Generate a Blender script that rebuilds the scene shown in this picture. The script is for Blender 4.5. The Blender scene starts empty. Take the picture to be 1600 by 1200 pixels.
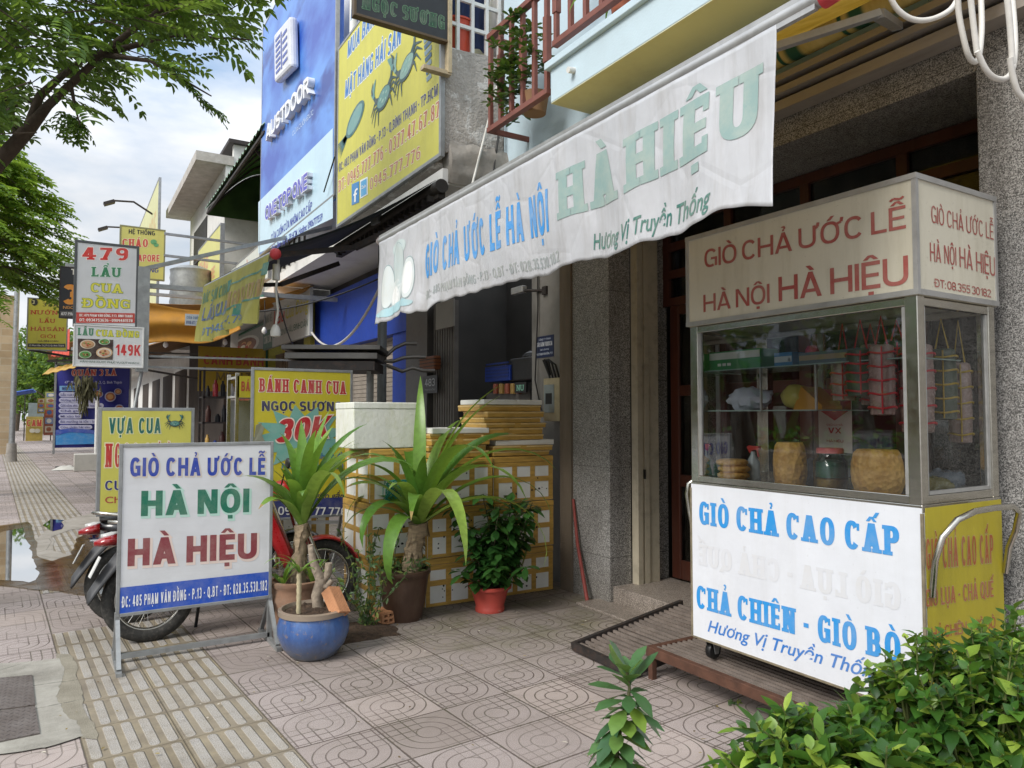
import bpy, bmesh, math, random
from mathutils import Vector, Matrix, noise
R = math.radians
random.seed(7)
C = bpy.context.scene.collection
sc = bpy.context.scene
# ---------------------------------------------------------------- camera
EYE = Vector((0, 0, 1.55)); YAW = R(31.5); PITCH = R(2.5); F = 1140.0
cam = bpy.data.cameras.new('camera'); camo = bpy.data.objects.new('camera', cam); C.objects.link(camo)
camo.location = EYE; camo.rotation_euler = (R(90) + PITCH, 0, -YAW)
cam.sensor_width = 36; cam.lens = 36 * F / 1600; cam.clip_start = .05; cam.clip_end = 900
sc.camera = camo
# ---------------------------------------------------------------- sky, sun, exposure
SUN_EL, SUN_AZ = R(40), R(255)          # azimuth measured clockwise from +Y
w = bpy.data.worlds.new('World'); sc.world = w; w.use_nodes = True
nt = w.node_tree; nt.nodes.clear()
def wn(t, **k):
    n = nt.nodes.new(t)
    for a, b in k.items(): setattr(n, a, b)
    return n
sky = wn('ShaderNodeTexSky', sky_type='NISHITA', sun_disc=False, sun_elevation=SUN_EL, sun_rotation=SUN_AZ, air_density=1.2, dust_density=1.5)
tc = wn('ShaderNodeTexCoord'); mp = wn('ShaderNodeMapping'); mp.inputs['Scale'].default_value = (1, 1, 2.6)
mp.inputs['Location'].default_value = (.3, .55, .1)
nz = wn('ShaderNodeTexNoise'); nz.inputs['Scale'].default_value = 2.3; nz.inputs['Detail'].default_value = 9; nz.inputs['Roughness'].default_value = .56
rp = wn('ShaderNodeValToRGB'); rp.color_ramp.elements[0].position = .30; rp.color_ramp.elements[1].position = .52
nz2 = wn('ShaderNodeTexNoise'); nz2.inputs['Scale'].default_value = 4.2; nz2.inputs['Detail'].default_value = 7
rp2 = wn('ShaderNodeValToRGB'); rp2.color_ramp.elements[0].position = .38; rp2.color_ramp.elements[1].position = .66
rp2.color_ramp.elements[0].color = (5.1, 5.5, 6.0, 1); rp2.color_ramp.elements[1].color = (7.4, 7.45, 7.6, 1)
mx = wn('ShaderNodeMix', data_type='RGBA'); bg = wn('ShaderNodeBackground'); out = wn('ShaderNodeOutputWorld')
L = nt.links.new
L(tc.outputs['Generated'], mp.inputs['Vector']); L(mp.outputs[0], nz.inputs['Vector']); L(mp.outputs[0], nz2.inputs['Vector'])
L(nz.outputs['Fac'], rp.inputs[0]); L(nz2.outputs['Fac'], rp2.inputs[0])
gm = wn('ShaderNodeMix', data_type='RGBA'); gm.inputs[0].default_value = .35; gm.inputs[7].default_value = (4.0, 5.4, 7.4, 1)
L(sky.outputs[0], gm.inputs[6])
L(rp.outputs[0], mx.inputs[0]); L(gm.outputs[2], mx.inputs[6]); L(rp2.outputs[0], mx.inputs[7])
sp_ = wn('ShaderNodeSeparateXYZ'); L(tc.outputs['Generated'], sp_.inputs[0])
mr = wn('ShaderNodeMapRange'); mr.inputs[1].default_value = .25; mr.inputs[2].default_value = 1.; mr.inputs[3].default_value = .82; mr.inputs[4].default_value = 2.0; L(sp_.outputs[2], mr.inputs[0])
vm = wn('ShaderNodeVectorMath', operation='SCALE'); L(mx.outputs[2], vm.inputs[0]); L(mr.outputs[0], vm.inputs['Scale'])   # overcast: the zenith is the brightest
L(vm.outputs[0], bg.inputs[0]); bg.inputs[1].default_value = .092; L(bg.outputs[0], out.inputs[0])
sl = bpy.data.lights.new('sun', 'SUN'); sl.energy = 1.7; sl.angle = R(24); sl.color = (1, .96, .9)
so = bpy.data.objects.new('sun', sl); C.objects.link(so)
sd = Vector((math.sin(SUN_AZ) * math.cos(SUN_EL), math.cos(SUN_AZ) * math.cos(SUN_EL), math.sin(SUN_EL)))
so.rotation_euler = sd.to_track_quat('Z', 'Y').to_euler(); so.location = sd * 60
vs = sc.view_settings; vs.view_transform = 'Standard'; vs.look = 'None'; vs.exposure = .86; vs.gamma = 1
sc.cycles.max_bounces = 8; sc.cycles.transparent_max_bounces = 14; sc.cycles.use_denoising = True
# ---------------------------------------------------------------- sight-line arithmetic (photo pixel -> point on a real plane)
FWD = Vector((math.sin(YAW) * math.cos(PITCH), math.cos(YAW) * math.cos(PITCH), math.sin(PITCH)))
RGT = Vector((math.cos(YAW), -math.sin(YAW), 0)); UPV = RGT.cross(FWD)
def ray(u, v): return FWD + RGT * ((u - 800) / F) + UPV * ((600 - v) / F)
def onX(u, v, X): d = ray(u, v); return EYE + d * (X / d.x)
def onY(u, v, Y): d = ray(u, v); return EYE + d * (Y / d.y)
def onZ(u, v, z=0.): d = ray(u, v); return EYE + d * ((z - EYE.z) / d.z)
def atD(u, v, D): return EYE + ray(u, v) * D
# ---------------------------------------------------------------- materials
def lin(c):
    if isinstance(c, str): c = tuple(int(c[i:i + 2], 16) / 255 for i in (0, 2, 4))
    return tuple(((x / 12.92) if x <= .04045 else ((x + .055) / 1.055) ** 2.4) for x in c) + (1,)
class G:
    """small node-graph builder"""
    def __init__(s, name):
        s.m = bpy.data.materials.new(name); s.m.use_nodes = True; s.t = s.m.node_tree
        s.b = s.t.nodes['Principled BSDF']; s.o = s.t.nodes['Material Output']
        s.co = s.t.nodes.new('ShaderNodeTexCoord')
    def n(s, t, ins=None, **k):
        n = s.t.nodes.new(t)
        for a, b in k.items(): setattr(n, a, b)
        for a, b in (ins or {}).items(): s.put(n.inputs[a], b)
        return n
    def put(s, sock, v):
        if isinstance(v, bpy.types.NodeSocket): s.t.links.new(v, sock)
        elif v is not None: sock.default_value = v
    def math(s, op, a, b=None, c=None):
        n = s.n('ShaderNodeMath', operation=op)
        for i, x in enumerate((a, b, c)):
            if x is not None: s.put(n.inputs[i], x)
        return n.outputs[0]
    def noise(s, scale, detail=4, rough=.55, vec=None, stretch=None):
        v = vec or s.co.outputs['Object']
        if stretch: v = s.n('ShaderNodeMapping', {'Vector': v, 'Scale': stretch}).outputs[0]
        return s.n('ShaderNodeTexNoise', {'Vector': v, 'Scale': scale, 'Detail': detail, 'Roughness': rough}).outputs['Fac']
    def ramp(s, f, a, b, ca=(0, 0, 0, 1), cb=(1, 1, 1, 1)):
        n = s.n('ShaderNodeValToRGB', {0: f}); e = n.color_ramp.elements
        e[0].position = a; e[1].position = b; e[0].color = ca; e[1].color = cb
        return n.outputs[0]
    def mix(s, f, a, b, mode='MIX'):
        n = s.n('ShaderNodeMix', data_type='RGBA', blend_type=mode)
        s.put(n.inputs[0], f); s.put(n.inputs[6], a); s.put(n.inputs[7], b)
        return n.outputs[2]
    def bump(s, h, dist, strength=1.):
        n = s.n('ShaderNodeBump', {'Height': h, 'Distance': dist, 'Strength': strength})
        s.put(s.b.inputs['Normal'], n.outputs[0])
    def set(s, **k):
        for a, b in k.items(): s.put(s.b.inputs[a.replace('_', ' ')], b)
        return s.m
def dark(c, f): return (c[0] * f, c[1] * f, c[2] * f, 1)
MC = {}
def mat(name, col, rough=.6, metal=0., var=.18, scale=3., bump=0., bscale=60., dirt=0., dcol=(.09, .075, .055, 1), stretch=None, spec=.5, coat=0.):
    if name in MC: return MC[name]
    g = G(name); c = lin(col)
    f = g.noise(scale, 5, .6, stretch=stretch)
    col_ = g.mix(g.ramp(f, .3, .7), dark(c, 1 - var), dark(c, 1 + var * .6))
    if dirt:
        d = g.noise(scale * 1.7, 7, .68, stretch=stretch)
        col_ = g.mix(g.math('MULTIPLY', g.ramp(d, .5, .75), dirt), col_, dcol)
    g.set(Base_Color=col_, Metallic=metal, Specular_IOR_Level=spec, Coat_Weight=coat)
    rr = g.math('ADD', g.math('MULTIPLY', g.noise(scale * 4, 3), .25), rough - .12); g.set(Roughness=rr)
    if bump: g.bump(g.noise(bscale, 4), bump)
    MC[name] = g.m; return g.m
# paving ----------------------------------------------------------
PA = R(4.0)
def paving_coords(g):
    gm_ = g.n('ShaderNodeNewGeometry'); sx = g.n('ShaderNodeSeparateXYZ', {0: gm_.outputs['Position']})
    X, Y = sx.outputs[0], sx.outputs[1]
    p = g.math('ADD', g.math('MULTIPLY', X, math.cos(PA)), g.math('MULTIPLY', Y, math.sin(PA)))
    q = g.math('SUBTRACT', g.math('MULTIPLY', Y, math.cos(PA)), g.math('MULTIPLY', X, math.sin(PA)))
    return gm_.outputs['Position'], p, q
def cell(g, p, off, size):
    a = g.math('DIVIDE', g.math('SUBTRACT', p, off), size)
    i = g.math('FLOOR', a); f = g.math('SUBTRACT', g.math('SUBTRACT', a, i), .5)
    return i, g.math('MULTIPLY', f, size)
def linemask(g, d, wd):                                  # 1 on the line where |d| < wd
    return g.math('SUBTRACT', 1., g.n('ShaderNodeMapRange', {0: g.math('ABSOLUTE', d), 1: wd * .6, 2: wd * 1.5}, interpolation_type='SMOOTHSTEP').outputs[0])
def mx_(g, *a):
    r = a[0]
    for b in a[1:]: r = g.math('MAXIMUM', r, b)
    return r
def ring_paving():
    g = G('ring_paving'); pos, p, q = paving_coords(g)
    i, x = cell(g, p, 1.19, .4); j, y = cell(g, q, .209, .4)
    idv = g.n('ShaderNodeCombineXYZ', {0: i, 1: j}).outputs[0]
    wnz = g.n('ShaderNodeTexWhiteNoise', {'Vector': idv}, noise_dimensions='3D')
    rnd = wnz.outputs['Value']
    flip = g.math('SUBTRACT', g.math('MULTIPLY', g.math('GREATER_THAN', rnd, .86), -2.), -1.)
    s = g.math('GREATER_THAN', g.math('MULTIPLY', g.math('MULTIPLY', x, y), flip), 0.)
    r = g.math('SQRT', g.math('ADD', g.math('MULTIPLY', x, x), g.math('MULTIPLY', y, y)))
    ax, ay = g.math('ABSOLUTE', x), g.math('ABSOLUTE', y)
    W = .0033
    rings = mx_(g, *[linemask(g, g.math('SUBTRACT', r, k), W) for k in (.062, .118, .178)])
    grid = mx_(g, *[linemask(g, g.math('SUBTRACT', a, k), W) for a in (ax, ay) for k in (.0, .06, .118, .178)])
    grid = g.math('MULTIPLY', grid, g.math('GREATER_THAN', r, .062))
    inner = linemask(g, g.math('SUBTRACT', r, .062), W)
    pat = mx_(g, inner, g.math('ADD', g.math('MULTIPLY', s, grid), g.math('MULTIPLY', g.math('SUBTRACT', 1., s), rings)))
    jit = g.math('MULTIPLY', g.math('SUBTRACT', g.noise(30, 4, .7, vec=pos), .5), .008); seam = mx_(g, linemask(g, g.math('ADD', g.math('SUBTRACT', ax, .2), jit), .0046), linemask(g, g.math('ADD', g.math('SUBTRACT', ay, .2), jit), .0046))
    wear = g.ramp(g.noise(1.3, 6, .6, vec=pos), .38, .62)
    pat = g.math('MULTIPLY', pat, g.math('ADD', g.math('MULTIPLY', wear, .55), .4))
    grit = g.noise(420, 2, .7, vec=pos)
    base = g.mix(g.ramp(grit, .38, .62), lin('6e635f'), lin('c5b9b4'))
    base = g.mix(g.math('MULTIPLY', g.math('POWER', rnd, 2.), .6), base, lin('857a72')); base = g.mix(g.math('MULTIPLY', wnz.outputs['Color'] if False else g.math('GREATER_THAN', g.math('FRACT', g.math('MULTIPLY', rnd, 7.3)), .8), .25), base, lin('c8b8ae'))
    big = g.ramp(g.noise(.9, 6, .65, vec=pos), .42, .72)
    base = g.mix(g.math('MULTIPLY', big, .5), base, lin('6e645a'))
    sp = g.ramp(g.noise(7, 7, .75, vec=pos), .56, .72); base = g.mix(g.math('MULTIPLY', sp, .45), base, lin('5d5349'))
    spk = g.ramp(g.noise(38, 3, .7, vec=pos), .68, .74); base = g.mix(g.math('MULTIPLY', spk, .5), base, lin('4a4038'))
    # greyer base colour, with green growth over it, close to the shop fronts
    sx = g.n('ShaderNodeSeparateXYZ', {0: pos})
    near = g.n('ShaderNodeMapRange', {0: sx.outputs[0], 1: 1.7, 2: 2.6}).outputs[0]
    near = g.math('MULTIPLY', near, g.n('ShaderNodeMapRange', {0: sx.outputs[1], 1: 3.6, 2: 4.6}).outputs[0])
    alg = g.math('MULTIPLY', near, g.ramp(g.noise(2.2, 6, .7, vec=pos), .45, .64))
    base = g.mix(g.math('MULTIPLY', near, .55), base, lin('6d675f'))
    base = g.mix(g.math('MULTIPLY', alg, .55), base, lin('5f6038'))
    dk = mx_(g, g.math('MULTIPLY', pat, .85), g.math('MULTIPLY', seam, .8))
    sc_ = g.ramp(g.noise(5, 4, .6, vec=pos), .4, .6, lin('4a3d37'), lin('3c3a24'))
    col = g.mix(dk, base, sc_)
    g.set(Base_Color=col, Roughness=.86, Specular_IOR_Level=.3)
    h = g.math('SUBTRACT', g.math('MULTIPLY', grit, .1), mx_(g, pat, seam))
    g.bump(h, .003, .8)
    return g.m
def tactile_paving():
    g = G('tactile_paving'); pos, p, q = paving_coords(g)
    i, x = cell(g, p, .39, .4); j, y = cell(g, q, .209, .4)
    k, bx_ = cell(g, p, .39, .08)
    m = .024
    dy = g.math('MAXIMUM', g.math('SUBTRACT', g.math('ABSOLUTE', y), .186 - m), 0.)
    d = g.math('SQRT', g.math('ADD', g.math('MULTIPLY', bx_, bx_), g.math('MULTIPLY', dy, dy)))
    bar = g.math('SUBTRACT', 1., g.n('ShaderNodeMapRange', {0: d, 1: m - .004, 2: m + .002}, interpolation_type='SMOOTHSTEP').outputs[0])
    idv = g.n('ShaderNodeCombineXYZ', {0: i, 1: j}).outputs[0]
    rnd = g.n('ShaderNodeTexWhiteNoise', {'Vector': idv}, noise_dimensions='3D').outputs['Value']
    seam = mx_(g, linemask(g, g.math('SUBTRACT', g.math('ABSOLUTE', x), .2), .004), linemask(g, g.math('SUBTRACT', g.math('ABSOLUTE', y), .2), .004))
    grit = g.ramp(g.noise(260, 2, .8, vec=pos), .38, .6)
    wear = g.ramp(g.noise(2.6, 6, .65, vec=pos), .36, .68)
    top = g.mix(grit, lin('5d5853'), lin('c4bfb8'))
    top = g.mix(g.math('MULTIPLY', wear, .42), top, lin('968a74'))
    low = g.mix(wear, lin('93876f'), lin('675e52'))
    low = g.mix(g.math('MULTIPLY', rnd, .45), low, lin('90877a'))
    col = g.mix(bar, low, top); col = g.mix(g.math('MULTIPLY', seam, .45), col, lin('5d5340'))
    st = g.ramp(g.noise(.8, 6, .7, vec=pos), .5, .7); col = g.mix(g.math('MULTIPLY', st, .5), col, lin('564c40')); s3 = g.ramp(g.noise(9, 7, .75, vec=pos), .52, .68); col = g.mix(g.math('MULTIPLY', s3, .4), col, lin('5e5446'))
    g.set(Base_Color=col, Roughness=.85, Specular_IOR_Level=.3)
    g.bump(g.math('SUBTRACT', g.math('ADD', bar, g.math('MULTIPLY', grit, .07)), seam), .005, .9)
    return g.m
def cement(name, a='8f8b82', b='6c675e', scale=3., grit=.002):
    g = G(name); v = g.n('ShaderNodeNewGeometry').outputs['Position']
    f = g.noise(scale, 8, .68, vec=v); fine = g.noise(180, 3, .7, vec=v)
    col = g.mix(g.ramp(f, .35, .68), lin(a), lin(b)); col = g.mix(g.math('MULTIPLY', g.ramp(fine, .4, .7), .3), col, lin('b5b0a4'))
    crack = g.n('ShaderNodeTexVoronoi', {'Vector': v, 'Scale': 1.7}, feature='DISTANCE_TO_EDGE').outputs['Distance']
    wv = g.math('ADD', crack, g.math('MULTIPLY', g.math('SUBTRACT', g.noise(14, 5, .7, vec=v), .5), .05))
    col = g.mix(g.math('MULTIPLY', linemask(g, wv, .006), .5), col, lin('3c382f'))
    g.set(Base_Color=col, Roughness=.88, Specular_IOR_Level=.3); g.bump(g.math('ADD', fine, f), grit); return g.m
def granite(name, lo, mid, hi, scale=150., polish=.32):
    g = G(name); v = g.co.outputs['Object']
    vo = g.n('ShaderNodeTexVoronoi', {'Vector': v, 'Scale': scale, 'Randomness': 1.}); rc = g.n('ShaderNodeSeparateColor', {0: vo.outputs['Color']}).outputs[0]
    n = g.n('ShaderNodeValToRGB', {0: rc}); e = n.color_ramp.elements
    e[0].position = .12; e[0].color = lin(lo); e[1].position = .88; e[1].color = lin(hi); m_ = e.new(.5); m_.color = lin(mid)
    f = g.noise(2.2, 6, .65)
    col = g.mix(g.math('MULTIPLY', g.ramp(f, .4, .75), .35), n.outputs[0], lin('4c453d'))
    wz = g.n('ShaderNodeSeparateXYZ', {0: g.n('ShaderNodeNewGeometry').outputs['Position']}).outputs[2]; jz = cell(g, wz, .38, .74)[1]
    col = g.mix(g.math('MULTIPLY', linemask(g, g.math('SUBTRACT', g.math('ABSOLUTE', jz), .37), .0022), .7), col, lin('2e2b28'))
    dr = g.ramp(g.noise(7, 7, .7, stretch=(1, 1, .07)), .52, .72); col = g.mix(g.math('MULTIPLY', dr, .4), col, lin('3f3a34'))
    low = g.n('ShaderNodeMapRange', {0: g.math('ADD', wz, g.math('MULTIPLY', f, .3)), 1: .5, 2: .12}).outputs[0]; col = g.mix(g.math('MULTIPLY', low, .35), col, lin('5a5040'))
    g.set(Base_Color=col, Roughness=g.math('ADD', g.math('MULTIPLY', f, .35), polish), Specular_IOR_Level=.45)
    g.bump(rc, .0006); return g.m
def leafmat(name, a, b, c, gloss=.38, trans=.35, mid=.55):
    g = G(name); r = g.n('ShaderNodeNewGeometry').outputs['Random Per Island']
    n = g.n('ShaderNodeValToRGB', {0: r}); e = n.color_ramp.elements
    e[0].position = .05; e[0].color = lin(a); e[1].position = 1.; e[1].color = lin(c); m_ = e.new(mid); m_.color = lin(b)
    col = g.mix(g.math('MULTIPLY', g.ramp(g.noise(30, 4), .4, .7), .3), n.outputs[0], lin('2b3a16'))
    g.set(Base_Color=col, Roughness=gloss, Specular_IOR_Level=.4)
    tr = g.n('ShaderNodeBsdfTranslucent', {0: g.mix(.5, col, lin('9fb83c'))})
    ms = g.n('ShaderNodeMixShader', {0: trans, 1: g.b.outputs[0], 2: tr.outputs[0]})
    g.put(g.o.inputs[0], ms.outputs[0]); return g.m
def glassmat(name, tint=(.93, .95, .94, 1), ior=1.55, boost=1.0):
    g = G(name)
    tr = g.n('ShaderNodeBsdfTransparent', {0: tint}); gl = g.n('ShaderNodeBsdfGlossy', {'Roughness': .015, 'Color': (1, 1, 1, 1)})
    fr = g.n('ShaderNodeFresnel', {'IOR': ior}).outputs[0]
    df = g.n('ShaderNodeBsdfDiffuse', {0: (.75, .75, .72, 1)}); sm = g.math('MULTIPLY', g.ramp(g.noise(5, 7, .75, stretch=(1, 1, .35)), .5, .74), .05)
    tr = g.n('ShaderNodeMixShader', {0: sm, 1: tr.outputs[0], 2: df.outputs[0]})
    ms = g.n('ShaderNodeMixShader', {0: g.math('MINIMUM', g.math('MULTIPLY', fr, boost), 1.), 1: tr.outputs[0], 2: gl.outputs[0]})
    g.put(g.o.inputs[0], ms.outputs[0]); return g.m
def facemat(name, col, dirt=.25, rough=.5, trans=0., streak=(1, 1, .12), dcol='7b705a'):
    """printed sheet / painted sign face with grime that runs down it"""
    if name in MC: return MC[name]
    g = G(name); c = lin(col)
    f = g.noise(2.2, 6, .65); s = g.noise(9, 6, .7, stretch=streak)
    col_ = g.mix(g.ramp(f, .3, .7), dark(c, .93), dark(c, 1.03))
    col_ = g.mix(g.math('MULTIPLY', g.ramp(s, .48, .78), dirt), col_, lin(dcol))
    sp = g.noise(60, 2, .6); col_ = g.mix(g.math('MULTIPLY', g.ramp(sp, .68, .76), dirt * .8), col_, lin('5d5444'))
    g.set(Base_Color=col_, Roughness=rough, Specular_IOR_Level=.4)
    g.bump(g.noise(5, 3), .012, .4)
    if trans:
        t = g.n('ShaderNodeBsdfTranslucent', {0: col_}); ms = g.n('ShaderNodeMixShader', {0: trans, 1: g.b.outputs[0], 2: t.outputs[0]}); g.put(g.o.inputs[0], ms.outputs[0])
    MC[name] = g.m; return g.m
def ink(col, fade=.2):
    n = 'ink_' + col
    if n in MC: return MC[n]
    g = G(n); c = lin(col); f = g.noise(5, 8, .78)
    g.set(Base_Color=g.mix(g.math('MULTIPLY', g.ramp(f, .42, .68), fade), c, lin('c9c4b4')), Roughness=.5, Specular_IOR_Level=.35)
    MC[n] = g.m; return g.m
M = dict(
    steel=mat('stainless_steel', 'c9c5bb', .2, 1., .1, 6, dirt=.12, stretch=(1, 1, 6)),
    galv=mat('galvanised_steel', 'a4a6a6', .5, .75, .2, 9, dirt=.25),
    alu=mat('aluminium', 'b4b4b2', .45, .6, .12, 8, dirt=.2),
    black=mat('black_plastic', '1b1b1c', .45, 0, .3, 20, dirt=.1, dcol=(.2, .18, .15, 1)),
    tyre=mat('tyre_rubber', '33322f', .85, 0, .3, 25, bump=.002, bscale=90, dirt=.35, dcol=(.22, .2, .17, 1)),
    rust=mat('rusty_iron', '5e4032', .75, .2, .4, 12, bump=.002, dirt=.5, dcol=(.06, .035, .025, 1)),
    iron=mat('dark_iron', '3a3634', .6, .4, .3, 12, dirt=.4, dcol=(.16, .08, .05, 1)),
    red=mat('red_paint', 'a8161c', .3, 0, .1, 8, coat=.5, dirt=.1),
    wood=mat('mahogany', '4a2418', .42, 0, .35, 6, stretch=(1, 1, .12), dirt=.2),
    brownrail=mat('brown_rail_paint', '7d4c42', .55, 0, .18, 10, dirt=.2),
    bluewall=mat('pale_blue_wall', 'bccfd9', .75, 0, .06, 1.5, bump=.002, dirt=.16, dcol=(.3, .34, .34, 1)),
    soffit=mat('pale_green_soffit', 'cccfb6', .8, 0, .08, 1.2, dirt=.3, dcol=(.33, .3, .2, 1)),
    cream=mat('cream_steel', 'b5ac98', .6, .1, .1, 5, dirt=.4),
    concrete=mat('bare_concrete', '98928a', .88, 0, .25, 4, bump=.006, bscale=24, dirt=.45, dcol=(.12, .11, .09, 1)),
    oldwall=mat('peeling_wall', 'b4aea6', .88, 0, .2, 3.5, bump=.006, bscale=20, dirt=.6, dcol=(.62, .61, .59, 1)),
    white=mat('white_wall', 'd9d8d4', .8, 0, .08, 1.5, bump=.002, dirt=.35, dcol=(.3, .28, .25, 1)),
    foam=mat('white_foam', 'e3e4df', .7, 0, .05, 5, bump=.001, bscale=200, dirt=.18, dcol=(.45, .42, .3, 1)),
    tape=mat('brown_tape', 'c09a4e', .35, 0, .28, 8, dirt=.4, dcol=(.32, .2, .06, 1), stretch=(1, 1, 5)), dry=mat('dry_tip', '9a8550', .7, 0, .3, 20),
    greytile=mat('grey_wall_tile', '77746f', .45, 0, .15, 6, dirt=.25),
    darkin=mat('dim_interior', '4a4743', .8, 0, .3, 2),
    blue=mat('blue_paint', '1c3f9c', .55, 0, .15, 4, dirt=.2, dcol=(.05, .06, .1, 1)),
    soil=mat('soil', '4b3a2c', .95, 0, .45, 30, bump=.02, bscale=50, dirt=.4, dcol=(.03, .02, .015, 1)),
    bark=mat('bark', '6f6152', .9, 0, .4, 14, bump=.012, bscale=26, stretch=(1, 1, .3), dirt=.4, dcol=(.07, .055, .04, 1)),
    paletrunk=mat('leaf_scar_trunk', '9c8970', .9, 0, .35, 16, bump=.012, bscale=22, stretch=(1, 1, 3), dirt=.5, dcol=(.14, .09, .05, 1)),
    whitepaint=mat('white_paint', 'd8d8d4', .5, 0, .08, 6, dirt=.2),
    brick=mat('hollow_brick', 'c08a63', .85, 0, .2, 12, bump=.003, bscale=70, dirt=.25),
    cable=mat('white_cable', 'd9d6cf', .5, 0, .08, 10, dirt=.15),
    wire=mat('black_wire', '1d1c1b', .6, 0, .2, 10),
    orange=mat('orange_tarp', 'b8801f', .6, 0, .2, 3, dirt=.3, stretch=(1, 1, .3)),
    darktarp=mat('dark_green_tarp', '20292a', .7, 0, .3, 2, dirt=.4, dcol=(.02, .02, .02, 1)),
    glass=glassmat('show_glass', ior=1.62, boost=1.8), glass_side=glassmat('side_glass', ior=1.5, boost=.9), dimglass=glassmat('window_glass', (.5, .55, .55, 1), 1.5),
    leaf_dark=leafmat('dark_tree_leaf', '304d22', '4a6d31', '7a9c46', .4, .42),
    leaf_mid=leafmat('layered_tree_leaf', '557a26', '789c34', 'a2bb4a', .45, .45),
    leaf_strap=leafmat('strap_leaf', '4f7a30', '6f983e', '9cb858', .3, .32),
    leaf_shrub=leafmat('glossy_shrub_leaf', '1d3f1c', '2c5426', '3c6630', .32, .15),
    leaf_hedge=leafmat('hedge_leaf', '284c1e', '4a762c', '9fb748', .36, .3, .68),
    leaf_blue=leafmat('young_leaf', '3d6440', '4f7546', '86a23c', .38, .25),
    leaf_wisp=leafmat('wispy_leaf', '3f5b38', '56744a', '8f9a4c', .45, .3),
)
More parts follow.
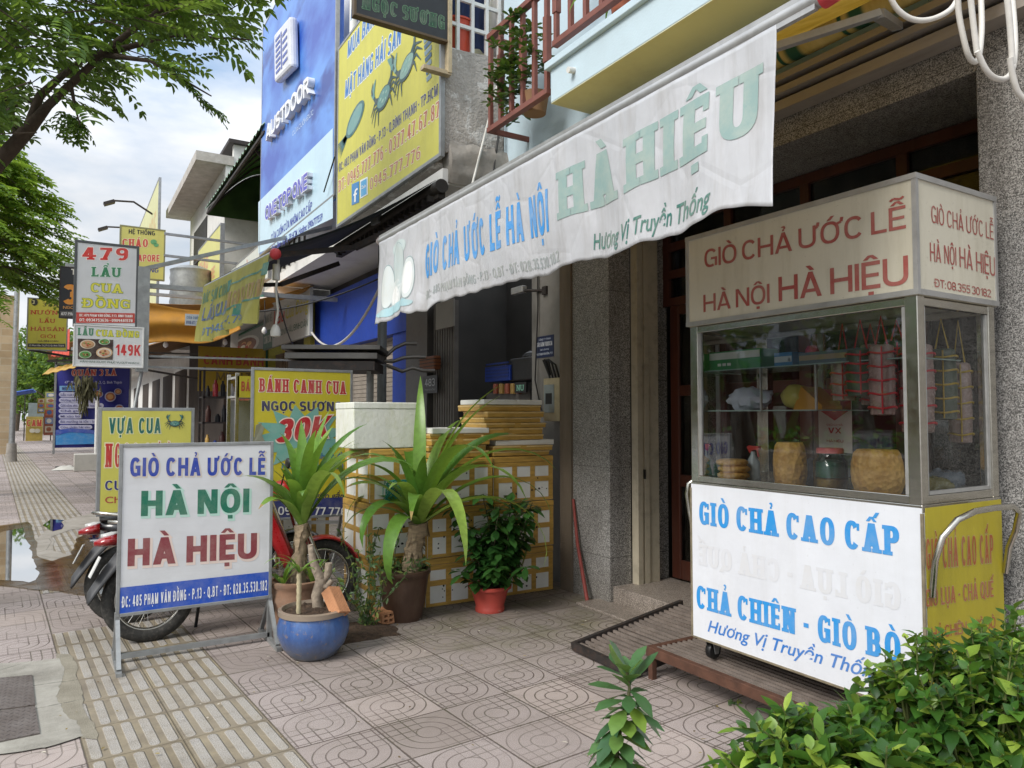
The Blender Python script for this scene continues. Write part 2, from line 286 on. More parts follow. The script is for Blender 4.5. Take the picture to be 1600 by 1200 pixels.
# ---------------------------------------------------------------- mesh builder and object bookkeeping
V = Vector
ROOT = {}
class MB:
    def __init__(s): s.v = []; s.f = []; s.mi = []; s.mats = []; s.cuts = []
    def slot(s, m):
        if m not in s.mats: s.mats.append(m)
        return s.mats.index(m)
    def add(s, vs_, fs, m=None):
        k = len(s.v); s.cuts.append(k); s.v += [tuple(x) for x in vs_]; i = s.slot(m) if m else 0
        for f in fs: s.f.append(tuple(k + a for a in f)); s.mi.append(i)
        return s
    def box(s, c, d, rz=0., m=None, rot=None):
        hx, hy, hz = d[0] / 2, d[1] / 2, d[2] / 2; r = rot or Matrix.Rotation(rz, 3, 'Z'); c = V(c)
        p = [c + r @ V((x * hx, y * hy, z * hz)) for z in (-1, 1) for y in (-1, 1) for x in (-1, 1)]
        return s.add(p, [(0, 2, 3, 1), (4, 5, 7, 6), (0, 1, 5, 4), (2, 6, 7, 3), (0, 4, 6, 2), (1, 3, 7, 5)], m)
    def b2(s, a, b, m=None):                                  # box from two corners
        a, b = V(a), V(b); return s.box((a + b) / 2, (abs(b.x - a.x), abs(b.y - a.y), abs(b.z - a.z)), m=m)
    def bar(s, p, q, w, h, m=None, up=(0, 0, 1)):
        p, q = V(p), V(q); d = (q - p).normalized(); up = V(up)
        if abs(d.dot(up)) > .98: up = V((0, 1, 0)) if abs(d.y) < .9 else V((1, 0, 0))
        sd_ = d.cross(up).normalized(); u2 = sd_.cross(d)
        return s.add([x + sd_ * (a * w / 2) + u2 * (b * h / 2) for x in (p, q) for a, b in ((-1, -1), (1, -1), (1, 1), (-1, 1))],
                     [(3, 2, 1, 0), (4, 5, 6, 7), (0, 1, 5, 4), (1, 2, 6, 5), (2, 3, 7, 6), (3, 0, 4, 7)], m)
    def tube(s, pts, r, n=10, m=None, cap=True):
        pts = [V(p) for p in pts]; rr = r if isinstance(r, (list, tuple)) else [r] * len(pts); k = len(s.v); vv = []; a = None
        for i, p in enumerate(pts):
            d = (pts[min(i + 1, len(pts) - 1)] - pts[max(i - 1, 0)]).normalized()
            if a is None:
                a = d.cross(V((0, 0, 1)));  a = a if a.length > .1 else d.cross(V((1, 0, 0)))
            a = (a - d * a.dot(d)).normalized(); b = d.cross(a)
            vv += [p + (a * math.cos(t) + b * math.sin(t)) * rr[i] for t in [2 * math.pi * j / n for j in range(n)]]
        fs = [(i * n + j, i * n + (j + 1) % n, (i + 1) * n + (j + 1) % n, (i + 1) * n + j) for i in range(len(pts) - 1) for j in range(n)]
        if cap: fs += [tuple(reversed(range(n))), tuple((len(pts) - 1) * n + j for j in range(n))]
        return s.add(vv, fs, m)
    def lathe(s, prof, c, n=32, m=None, wob=0.):
        c = V(c); vv = []
        for i, (r, z) in enumerate(prof):
            for j in range(n):
                t = 2 * math.pi * j / n; k = 1 + wob * noise.noise(V((math.cos(t) * 2 + c.x * 9, math.sin(t) * 2, z * 9 + i * .3)))
                vv.append(c + V((r * k * math.cos(t), r * k * math.sin(t), z)))
        fs = [(i * n + j, i * n + (j + 1) % n, (i + 1) * n + (j + 1) % n, (i + 1) * n + j) for i in range(len(prof) - 1) for j in range(n)]
        if prof[0][0] > .001: fs.append(tuple(reversed(range(n))))
        if prof[-1][0] > .001: fs.append(tuple((len(prof) - 1) * n + j for j in range(n)))
        return s.add(vv, fs, m)
    def poly(s, pts, m=None): return s.add(pts, [tuple(range(len(pts)))], m)
    def prism(s, pts, d, m=None):
        d = V(d); n = len(pts); p = [V(x) for x in pts]
        return s.add(p + [x + d for x in p], [tuple(reversed(range(n))), tuple(n + i for i in range(n))] + [(i, (i + 1) % n, n + (i + 1) % n, n + i) for i in range(n)], m)
    def grid(s, fn, nu, nv, m=None):
        return s.add([fn(i / nu, j / nv) for j in range(nv + 1) for i in range(nu + 1)],
                     [(j * (nu + 1) + i, j * (nu + 1) + i + 1, (j + 1) * (nu + 1) + i + 1, (j + 1) * (nu + 1) + i) for j in range(nv) for i in range(nu)], m)
    def ball(s, c, r, n=12, m=None, sq=(1, 1, 1), lump=0.):
        c = V(c); vv = [c + V((0, 0, -r * sq[2]))]
        for i in range(1, n // 2):
            a = -math.pi / 2 + math.pi * i / (n // 2)
            for j in range(n):
                t = 2 * math.pi * j / n; d = V((math.cos(a) * math.cos(t) * sq[0], math.cos(a) * math.sin(t) * sq[1], math.sin(a) * sq[2]))
                k = 1 + lump * noise.noise(d * 2.3 + c * 7); vv.append(c + d * r * k)
        vv.append(c + V((0, 0, r * sq[2]))); L_ = len(vv) - 1; q = n // 2 - 1
        fs = [(0, 1 + (j + 1) % n, 1 + j) for j in range(n)] + [(1 + i * n + j, 1 + i * n + (j + 1) % n, 1 + (i + 1) * n + (j + 1) % n, 1 + (i + 1) * n + j) for i in range(q - 1) for j in range(n)]
        fs += [(L_, 1 + (q - 1) * n + j, 1 + (q - 1) * n + (j + 1) % n) for j in range(n)]
        return s.add(vv, fs, m)
    def each(s, name, m, parent, per=1, **k):                 # every `per` shapes become a part of their own
        st = s.cuts[::per] + [len(s.v)]; fi = 0; r = []
        for a, z in zip(st, st[1:]):
            q = MB(); q.v = s.v[a:z]
            while fi < len(s.f) and s.f[fi][0] < z: q.f.append(tuple(i - a for i in s.f[fi])); q.mi.append(0); fi += 1
            r.append(q.build(name, m, parent, **k))
        return r
    def build(s, name, m=None, parent=None, smooth=None, bevel=0., loc=None, solid=0., fixn=False):
        me = bpy.data.meshes.new(name); vs_ = s.v; o = bpy.data.objects.new(name, me)
        if parent is not None:
            rt = parent
            while rt.parent: rt = rt.parent
            inv = ROOT.get(rt.name)
            if inv is not None: vs_ = [inv @ V(x) for x in vs_]
            o.parent = parent
        elif loc is not None:
            o.location = loc; vs_ = [V(x) - V(loc) for x in vs_]; ROOT[o.name] = Matrix.Translation(-V(loc))
        me.from_pydata([tuple(x) for x in vs_], [], s.f)
        for x in (s.mats or [m]): me.materials.append(x)
        if s.mats: me.polygons.foreach_set('material_index', s.mi)
        if fixn:
            bm = bmesh.new(); bm.from_mesh(me); bmesh.ops.recalc_face_normals(bm, faces=bm.faces); bm.to_mesh(me); bm.free()
        C.objects.link(o)
        if smooth is not None:
            me.polygons.foreach_set('use_smooth', [True] * len(me.polygons))
            if smooth < 180: me.set_sharp_from_angle(angle=R(smooth))
        if bevel:
            b = o.modifiers.new('bevel', 'BEVEL'); b.width = bevel; b.segments = 2; b.limit_method = 'ANGLE'; b.angle_limit = R(50)
        if solid:
            b = o.modifiers.new('thickness', 'SOLIDIFY'); b.thickness = solid; b.offset = 0
        me.update(); return o
def tag(o, label, cat, group=None, kind=None):
    o['label'] = label; o['category'] = cat
    if group: o['group'] = group
    if kind: o['kind'] = kind
    return o
def thing(name, label, cat, loc=(0, 0, 0), rz=0., group=None):
    o = bpy.data.objects.new(name, None); C.objects.link(o); o.location = loc; o.rotation_euler = (0, 0, rz); o.empty_display_size = .1
    ROOT[o.name] = (Matrix.Translation(V(loc)) @ Matrix.Rotation(rz, 4, 'Z')).inverted(); return tag(o, label, cat, group)
def struct(name, mb, m, **k):
    o = mb.build(name, m, **k); o['kind'] = 'structure'; return o
def copy_tree(o, parent=None):
    c = o.copy(); C.objects.link(c); c.parent = parent
    for ch in list(o.children): copy_tree(ch, c)
    return c
# ---------------------------------------------------------------- lettering: capitals are drawn from bars, slants and rings
import unicodedata
class Pen:
    def __init__(s, t, h, g, gx): s.t, s.h, s.g, s.gx = t, h, g, gx; s.v = []; s.f = []; s.l = 0
    def face(s, pts):
        k = len(s.v); s.v += [(x, y, s.l) for x, y in pts]; s.f.append(tuple(range(k, k + len(pts))))
    def R(s, x0, y0, x1, y1): g, q = s.g, s.gx; s.l += 1; s.face([(x0 - q, y0 - g), (x1 + q, y0 - g), (x1 + q, y1 + g), (x0 - q, y1 + g)])
    def S(s, xb, xt, y0=0., y1=1., w=None):
        w = (w or s.t) / 2 + s.gx; g = s.g; k = (xt - xb) / (y1 - y0) * g; s.l += 1
        s.face([(xb - w - k, y0 - g), (xb + w - k, y0 - g), (xt + w + k, y1 + g), (xt - w + k, y1 + g)])
    def A(s, x0, y0, x1, y1, a0, a1, t=None, h=None, p=2.35):
        t, h = t or s.t, h or s.h; s.l += 1; n = max(4, int(abs(a1 - a0) / 14)); cx, cy, rx, ry = (x0 + x1) / 2, (y0 + y1) / 2, (x1 - x0) / 2, (y1 - y0) / 2
        ga = 0
        def e(a, rx, ry): c, q = math.cos(R(a)), math.sin(R(a)); return (cx + rx * math.copysign(abs(c) ** (2 / p), c), cy + ry * math.copysign(abs(q) ** (2 / p), q))
        o = [e(a0 + (a1 - a0) * i / n, rx + s.gx, ry + s.g) for i in range(n + 1)]; ii = [e(a0 + (a1 - a0) * i / n, max(.01, rx - t - s.gx), max(.01, ry - h - s.g)) for i in range(n + 1)]
        k = len(s.v); s.v += [(x, y, s.l) for x, y in o + ii]
        for i in range(n): s.f.append((k + i, k + i + 1, k + n + 2 + i, k + n + 1 + i))
    def P(s, pts, w):
        for (x0, y0), (x1, y1) in zip(pts, pts[1:]):
            s.l += 1; d = V((x1 - x0, y1 - y0)); d.normalize(); q = V((-d.y * (w / 2 + s.gx), d.x * (w / 2 + s.g))); e = V((d.x * s.gx, d.y * s.g)); a, b = V((x0, y0)) - e, V((x1, y1)) + e
            s.face([tuple(a + q), tuple(a - q), tuple(b - q), tuple(b + q)])
def cap(ch, t, h, g, gx, slab):
    """one capital, digit or sign with cap height 1: (vertices with layer, faces, advance width)"""
    d = unicodedata.normalize('NFD', ch); b = {'Đ': 'D'}.get(d[0], d[0]); p = Pen(t, h, g, gx); W = .62; m = .5; r = 1.12 * t
    o = .012
    if b == 'A': W = .68; p.S(r / 2, W / 2, w=r); p.S(W - r / 2, W / 2, w=r); p.R(W * .2, .2, W * .8, .2 + h * .9)
    elif b == 'B': W = .6; c = W * .5; p.R(0, 0, t, 1); p.R(t * .5, 0, c, h); p.R(t * .5, 1 - h, c, 1); p.R(t * .5, m - h / 2, c, m + h / 2); p.A(c * 2 - W + .03, m - h / 2, W - .03, 1, -90, 90); p.A(c * 2 - W, 0, W, m + h / 2, -90, 90)
    elif b in 'CG':
        W = .62; p.A(0, -o, W, 1 + o, 38, 322 if b == 'C' else 300)
        if b == 'G': p.R(W * .52, .4, W, .4 + h * .9); p.R(W - t, .04, W, .44)
    elif b == 'D':
        W = .62; c = W * .42; p.R(0, 0, t, 1); p.R(t * .5, 0, c, h); p.R(t * .5, 1 - h, c, 1); p.A(2 * c - W, 0, W, 1, -90, 90)
        if ch == 'Đ': p.R(-.11, m - h * .4, c + .02, m + h * .4)
    elif b in 'EFL':
        W = .5 if b != 'L' else .48; p.R(0, 0, t, 1)
        if b in 'EL': p.R(t * .5, 0, W, h)
        if b in 'EF': p.R(t * .5, 1 - h, W, 1); p.R(t * .5, m - h * .45, W * .92, m + h * .45)
    elif b == 'H': W = .64; p.R(0, 0, t, 1); p.R(W - t, 0, W, 1); p.R(t * .5, m - h / 2, W - t * .5, m + h / 2)
    elif b == 'I': W = t; p.R(0, 0, t, 1)
    elif b == 'J': W = .48; p.R(W - t, .3, W, 1); p.A(0, -o, W, .62, 180, 360)
    elif b == 'K': W = .66; p.R(0, 0, t, 1); p.S(t * .9, W - r * .5, .34, 1, r); p.S(W - r * .45, W * .42, 0, .62, r)
    elif b == 'M': W = .78; p.R(0, 0, t, 1); p.R(W - t, 0, W, 1); p.S(W / 2, t * .55, .0, 1, r * .9); p.S(W / 2, W - t * .55, .0, 1, r * .9)
    elif b == 'N': W = .64; p.R(0, 0, t, 1); p.R(W - t, 0, W, 1); p.S(W - t * .6, t * .6, 0, 1, r)
    elif b in 'OQ0':
        W = .66 if b != '0' else .54; p.A(0, -o, W, 1 + o, 0, 360)
        if b == 'Q': p.S(W * 1.0, W * .62, -.1, .24, r)
    elif b in 'PR':
        W = .58; c = W * .5; lo = .42; p.R(0, 0, t, 1); p.R(t * .5, 1 - h, c, 1); p.R(t * .5, lo, c, lo + h); p.A(2 * c - W, lo, W, 1, -90, 90)
        if b == 'R': W = .62; p.S(W - r * .5, W * .45, 0, lo + h * .5, r)
    elif b == 'S': W = .56; p.A(0, m - h / 2, W, 1 + o, 28, 270); p.A(0, -o, W, m + h / 2, -152, 90)
    elif b == 'T': W = .58; p.R(0, 1 - h, W, 1); p.R(W / 2 - t / 2, 0, W / 2 + t / 2, 1 - h * .5)
    elif b == 'U': W = .64; p.R(0, .34, t, 1); p.R(W - t, .34, W, 1); p.A(0, -o, W, .7, 180, 360)
    elif b == 'V': W = .66; p.S(W / 2, r / 2, w=r); p.S(W / 2, W - r / 2, w=r)
    elif b == 'W': W = .94; [p.S(a, c, w=r * .9) for a, c in ((W * .27, r / 2), (W * .27, W / 2), (W * .73, W / 2), (W * .73, W - r / 2))]
    elif b == 'X': W = .66; p.S(r / 2, W - r / 2, w=r); p.S(W - r / 2, r / 2, w=r)
    elif b == 'Y': W = .64; p.S(W / 2, r / 2, .4, 1, r); p.S(W / 2, W - r / 2, .4, 1, r); p.R(W / 2 - t / 2, 0, W / 2 + t / 2, .46)
    elif b == 'Z': W = .56; p.R(0, 0, W, h); p.R(0, 1 - h, W, 1); p.S(r / 2, W - r / 2, h * .4, 1 - h * .4, r)
    elif b == '1': W = .36; p.R(W - t, 0, W, 1); p.S(.02, W - t * .6, .68, .96, r * .9)
    elif b == '2': W = .54; p.A(0, .42, W, 1 + o, -28, 165); p.S(r * .55, W * .78, h * .5, .6, r); p.R(0, 0, W, h)
    elif b == '3': W = .54; p.A(0, m - h / 2, W, 1 + o, -90, 155); p.A(0, -o, W, m + h / 2, -155, 90)
    elif b == '4': W = .58; p.R(W * .62 - t / 2, 0, W * .62 + t / 2, 1); p.R(0, .22, W, .22 + h); p.S(r * .4, W * .55, .25, 1, r)
    elif b == '5': W = .54; p.R(.05, 1 - h, W * .95, 1); p.R(.05, .46, .05 + t, 1 - h * .5); p.A(0, -o, W, .64, -155, 135)
    elif b == '6': W = .54; p.A(0, -o, W, .62, 0, 360); p.A(0, -o, W, 1 + o, 55, 190)
    elif b == '9': W = .54; p.A(0, .38, W, 1 + o, 0, 360); p.A(0, -o, W, 1 + o, -125, 10)
    elif b == '7': W = .52; p.R(0, 1 - h, W, 1); p.S(W * .34, W - r * .55, 0, 1 - h * .4, r)
    elif b == '8': W = .54; p.A(0.02, m - h / 2, W - .02, 1 + o, 0, 360); p.A(0, -o, W, m + h / 2, 0, 360)
    elif b in '.,:': W = t; p.R(0, 0, t, h * 1.1); b == ':' and p.R(0, .5, t, .5 + h * 1.1)
    elif b == '-': W = .26; p.R(0, .38, W, .38 + h)
    elif b == '/': W = .34; p.S(t * .4, W - t * .4)
    elif b == '%': W = .7; p.A(0, .5, .3, 1, 0, 360); p.A(.4, 0, .7, .5, 0, 360); p.S(.2, .5)
    else: W = .4
    if slab:
        sv, th = .075, min(.16, h * .8)
        def fl(cx, tops, w=None):
            w = (w or t) / 2 + sv
            for q in tops: p.R(cx - w, 0 if q == 'b' else 1 - th, cx + w, th if q == 'b' else 1)
        L_, Rr = t / 2, W - t / 2
        for cx, q in {'A': ((r / 2, 'b'), (W - r / 2, 'b')), 'B': ((L_, 'bt'),), 'D': ((L_, 'bt'),), 'E': ((L_, 'bt'),), 'F': ((L_, 'bt'),), 'L': ((L_, 'bt'),), 'H': ((L_, 'bt'), (Rr, 'bt')), 'I': ((L_, 'bt'),), 'K': ((L_, 'bt'), (Rr, 'bt')), 'M': ((L_, 'bt'), (Rr, 'bt')), 'N': ((L_, 'bt'), (Rr, 't')), 'P': ((L_, 'bt'),), 'R': ((L_, 'bt'), (Rr, 'b')), 'T': ((W / 2, 'b'),), 'U': ((L_, 't'), (Rr, 't')), 'V': ((r / 2, 't'), (W - r / 2, 't')), 'Y': ((W / 2, 'b'), (r / 2, 't'), (W - r / 2, 't')), '1': ((Rr, 'b'),), '4': ((W * .62, 'b'),), '7': ((W * .34, 'b'),)}.get(b, ()): fl(cx, q)
        if b in 'EFTZ' or b == '7': p.R(W - th * .7, 1 - h - .1, W, 1)
        if b in 'EFTZ57' and b == 'T': p.R(0, 1 - h - .1, th * .7, 1)
        if b in 'ELZ2': p.R(W - th * .7, 0, W, h + .1)
        if b in 'CGS': p.R(W - th * .8, .68, W, .93)
    c = W / 2 if b != 'L' else W * .4; hh = .055 + .35 * min(h, .2); y = 1.06; tw = min(t, .13) * .8 + .01
    marks = d[1:]; hat = '\u0302' in marks or '\u0306' in marks
    if '\u0302' in marks: p.S(c - .15, c - .005, y, y + .17, tw * 1.2); p.S(c + .15, c + .005, y, y + .17, tw * 1.2)
    if '\u0306' in marks: p.A(c - .17, y, c + .17, y + .3, 190, 350, tw, hh)
    tx, ty = (c + .16, y + .14) if hat else (c, y)
    if hat and b in 'O': tx = c + .12
    if '\u0300' in marks: p.S(tx + .06 - (.28 if hat else 0), tx - .08 - (.28 if hat else 0), ty, ty + .19, tw * 1.3)
    if '\u0301' in marks: p.S(tx - .04, tx + .1, ty, ty + .19, tw * 1.3)
    if '\u0309' in marks: p.A(tx - .09, ty + .06, tx + .09, ty + .25, -80, 160, tw * .8, hh * .75); p.R(tx - tw * .4, ty, tx + tw * .4, ty + .09)
    if '\u0303' in marks: yy = ty + (.08 if hat else .06); q0 = c if hat else tx; p.P([(q0 - .2, yy), (q0 - .1, yy + .09), (q0 + .1, yy + .01), (q0 + .2, yy + .1)], hh * .85)
    if '\u031b' in marks: x0 = W - (.1 if b == 'O' else .03); p.P([(x0, .84), (W + .06, .9), (W + .09, 1.1)], tw * 1.1)
    if '\u0323' in marks: p.R(c - tw * .7, -.24, c + tw * .7, -.24 + tw * 1.3)
    adv = W + (.1 if '\u031b' in marks else 0)
    return p.v, p.f, adv
_tc = {}
def lower(s):
    if s not in _tc:
        cu = bpy.data.curves.new('lettering_curve', 'FONT'); cu.body = s; cu.size = 1; cu.offset = .012; cu.resolution_u = 4
        ob = bpy.data.objects.new('lettering_tmp', cu); me = bpy.data.meshes.new_from_object(ob); _tc[s] = ([(v.co.x, v.co.y) for v in me.vertices], [tuple(p.vertices) for p in me.polygons])
        bpy.data.objects.remove(ob); bpy.data.meshes.remove(me); bpy.data.curves.remove(cu)
    return _tc[s]
def flat_text(s, w_, h_, bold=.02, shear=0., spacing=1., slab=False, grow=0.):
    """letters as 2-D vertices (with a layer number): baseline width w_, capital height h_"""
    if any(c.islower() for c in s):
        vs_, fs = lower(s); x0 = min(v[0] for v in vs_); k = w_ / (max(v[0] for v in vs_) - x0); q = h_ / .70
        return [((v[0] - x0) * k + shear * v[1] * q, v[1] * q, 0) for v in vs_], fs
    stem = .14 + 2 * bold; kx = 1.; 
    for it in range(5):
        gap = spacing * ((.055 + stem * .22) / kx + (.095 if slab else 0)); wg = .26 / max(.6, kx)
        t = max(.07, min(.24 if slab else .205, stem / kx)); h = min(.27, stem * .86) * (.75 if slab else 1); x = 0.; lay = []
        for ch in s:
            if ch == ' ': x += wg; continue
            r = cap(ch, t, h, grow, grow / kx, slab); off = .11 if ch == 'Đ' else 0; lay.append((x + off * .4, r)); x += r[2] + gap + off * .4
        kx = .5 * kx + .5 * w_ / h_ / max(.05, x - gap) if it < 4 else w_ / h_ / max(.05, x - gap)
    vs_, fs = [], []
    for x0, (v, f, a) in lay:
        k = len(vs_); vs_ += [((x0 + q[0]) * kx * h_ + shear * q[1] * h_, q[1] * h_, q[2]) for q in v]; fs += [tuple(k + i for i in g_) for g_ in f]
    return vs_, fs
def put(mb, s, p0, p1, h_, m, nrm, off=.003, up=(0, 0, 1), deep=0., **k):
    """write s from p0 to p1 (baseline ends, world) with capital height h_, lifted off the face along nrm"""
    p0, p1 = V(p0), V(p1); d = p1 - p0; L_ = d.length; d.normalize(); n = V(nrm); up = V(up)
    vs_, fs = flat_text(s, L_, h_, **k)
    P_ = [p0 + d * x + up * y + n * (off + deep + l * .00006) for x, y, l in vs_]
    mb.add(P_, fs, m)
    if deep:
        ed = {}
        for f in fs:
            for a, b in zip(f, f[1:] + f[:1]): ed[(a, b)] = 1
        B = [p - n * deep for p in P_]; rim = [(a, b) for a, b in ed if (b, a) not in ed]; c = len(P_)
        mb.add(P_ + B, [(b, a, c + a, c + b) for a, b in rim], m)
class Board:
    """a rectangular sign face: origin o (bottom left as read), right vector and height; lines placed in fractions"""
    def __init__(s, o, r, h, nrm=None):
        s.o = V(o); s.r = V(r); s.h = h; s.w = s.r.length; s.d = s.r.normalized(); s.up = V((0, 0, 1)); s.n = V(nrm) if nrm else s.d.cross(s.up); s.mb = MB()
    def at(s, x, y, off=0.): return s.o + s.d * (x * s.w) + s.up * (y * s.h) + s.n * off
    def face(s, parent, m, t=.03, name='sign_face', inset=0.):
        b = MB(); a = s.at(inset, inset * s.w / s.h); c = s.at(1 - inset, 1 - inset * s.w / s.h)
        p = [a, a + s.d * (1 - 2 * inset) * s.w, c, c - s.d * (1 - 2 * inset) * s.w]; b.prism(p, -s.n * t, m); return b.build(name, m, parent, fixn=True)
    def frame(s, parent, m, wd=.03, t=.04, proud=.006, name='frame'):
        b = MB(); o = s.n * (proud - t / 2)
        A, B_, C_, D = s.at(0, 0) + o, s.at(1, 0) + o, s.at(1, 1) + o, s.at(0, 1) + o; e = s.d * (wd / 2); u = s.up * (wd / 2)
        b.bar(A - e - u * 2, D - e + u * 2, wd, t, up=s.n); b.bar(B_ + e - u * 2, C_ + e + u * 2, wd, t, up=s.n)
        b.bar(A - u, B_ - u, wd, t, up=s.n); b.bar(D + u, C_ + u, wd, t, up=s.n); return b.build(name, m, parent, bevel=.003)
    def text(s, t, x0, x1, y, hf, col, out=None, ob=.05, oo=(0, 0), off=.0018, **k):
        if out: put(s.mb, t, s.at(x0 + oo[0], y + oo[1]), s.at(x1 + oo[0], y + oo[1]), hf * s.h, ink(out), s.n, off=off - .0008, grow=ob, **k)
        put(s.mb, t, s.at(x0, y), s.at(x1, y), hf * s.h, ink(col), s.n, off=off, **k)
    def rect(s, x0, y0, x1, y1, col, off=.002): s.mb.poly([s.at(x0, y0, off), s.at(x1, y0, off), s.at(x1, y1, off), s.at(x0, y1, off)], ink(col) if isinstance(col, str) else col)
    def disc(s, x, y, rx, ry, col, off=.004, n=20): s.mb.poly([s.at(x + rx * math.cos(2 * math.pi * i / n), y + ry * math.sin(2 * math.pi * i / n), off) for i in range(n)], ink(col))
    def shape(s, pts, col, off=.004): s.mb.poly([s.at(x, y, off) for x, y in pts], ink(col))
    def pill(s, x0, y0, x1, y1, col, off=.004):
        r = (y1 - y0) / 2; k = r * s.h / s.w; q = []
        for i in range(9): a = -math.pi / 2 + math.pi * i / 8; q.append((x1 - k + k * math.cos(a), y0 + r + r * math.sin(a)))
        for i in range(9): a = math.pi / 2 + math.pi * i / 8; q.append((x0 + k + k * math.cos(a), y0 + r + r * math.sin(a)))
        s.shape(q, col, off)
    def done(s, parent, name='lettering'): return s.mb.build(name, None, parent)
def crab(bd, cx, cy, k, c1='2f5f62', c2='16363a', rot=0., sx=1.):
    """a painted crab, cx cy centre and k half width, in board widths"""
    a = bd.w / bd.h
    def T(p): x, y = p; x *= sx; return (cx + k * (x * math.cos(rot) - y * math.sin(rot)), cy + k * a * (x * math.sin(rot) + y * math.cos(rot)))
    lay = [.004]
    def limb(ps, ws, c):
        n = len(ps); l, r_ = [], []
        for i, p in enumerate(ps):
            q = V(ps[min(i + 1, n - 1)]) - V(ps[max(i - 1, 0)]); q = V((-q.y, q.x)).normalized() * ws[i]; l.append(T((p[0] + q.x, p[1] + q.y))); r_.append(T((p[0] - q.x, p[1] - q.y)))
        lay[0] += .0002
        for i in range(n - 1): bd.shape([r_[i], r_[i + 1], l[i + 1], l[i]], c, lay[0])
    for s_ in (-1, 1):
        for (mx, my), (ex, ey) in (((.66, .16), (.98, -.02)), ((.68, .0), (.95, -.26)), ((.6, -.16), (.8, -.5)), ((.44, -.3), (.5, -.62))): limb([(s_ * .3, my * .6), (s_ * mx, my + .06), (s_ * ex, ey)], (.05, .045, .012), c2)
        limb([(s_ * .3, .16), (s_ * .58, .3), (s_ * .66, .5)], (.06, .07, .06), c2); limb([(s_ * .66, .46), (s_ * .72, .66), (s_ * .58, .84), (s_ * .44, .98)], (.07, .13, .09, .012), c1); limb([(s_ * .74, .6), (s_ * .78, .8), (s_ * .66, 1.0)], (.06, .05, .01), c2)
    bd.shape([T((.48 * math.cos(t) * (1 + .08 * math.cos(2 * t)), .33 * math.sin(t))) for t in [2 * math.pi * i / 24 for i in range(24)]], c2, .0065)
    bd.shape([T((.42 * math.cos(t) * (1 + .08 * math.cos(2 * t)), .03 + .26 * math.sin(t))) for t in [2 * math.pi * i / 24 for i in range(24)]], c1, .0075)
    for x, y, r in ((-.2, .08, .08), (.03, .16, .06), (.22, .06, .07), (-.06, -.06, .09), (.14, -.1, .05)): bd.shape([T((x + r * math.cos(t), y + r * .6 * math.sin(t))) for t in [2 * math.pi * i / 10 for i in range(10)]], '8fb4aa', .0085)
# ---------------------------------------------------------------- leaves
def leaf(mb, p, d, nrm, ln, wd, m=None, droop=.25, fold=.2, shape='oval'):
    """one leaf: 2 x 4 quads folded along the midrib, drooping to its tip"""
    d = V(d).normalized(); s_ = d.cross(V(nrm));  s_ = s_.normalized() if s_.length > .01 else V((1, 0, 0)); n = s_.cross(d)
    prof = {'oval': (.12, .85, 1., .66, .02), 'ovate': (.2, 1., .85, .45, .01), 'obov': (.1, .5, .95, .92, .12)}[shape]
    vv = []
    for i, k in enumerate(prof):
        t = i / 4; c = V(p) + d * (ln * t * (1 - .15 * droop * t)) - V((0, 0, 1)) * (droop * ln * t * t * .6)
        vv += [c - s_ * (wd / 2 * k) + n * (fold * wd * k * .5), c, c + s_ * (wd / 2 * k) + n * (fold * wd * k * .5)]
    fs = []
    for i in range(4): a = i * 3; fs += [(a, a + 1, a + 4, a + 3), (a + 1, a + 2, a + 5, a + 4)]
    mb.add(vv, fs, m)
def leaflet(mb, p, d, nrm, ln, wd, m=None):
    d = V(d).normalized(); s_ = d.cross(V(nrm)).normalized(); p = V(p); n = s_.cross(d)
    h_ = wd / 2; u_ = n * .12 * wd; mb.add([p, p + d * ln * .28 + s_ * h_ * .85 + u_, p + d * ln * .65 + s_ * h_ * .85 + u_, p + d * ln - n * .1 * ln, p + d * ln * .65 - s_ * h_ * .85 + u_, p + d * ln * .28 - s_ * h_ * .85 + u_], [(0, 1, 2, 3), (0, 3, 4, 5)], m)
def rnd(a, b): return random.uniform(a, b)
def rdir(up=0.):
    while True:
        d = V((rnd(-1, 1), rnd(-1, 1), rnd(-1, 1)))
        if .05 < d.length < 1: break
    d.normalize(); d.z += up; return d.normalized()
def strap(mb, base, az, ln, wd, lift, droop, m=None, n=10, twist=0.):
    """one strap leaf arching out of a rosette"""
    p = V(base); el = lift; st = ln / n; vv = []
    for i in range(n + 1):
        t = i / n; k = (.55 + 1.5 * t if t < .3 else 1.) * (1 - max(0, (t - .45) / .55) ** 1.8) + .012
        d = V((math.cos(az) * math.cos(el), math.sin(az) * math.cos(el), math.sin(el))); s_ = V((-math.sin(az), math.cos(az), 0)); nn = s_.cross(d) * -1
        s2 = (s_ * math.cos(twist * t) + nn * math.sin(twist * t)); f = .3 * (1 - t * .7)
        vv += [p - s2 * wd / 2 * k + nn * f * wd * k * .5, p - s2 * wd * .2 * k + nn * f * wd * .08, p + s2 * wd * .2 * k + nn * f * wd * .08, p + s2 * wd / 2 * k + nn * f * wd * k * .5]
        p = p + d * st; el -= droop / n * (.4 + 1.6 * t); az += rnd(-.015, .015)
    k = n - random.choice((0, 0, 0, 0, 1)) if m else n; q = lambda a, b: [(i * 4 + j, i * 4 + j + 1, i * 4 + j + 5, i * 4 + j + 4) for i in range(a, b) for j in range(3)]
    mb.add(vv[:k * 4 + 4], q(0, k), m)
    if k < n: mb.add(vv[k * 4:], q(0, n - k), M['dry'])
NX = (-1, 0, 0); NY = (0, -1, 0)
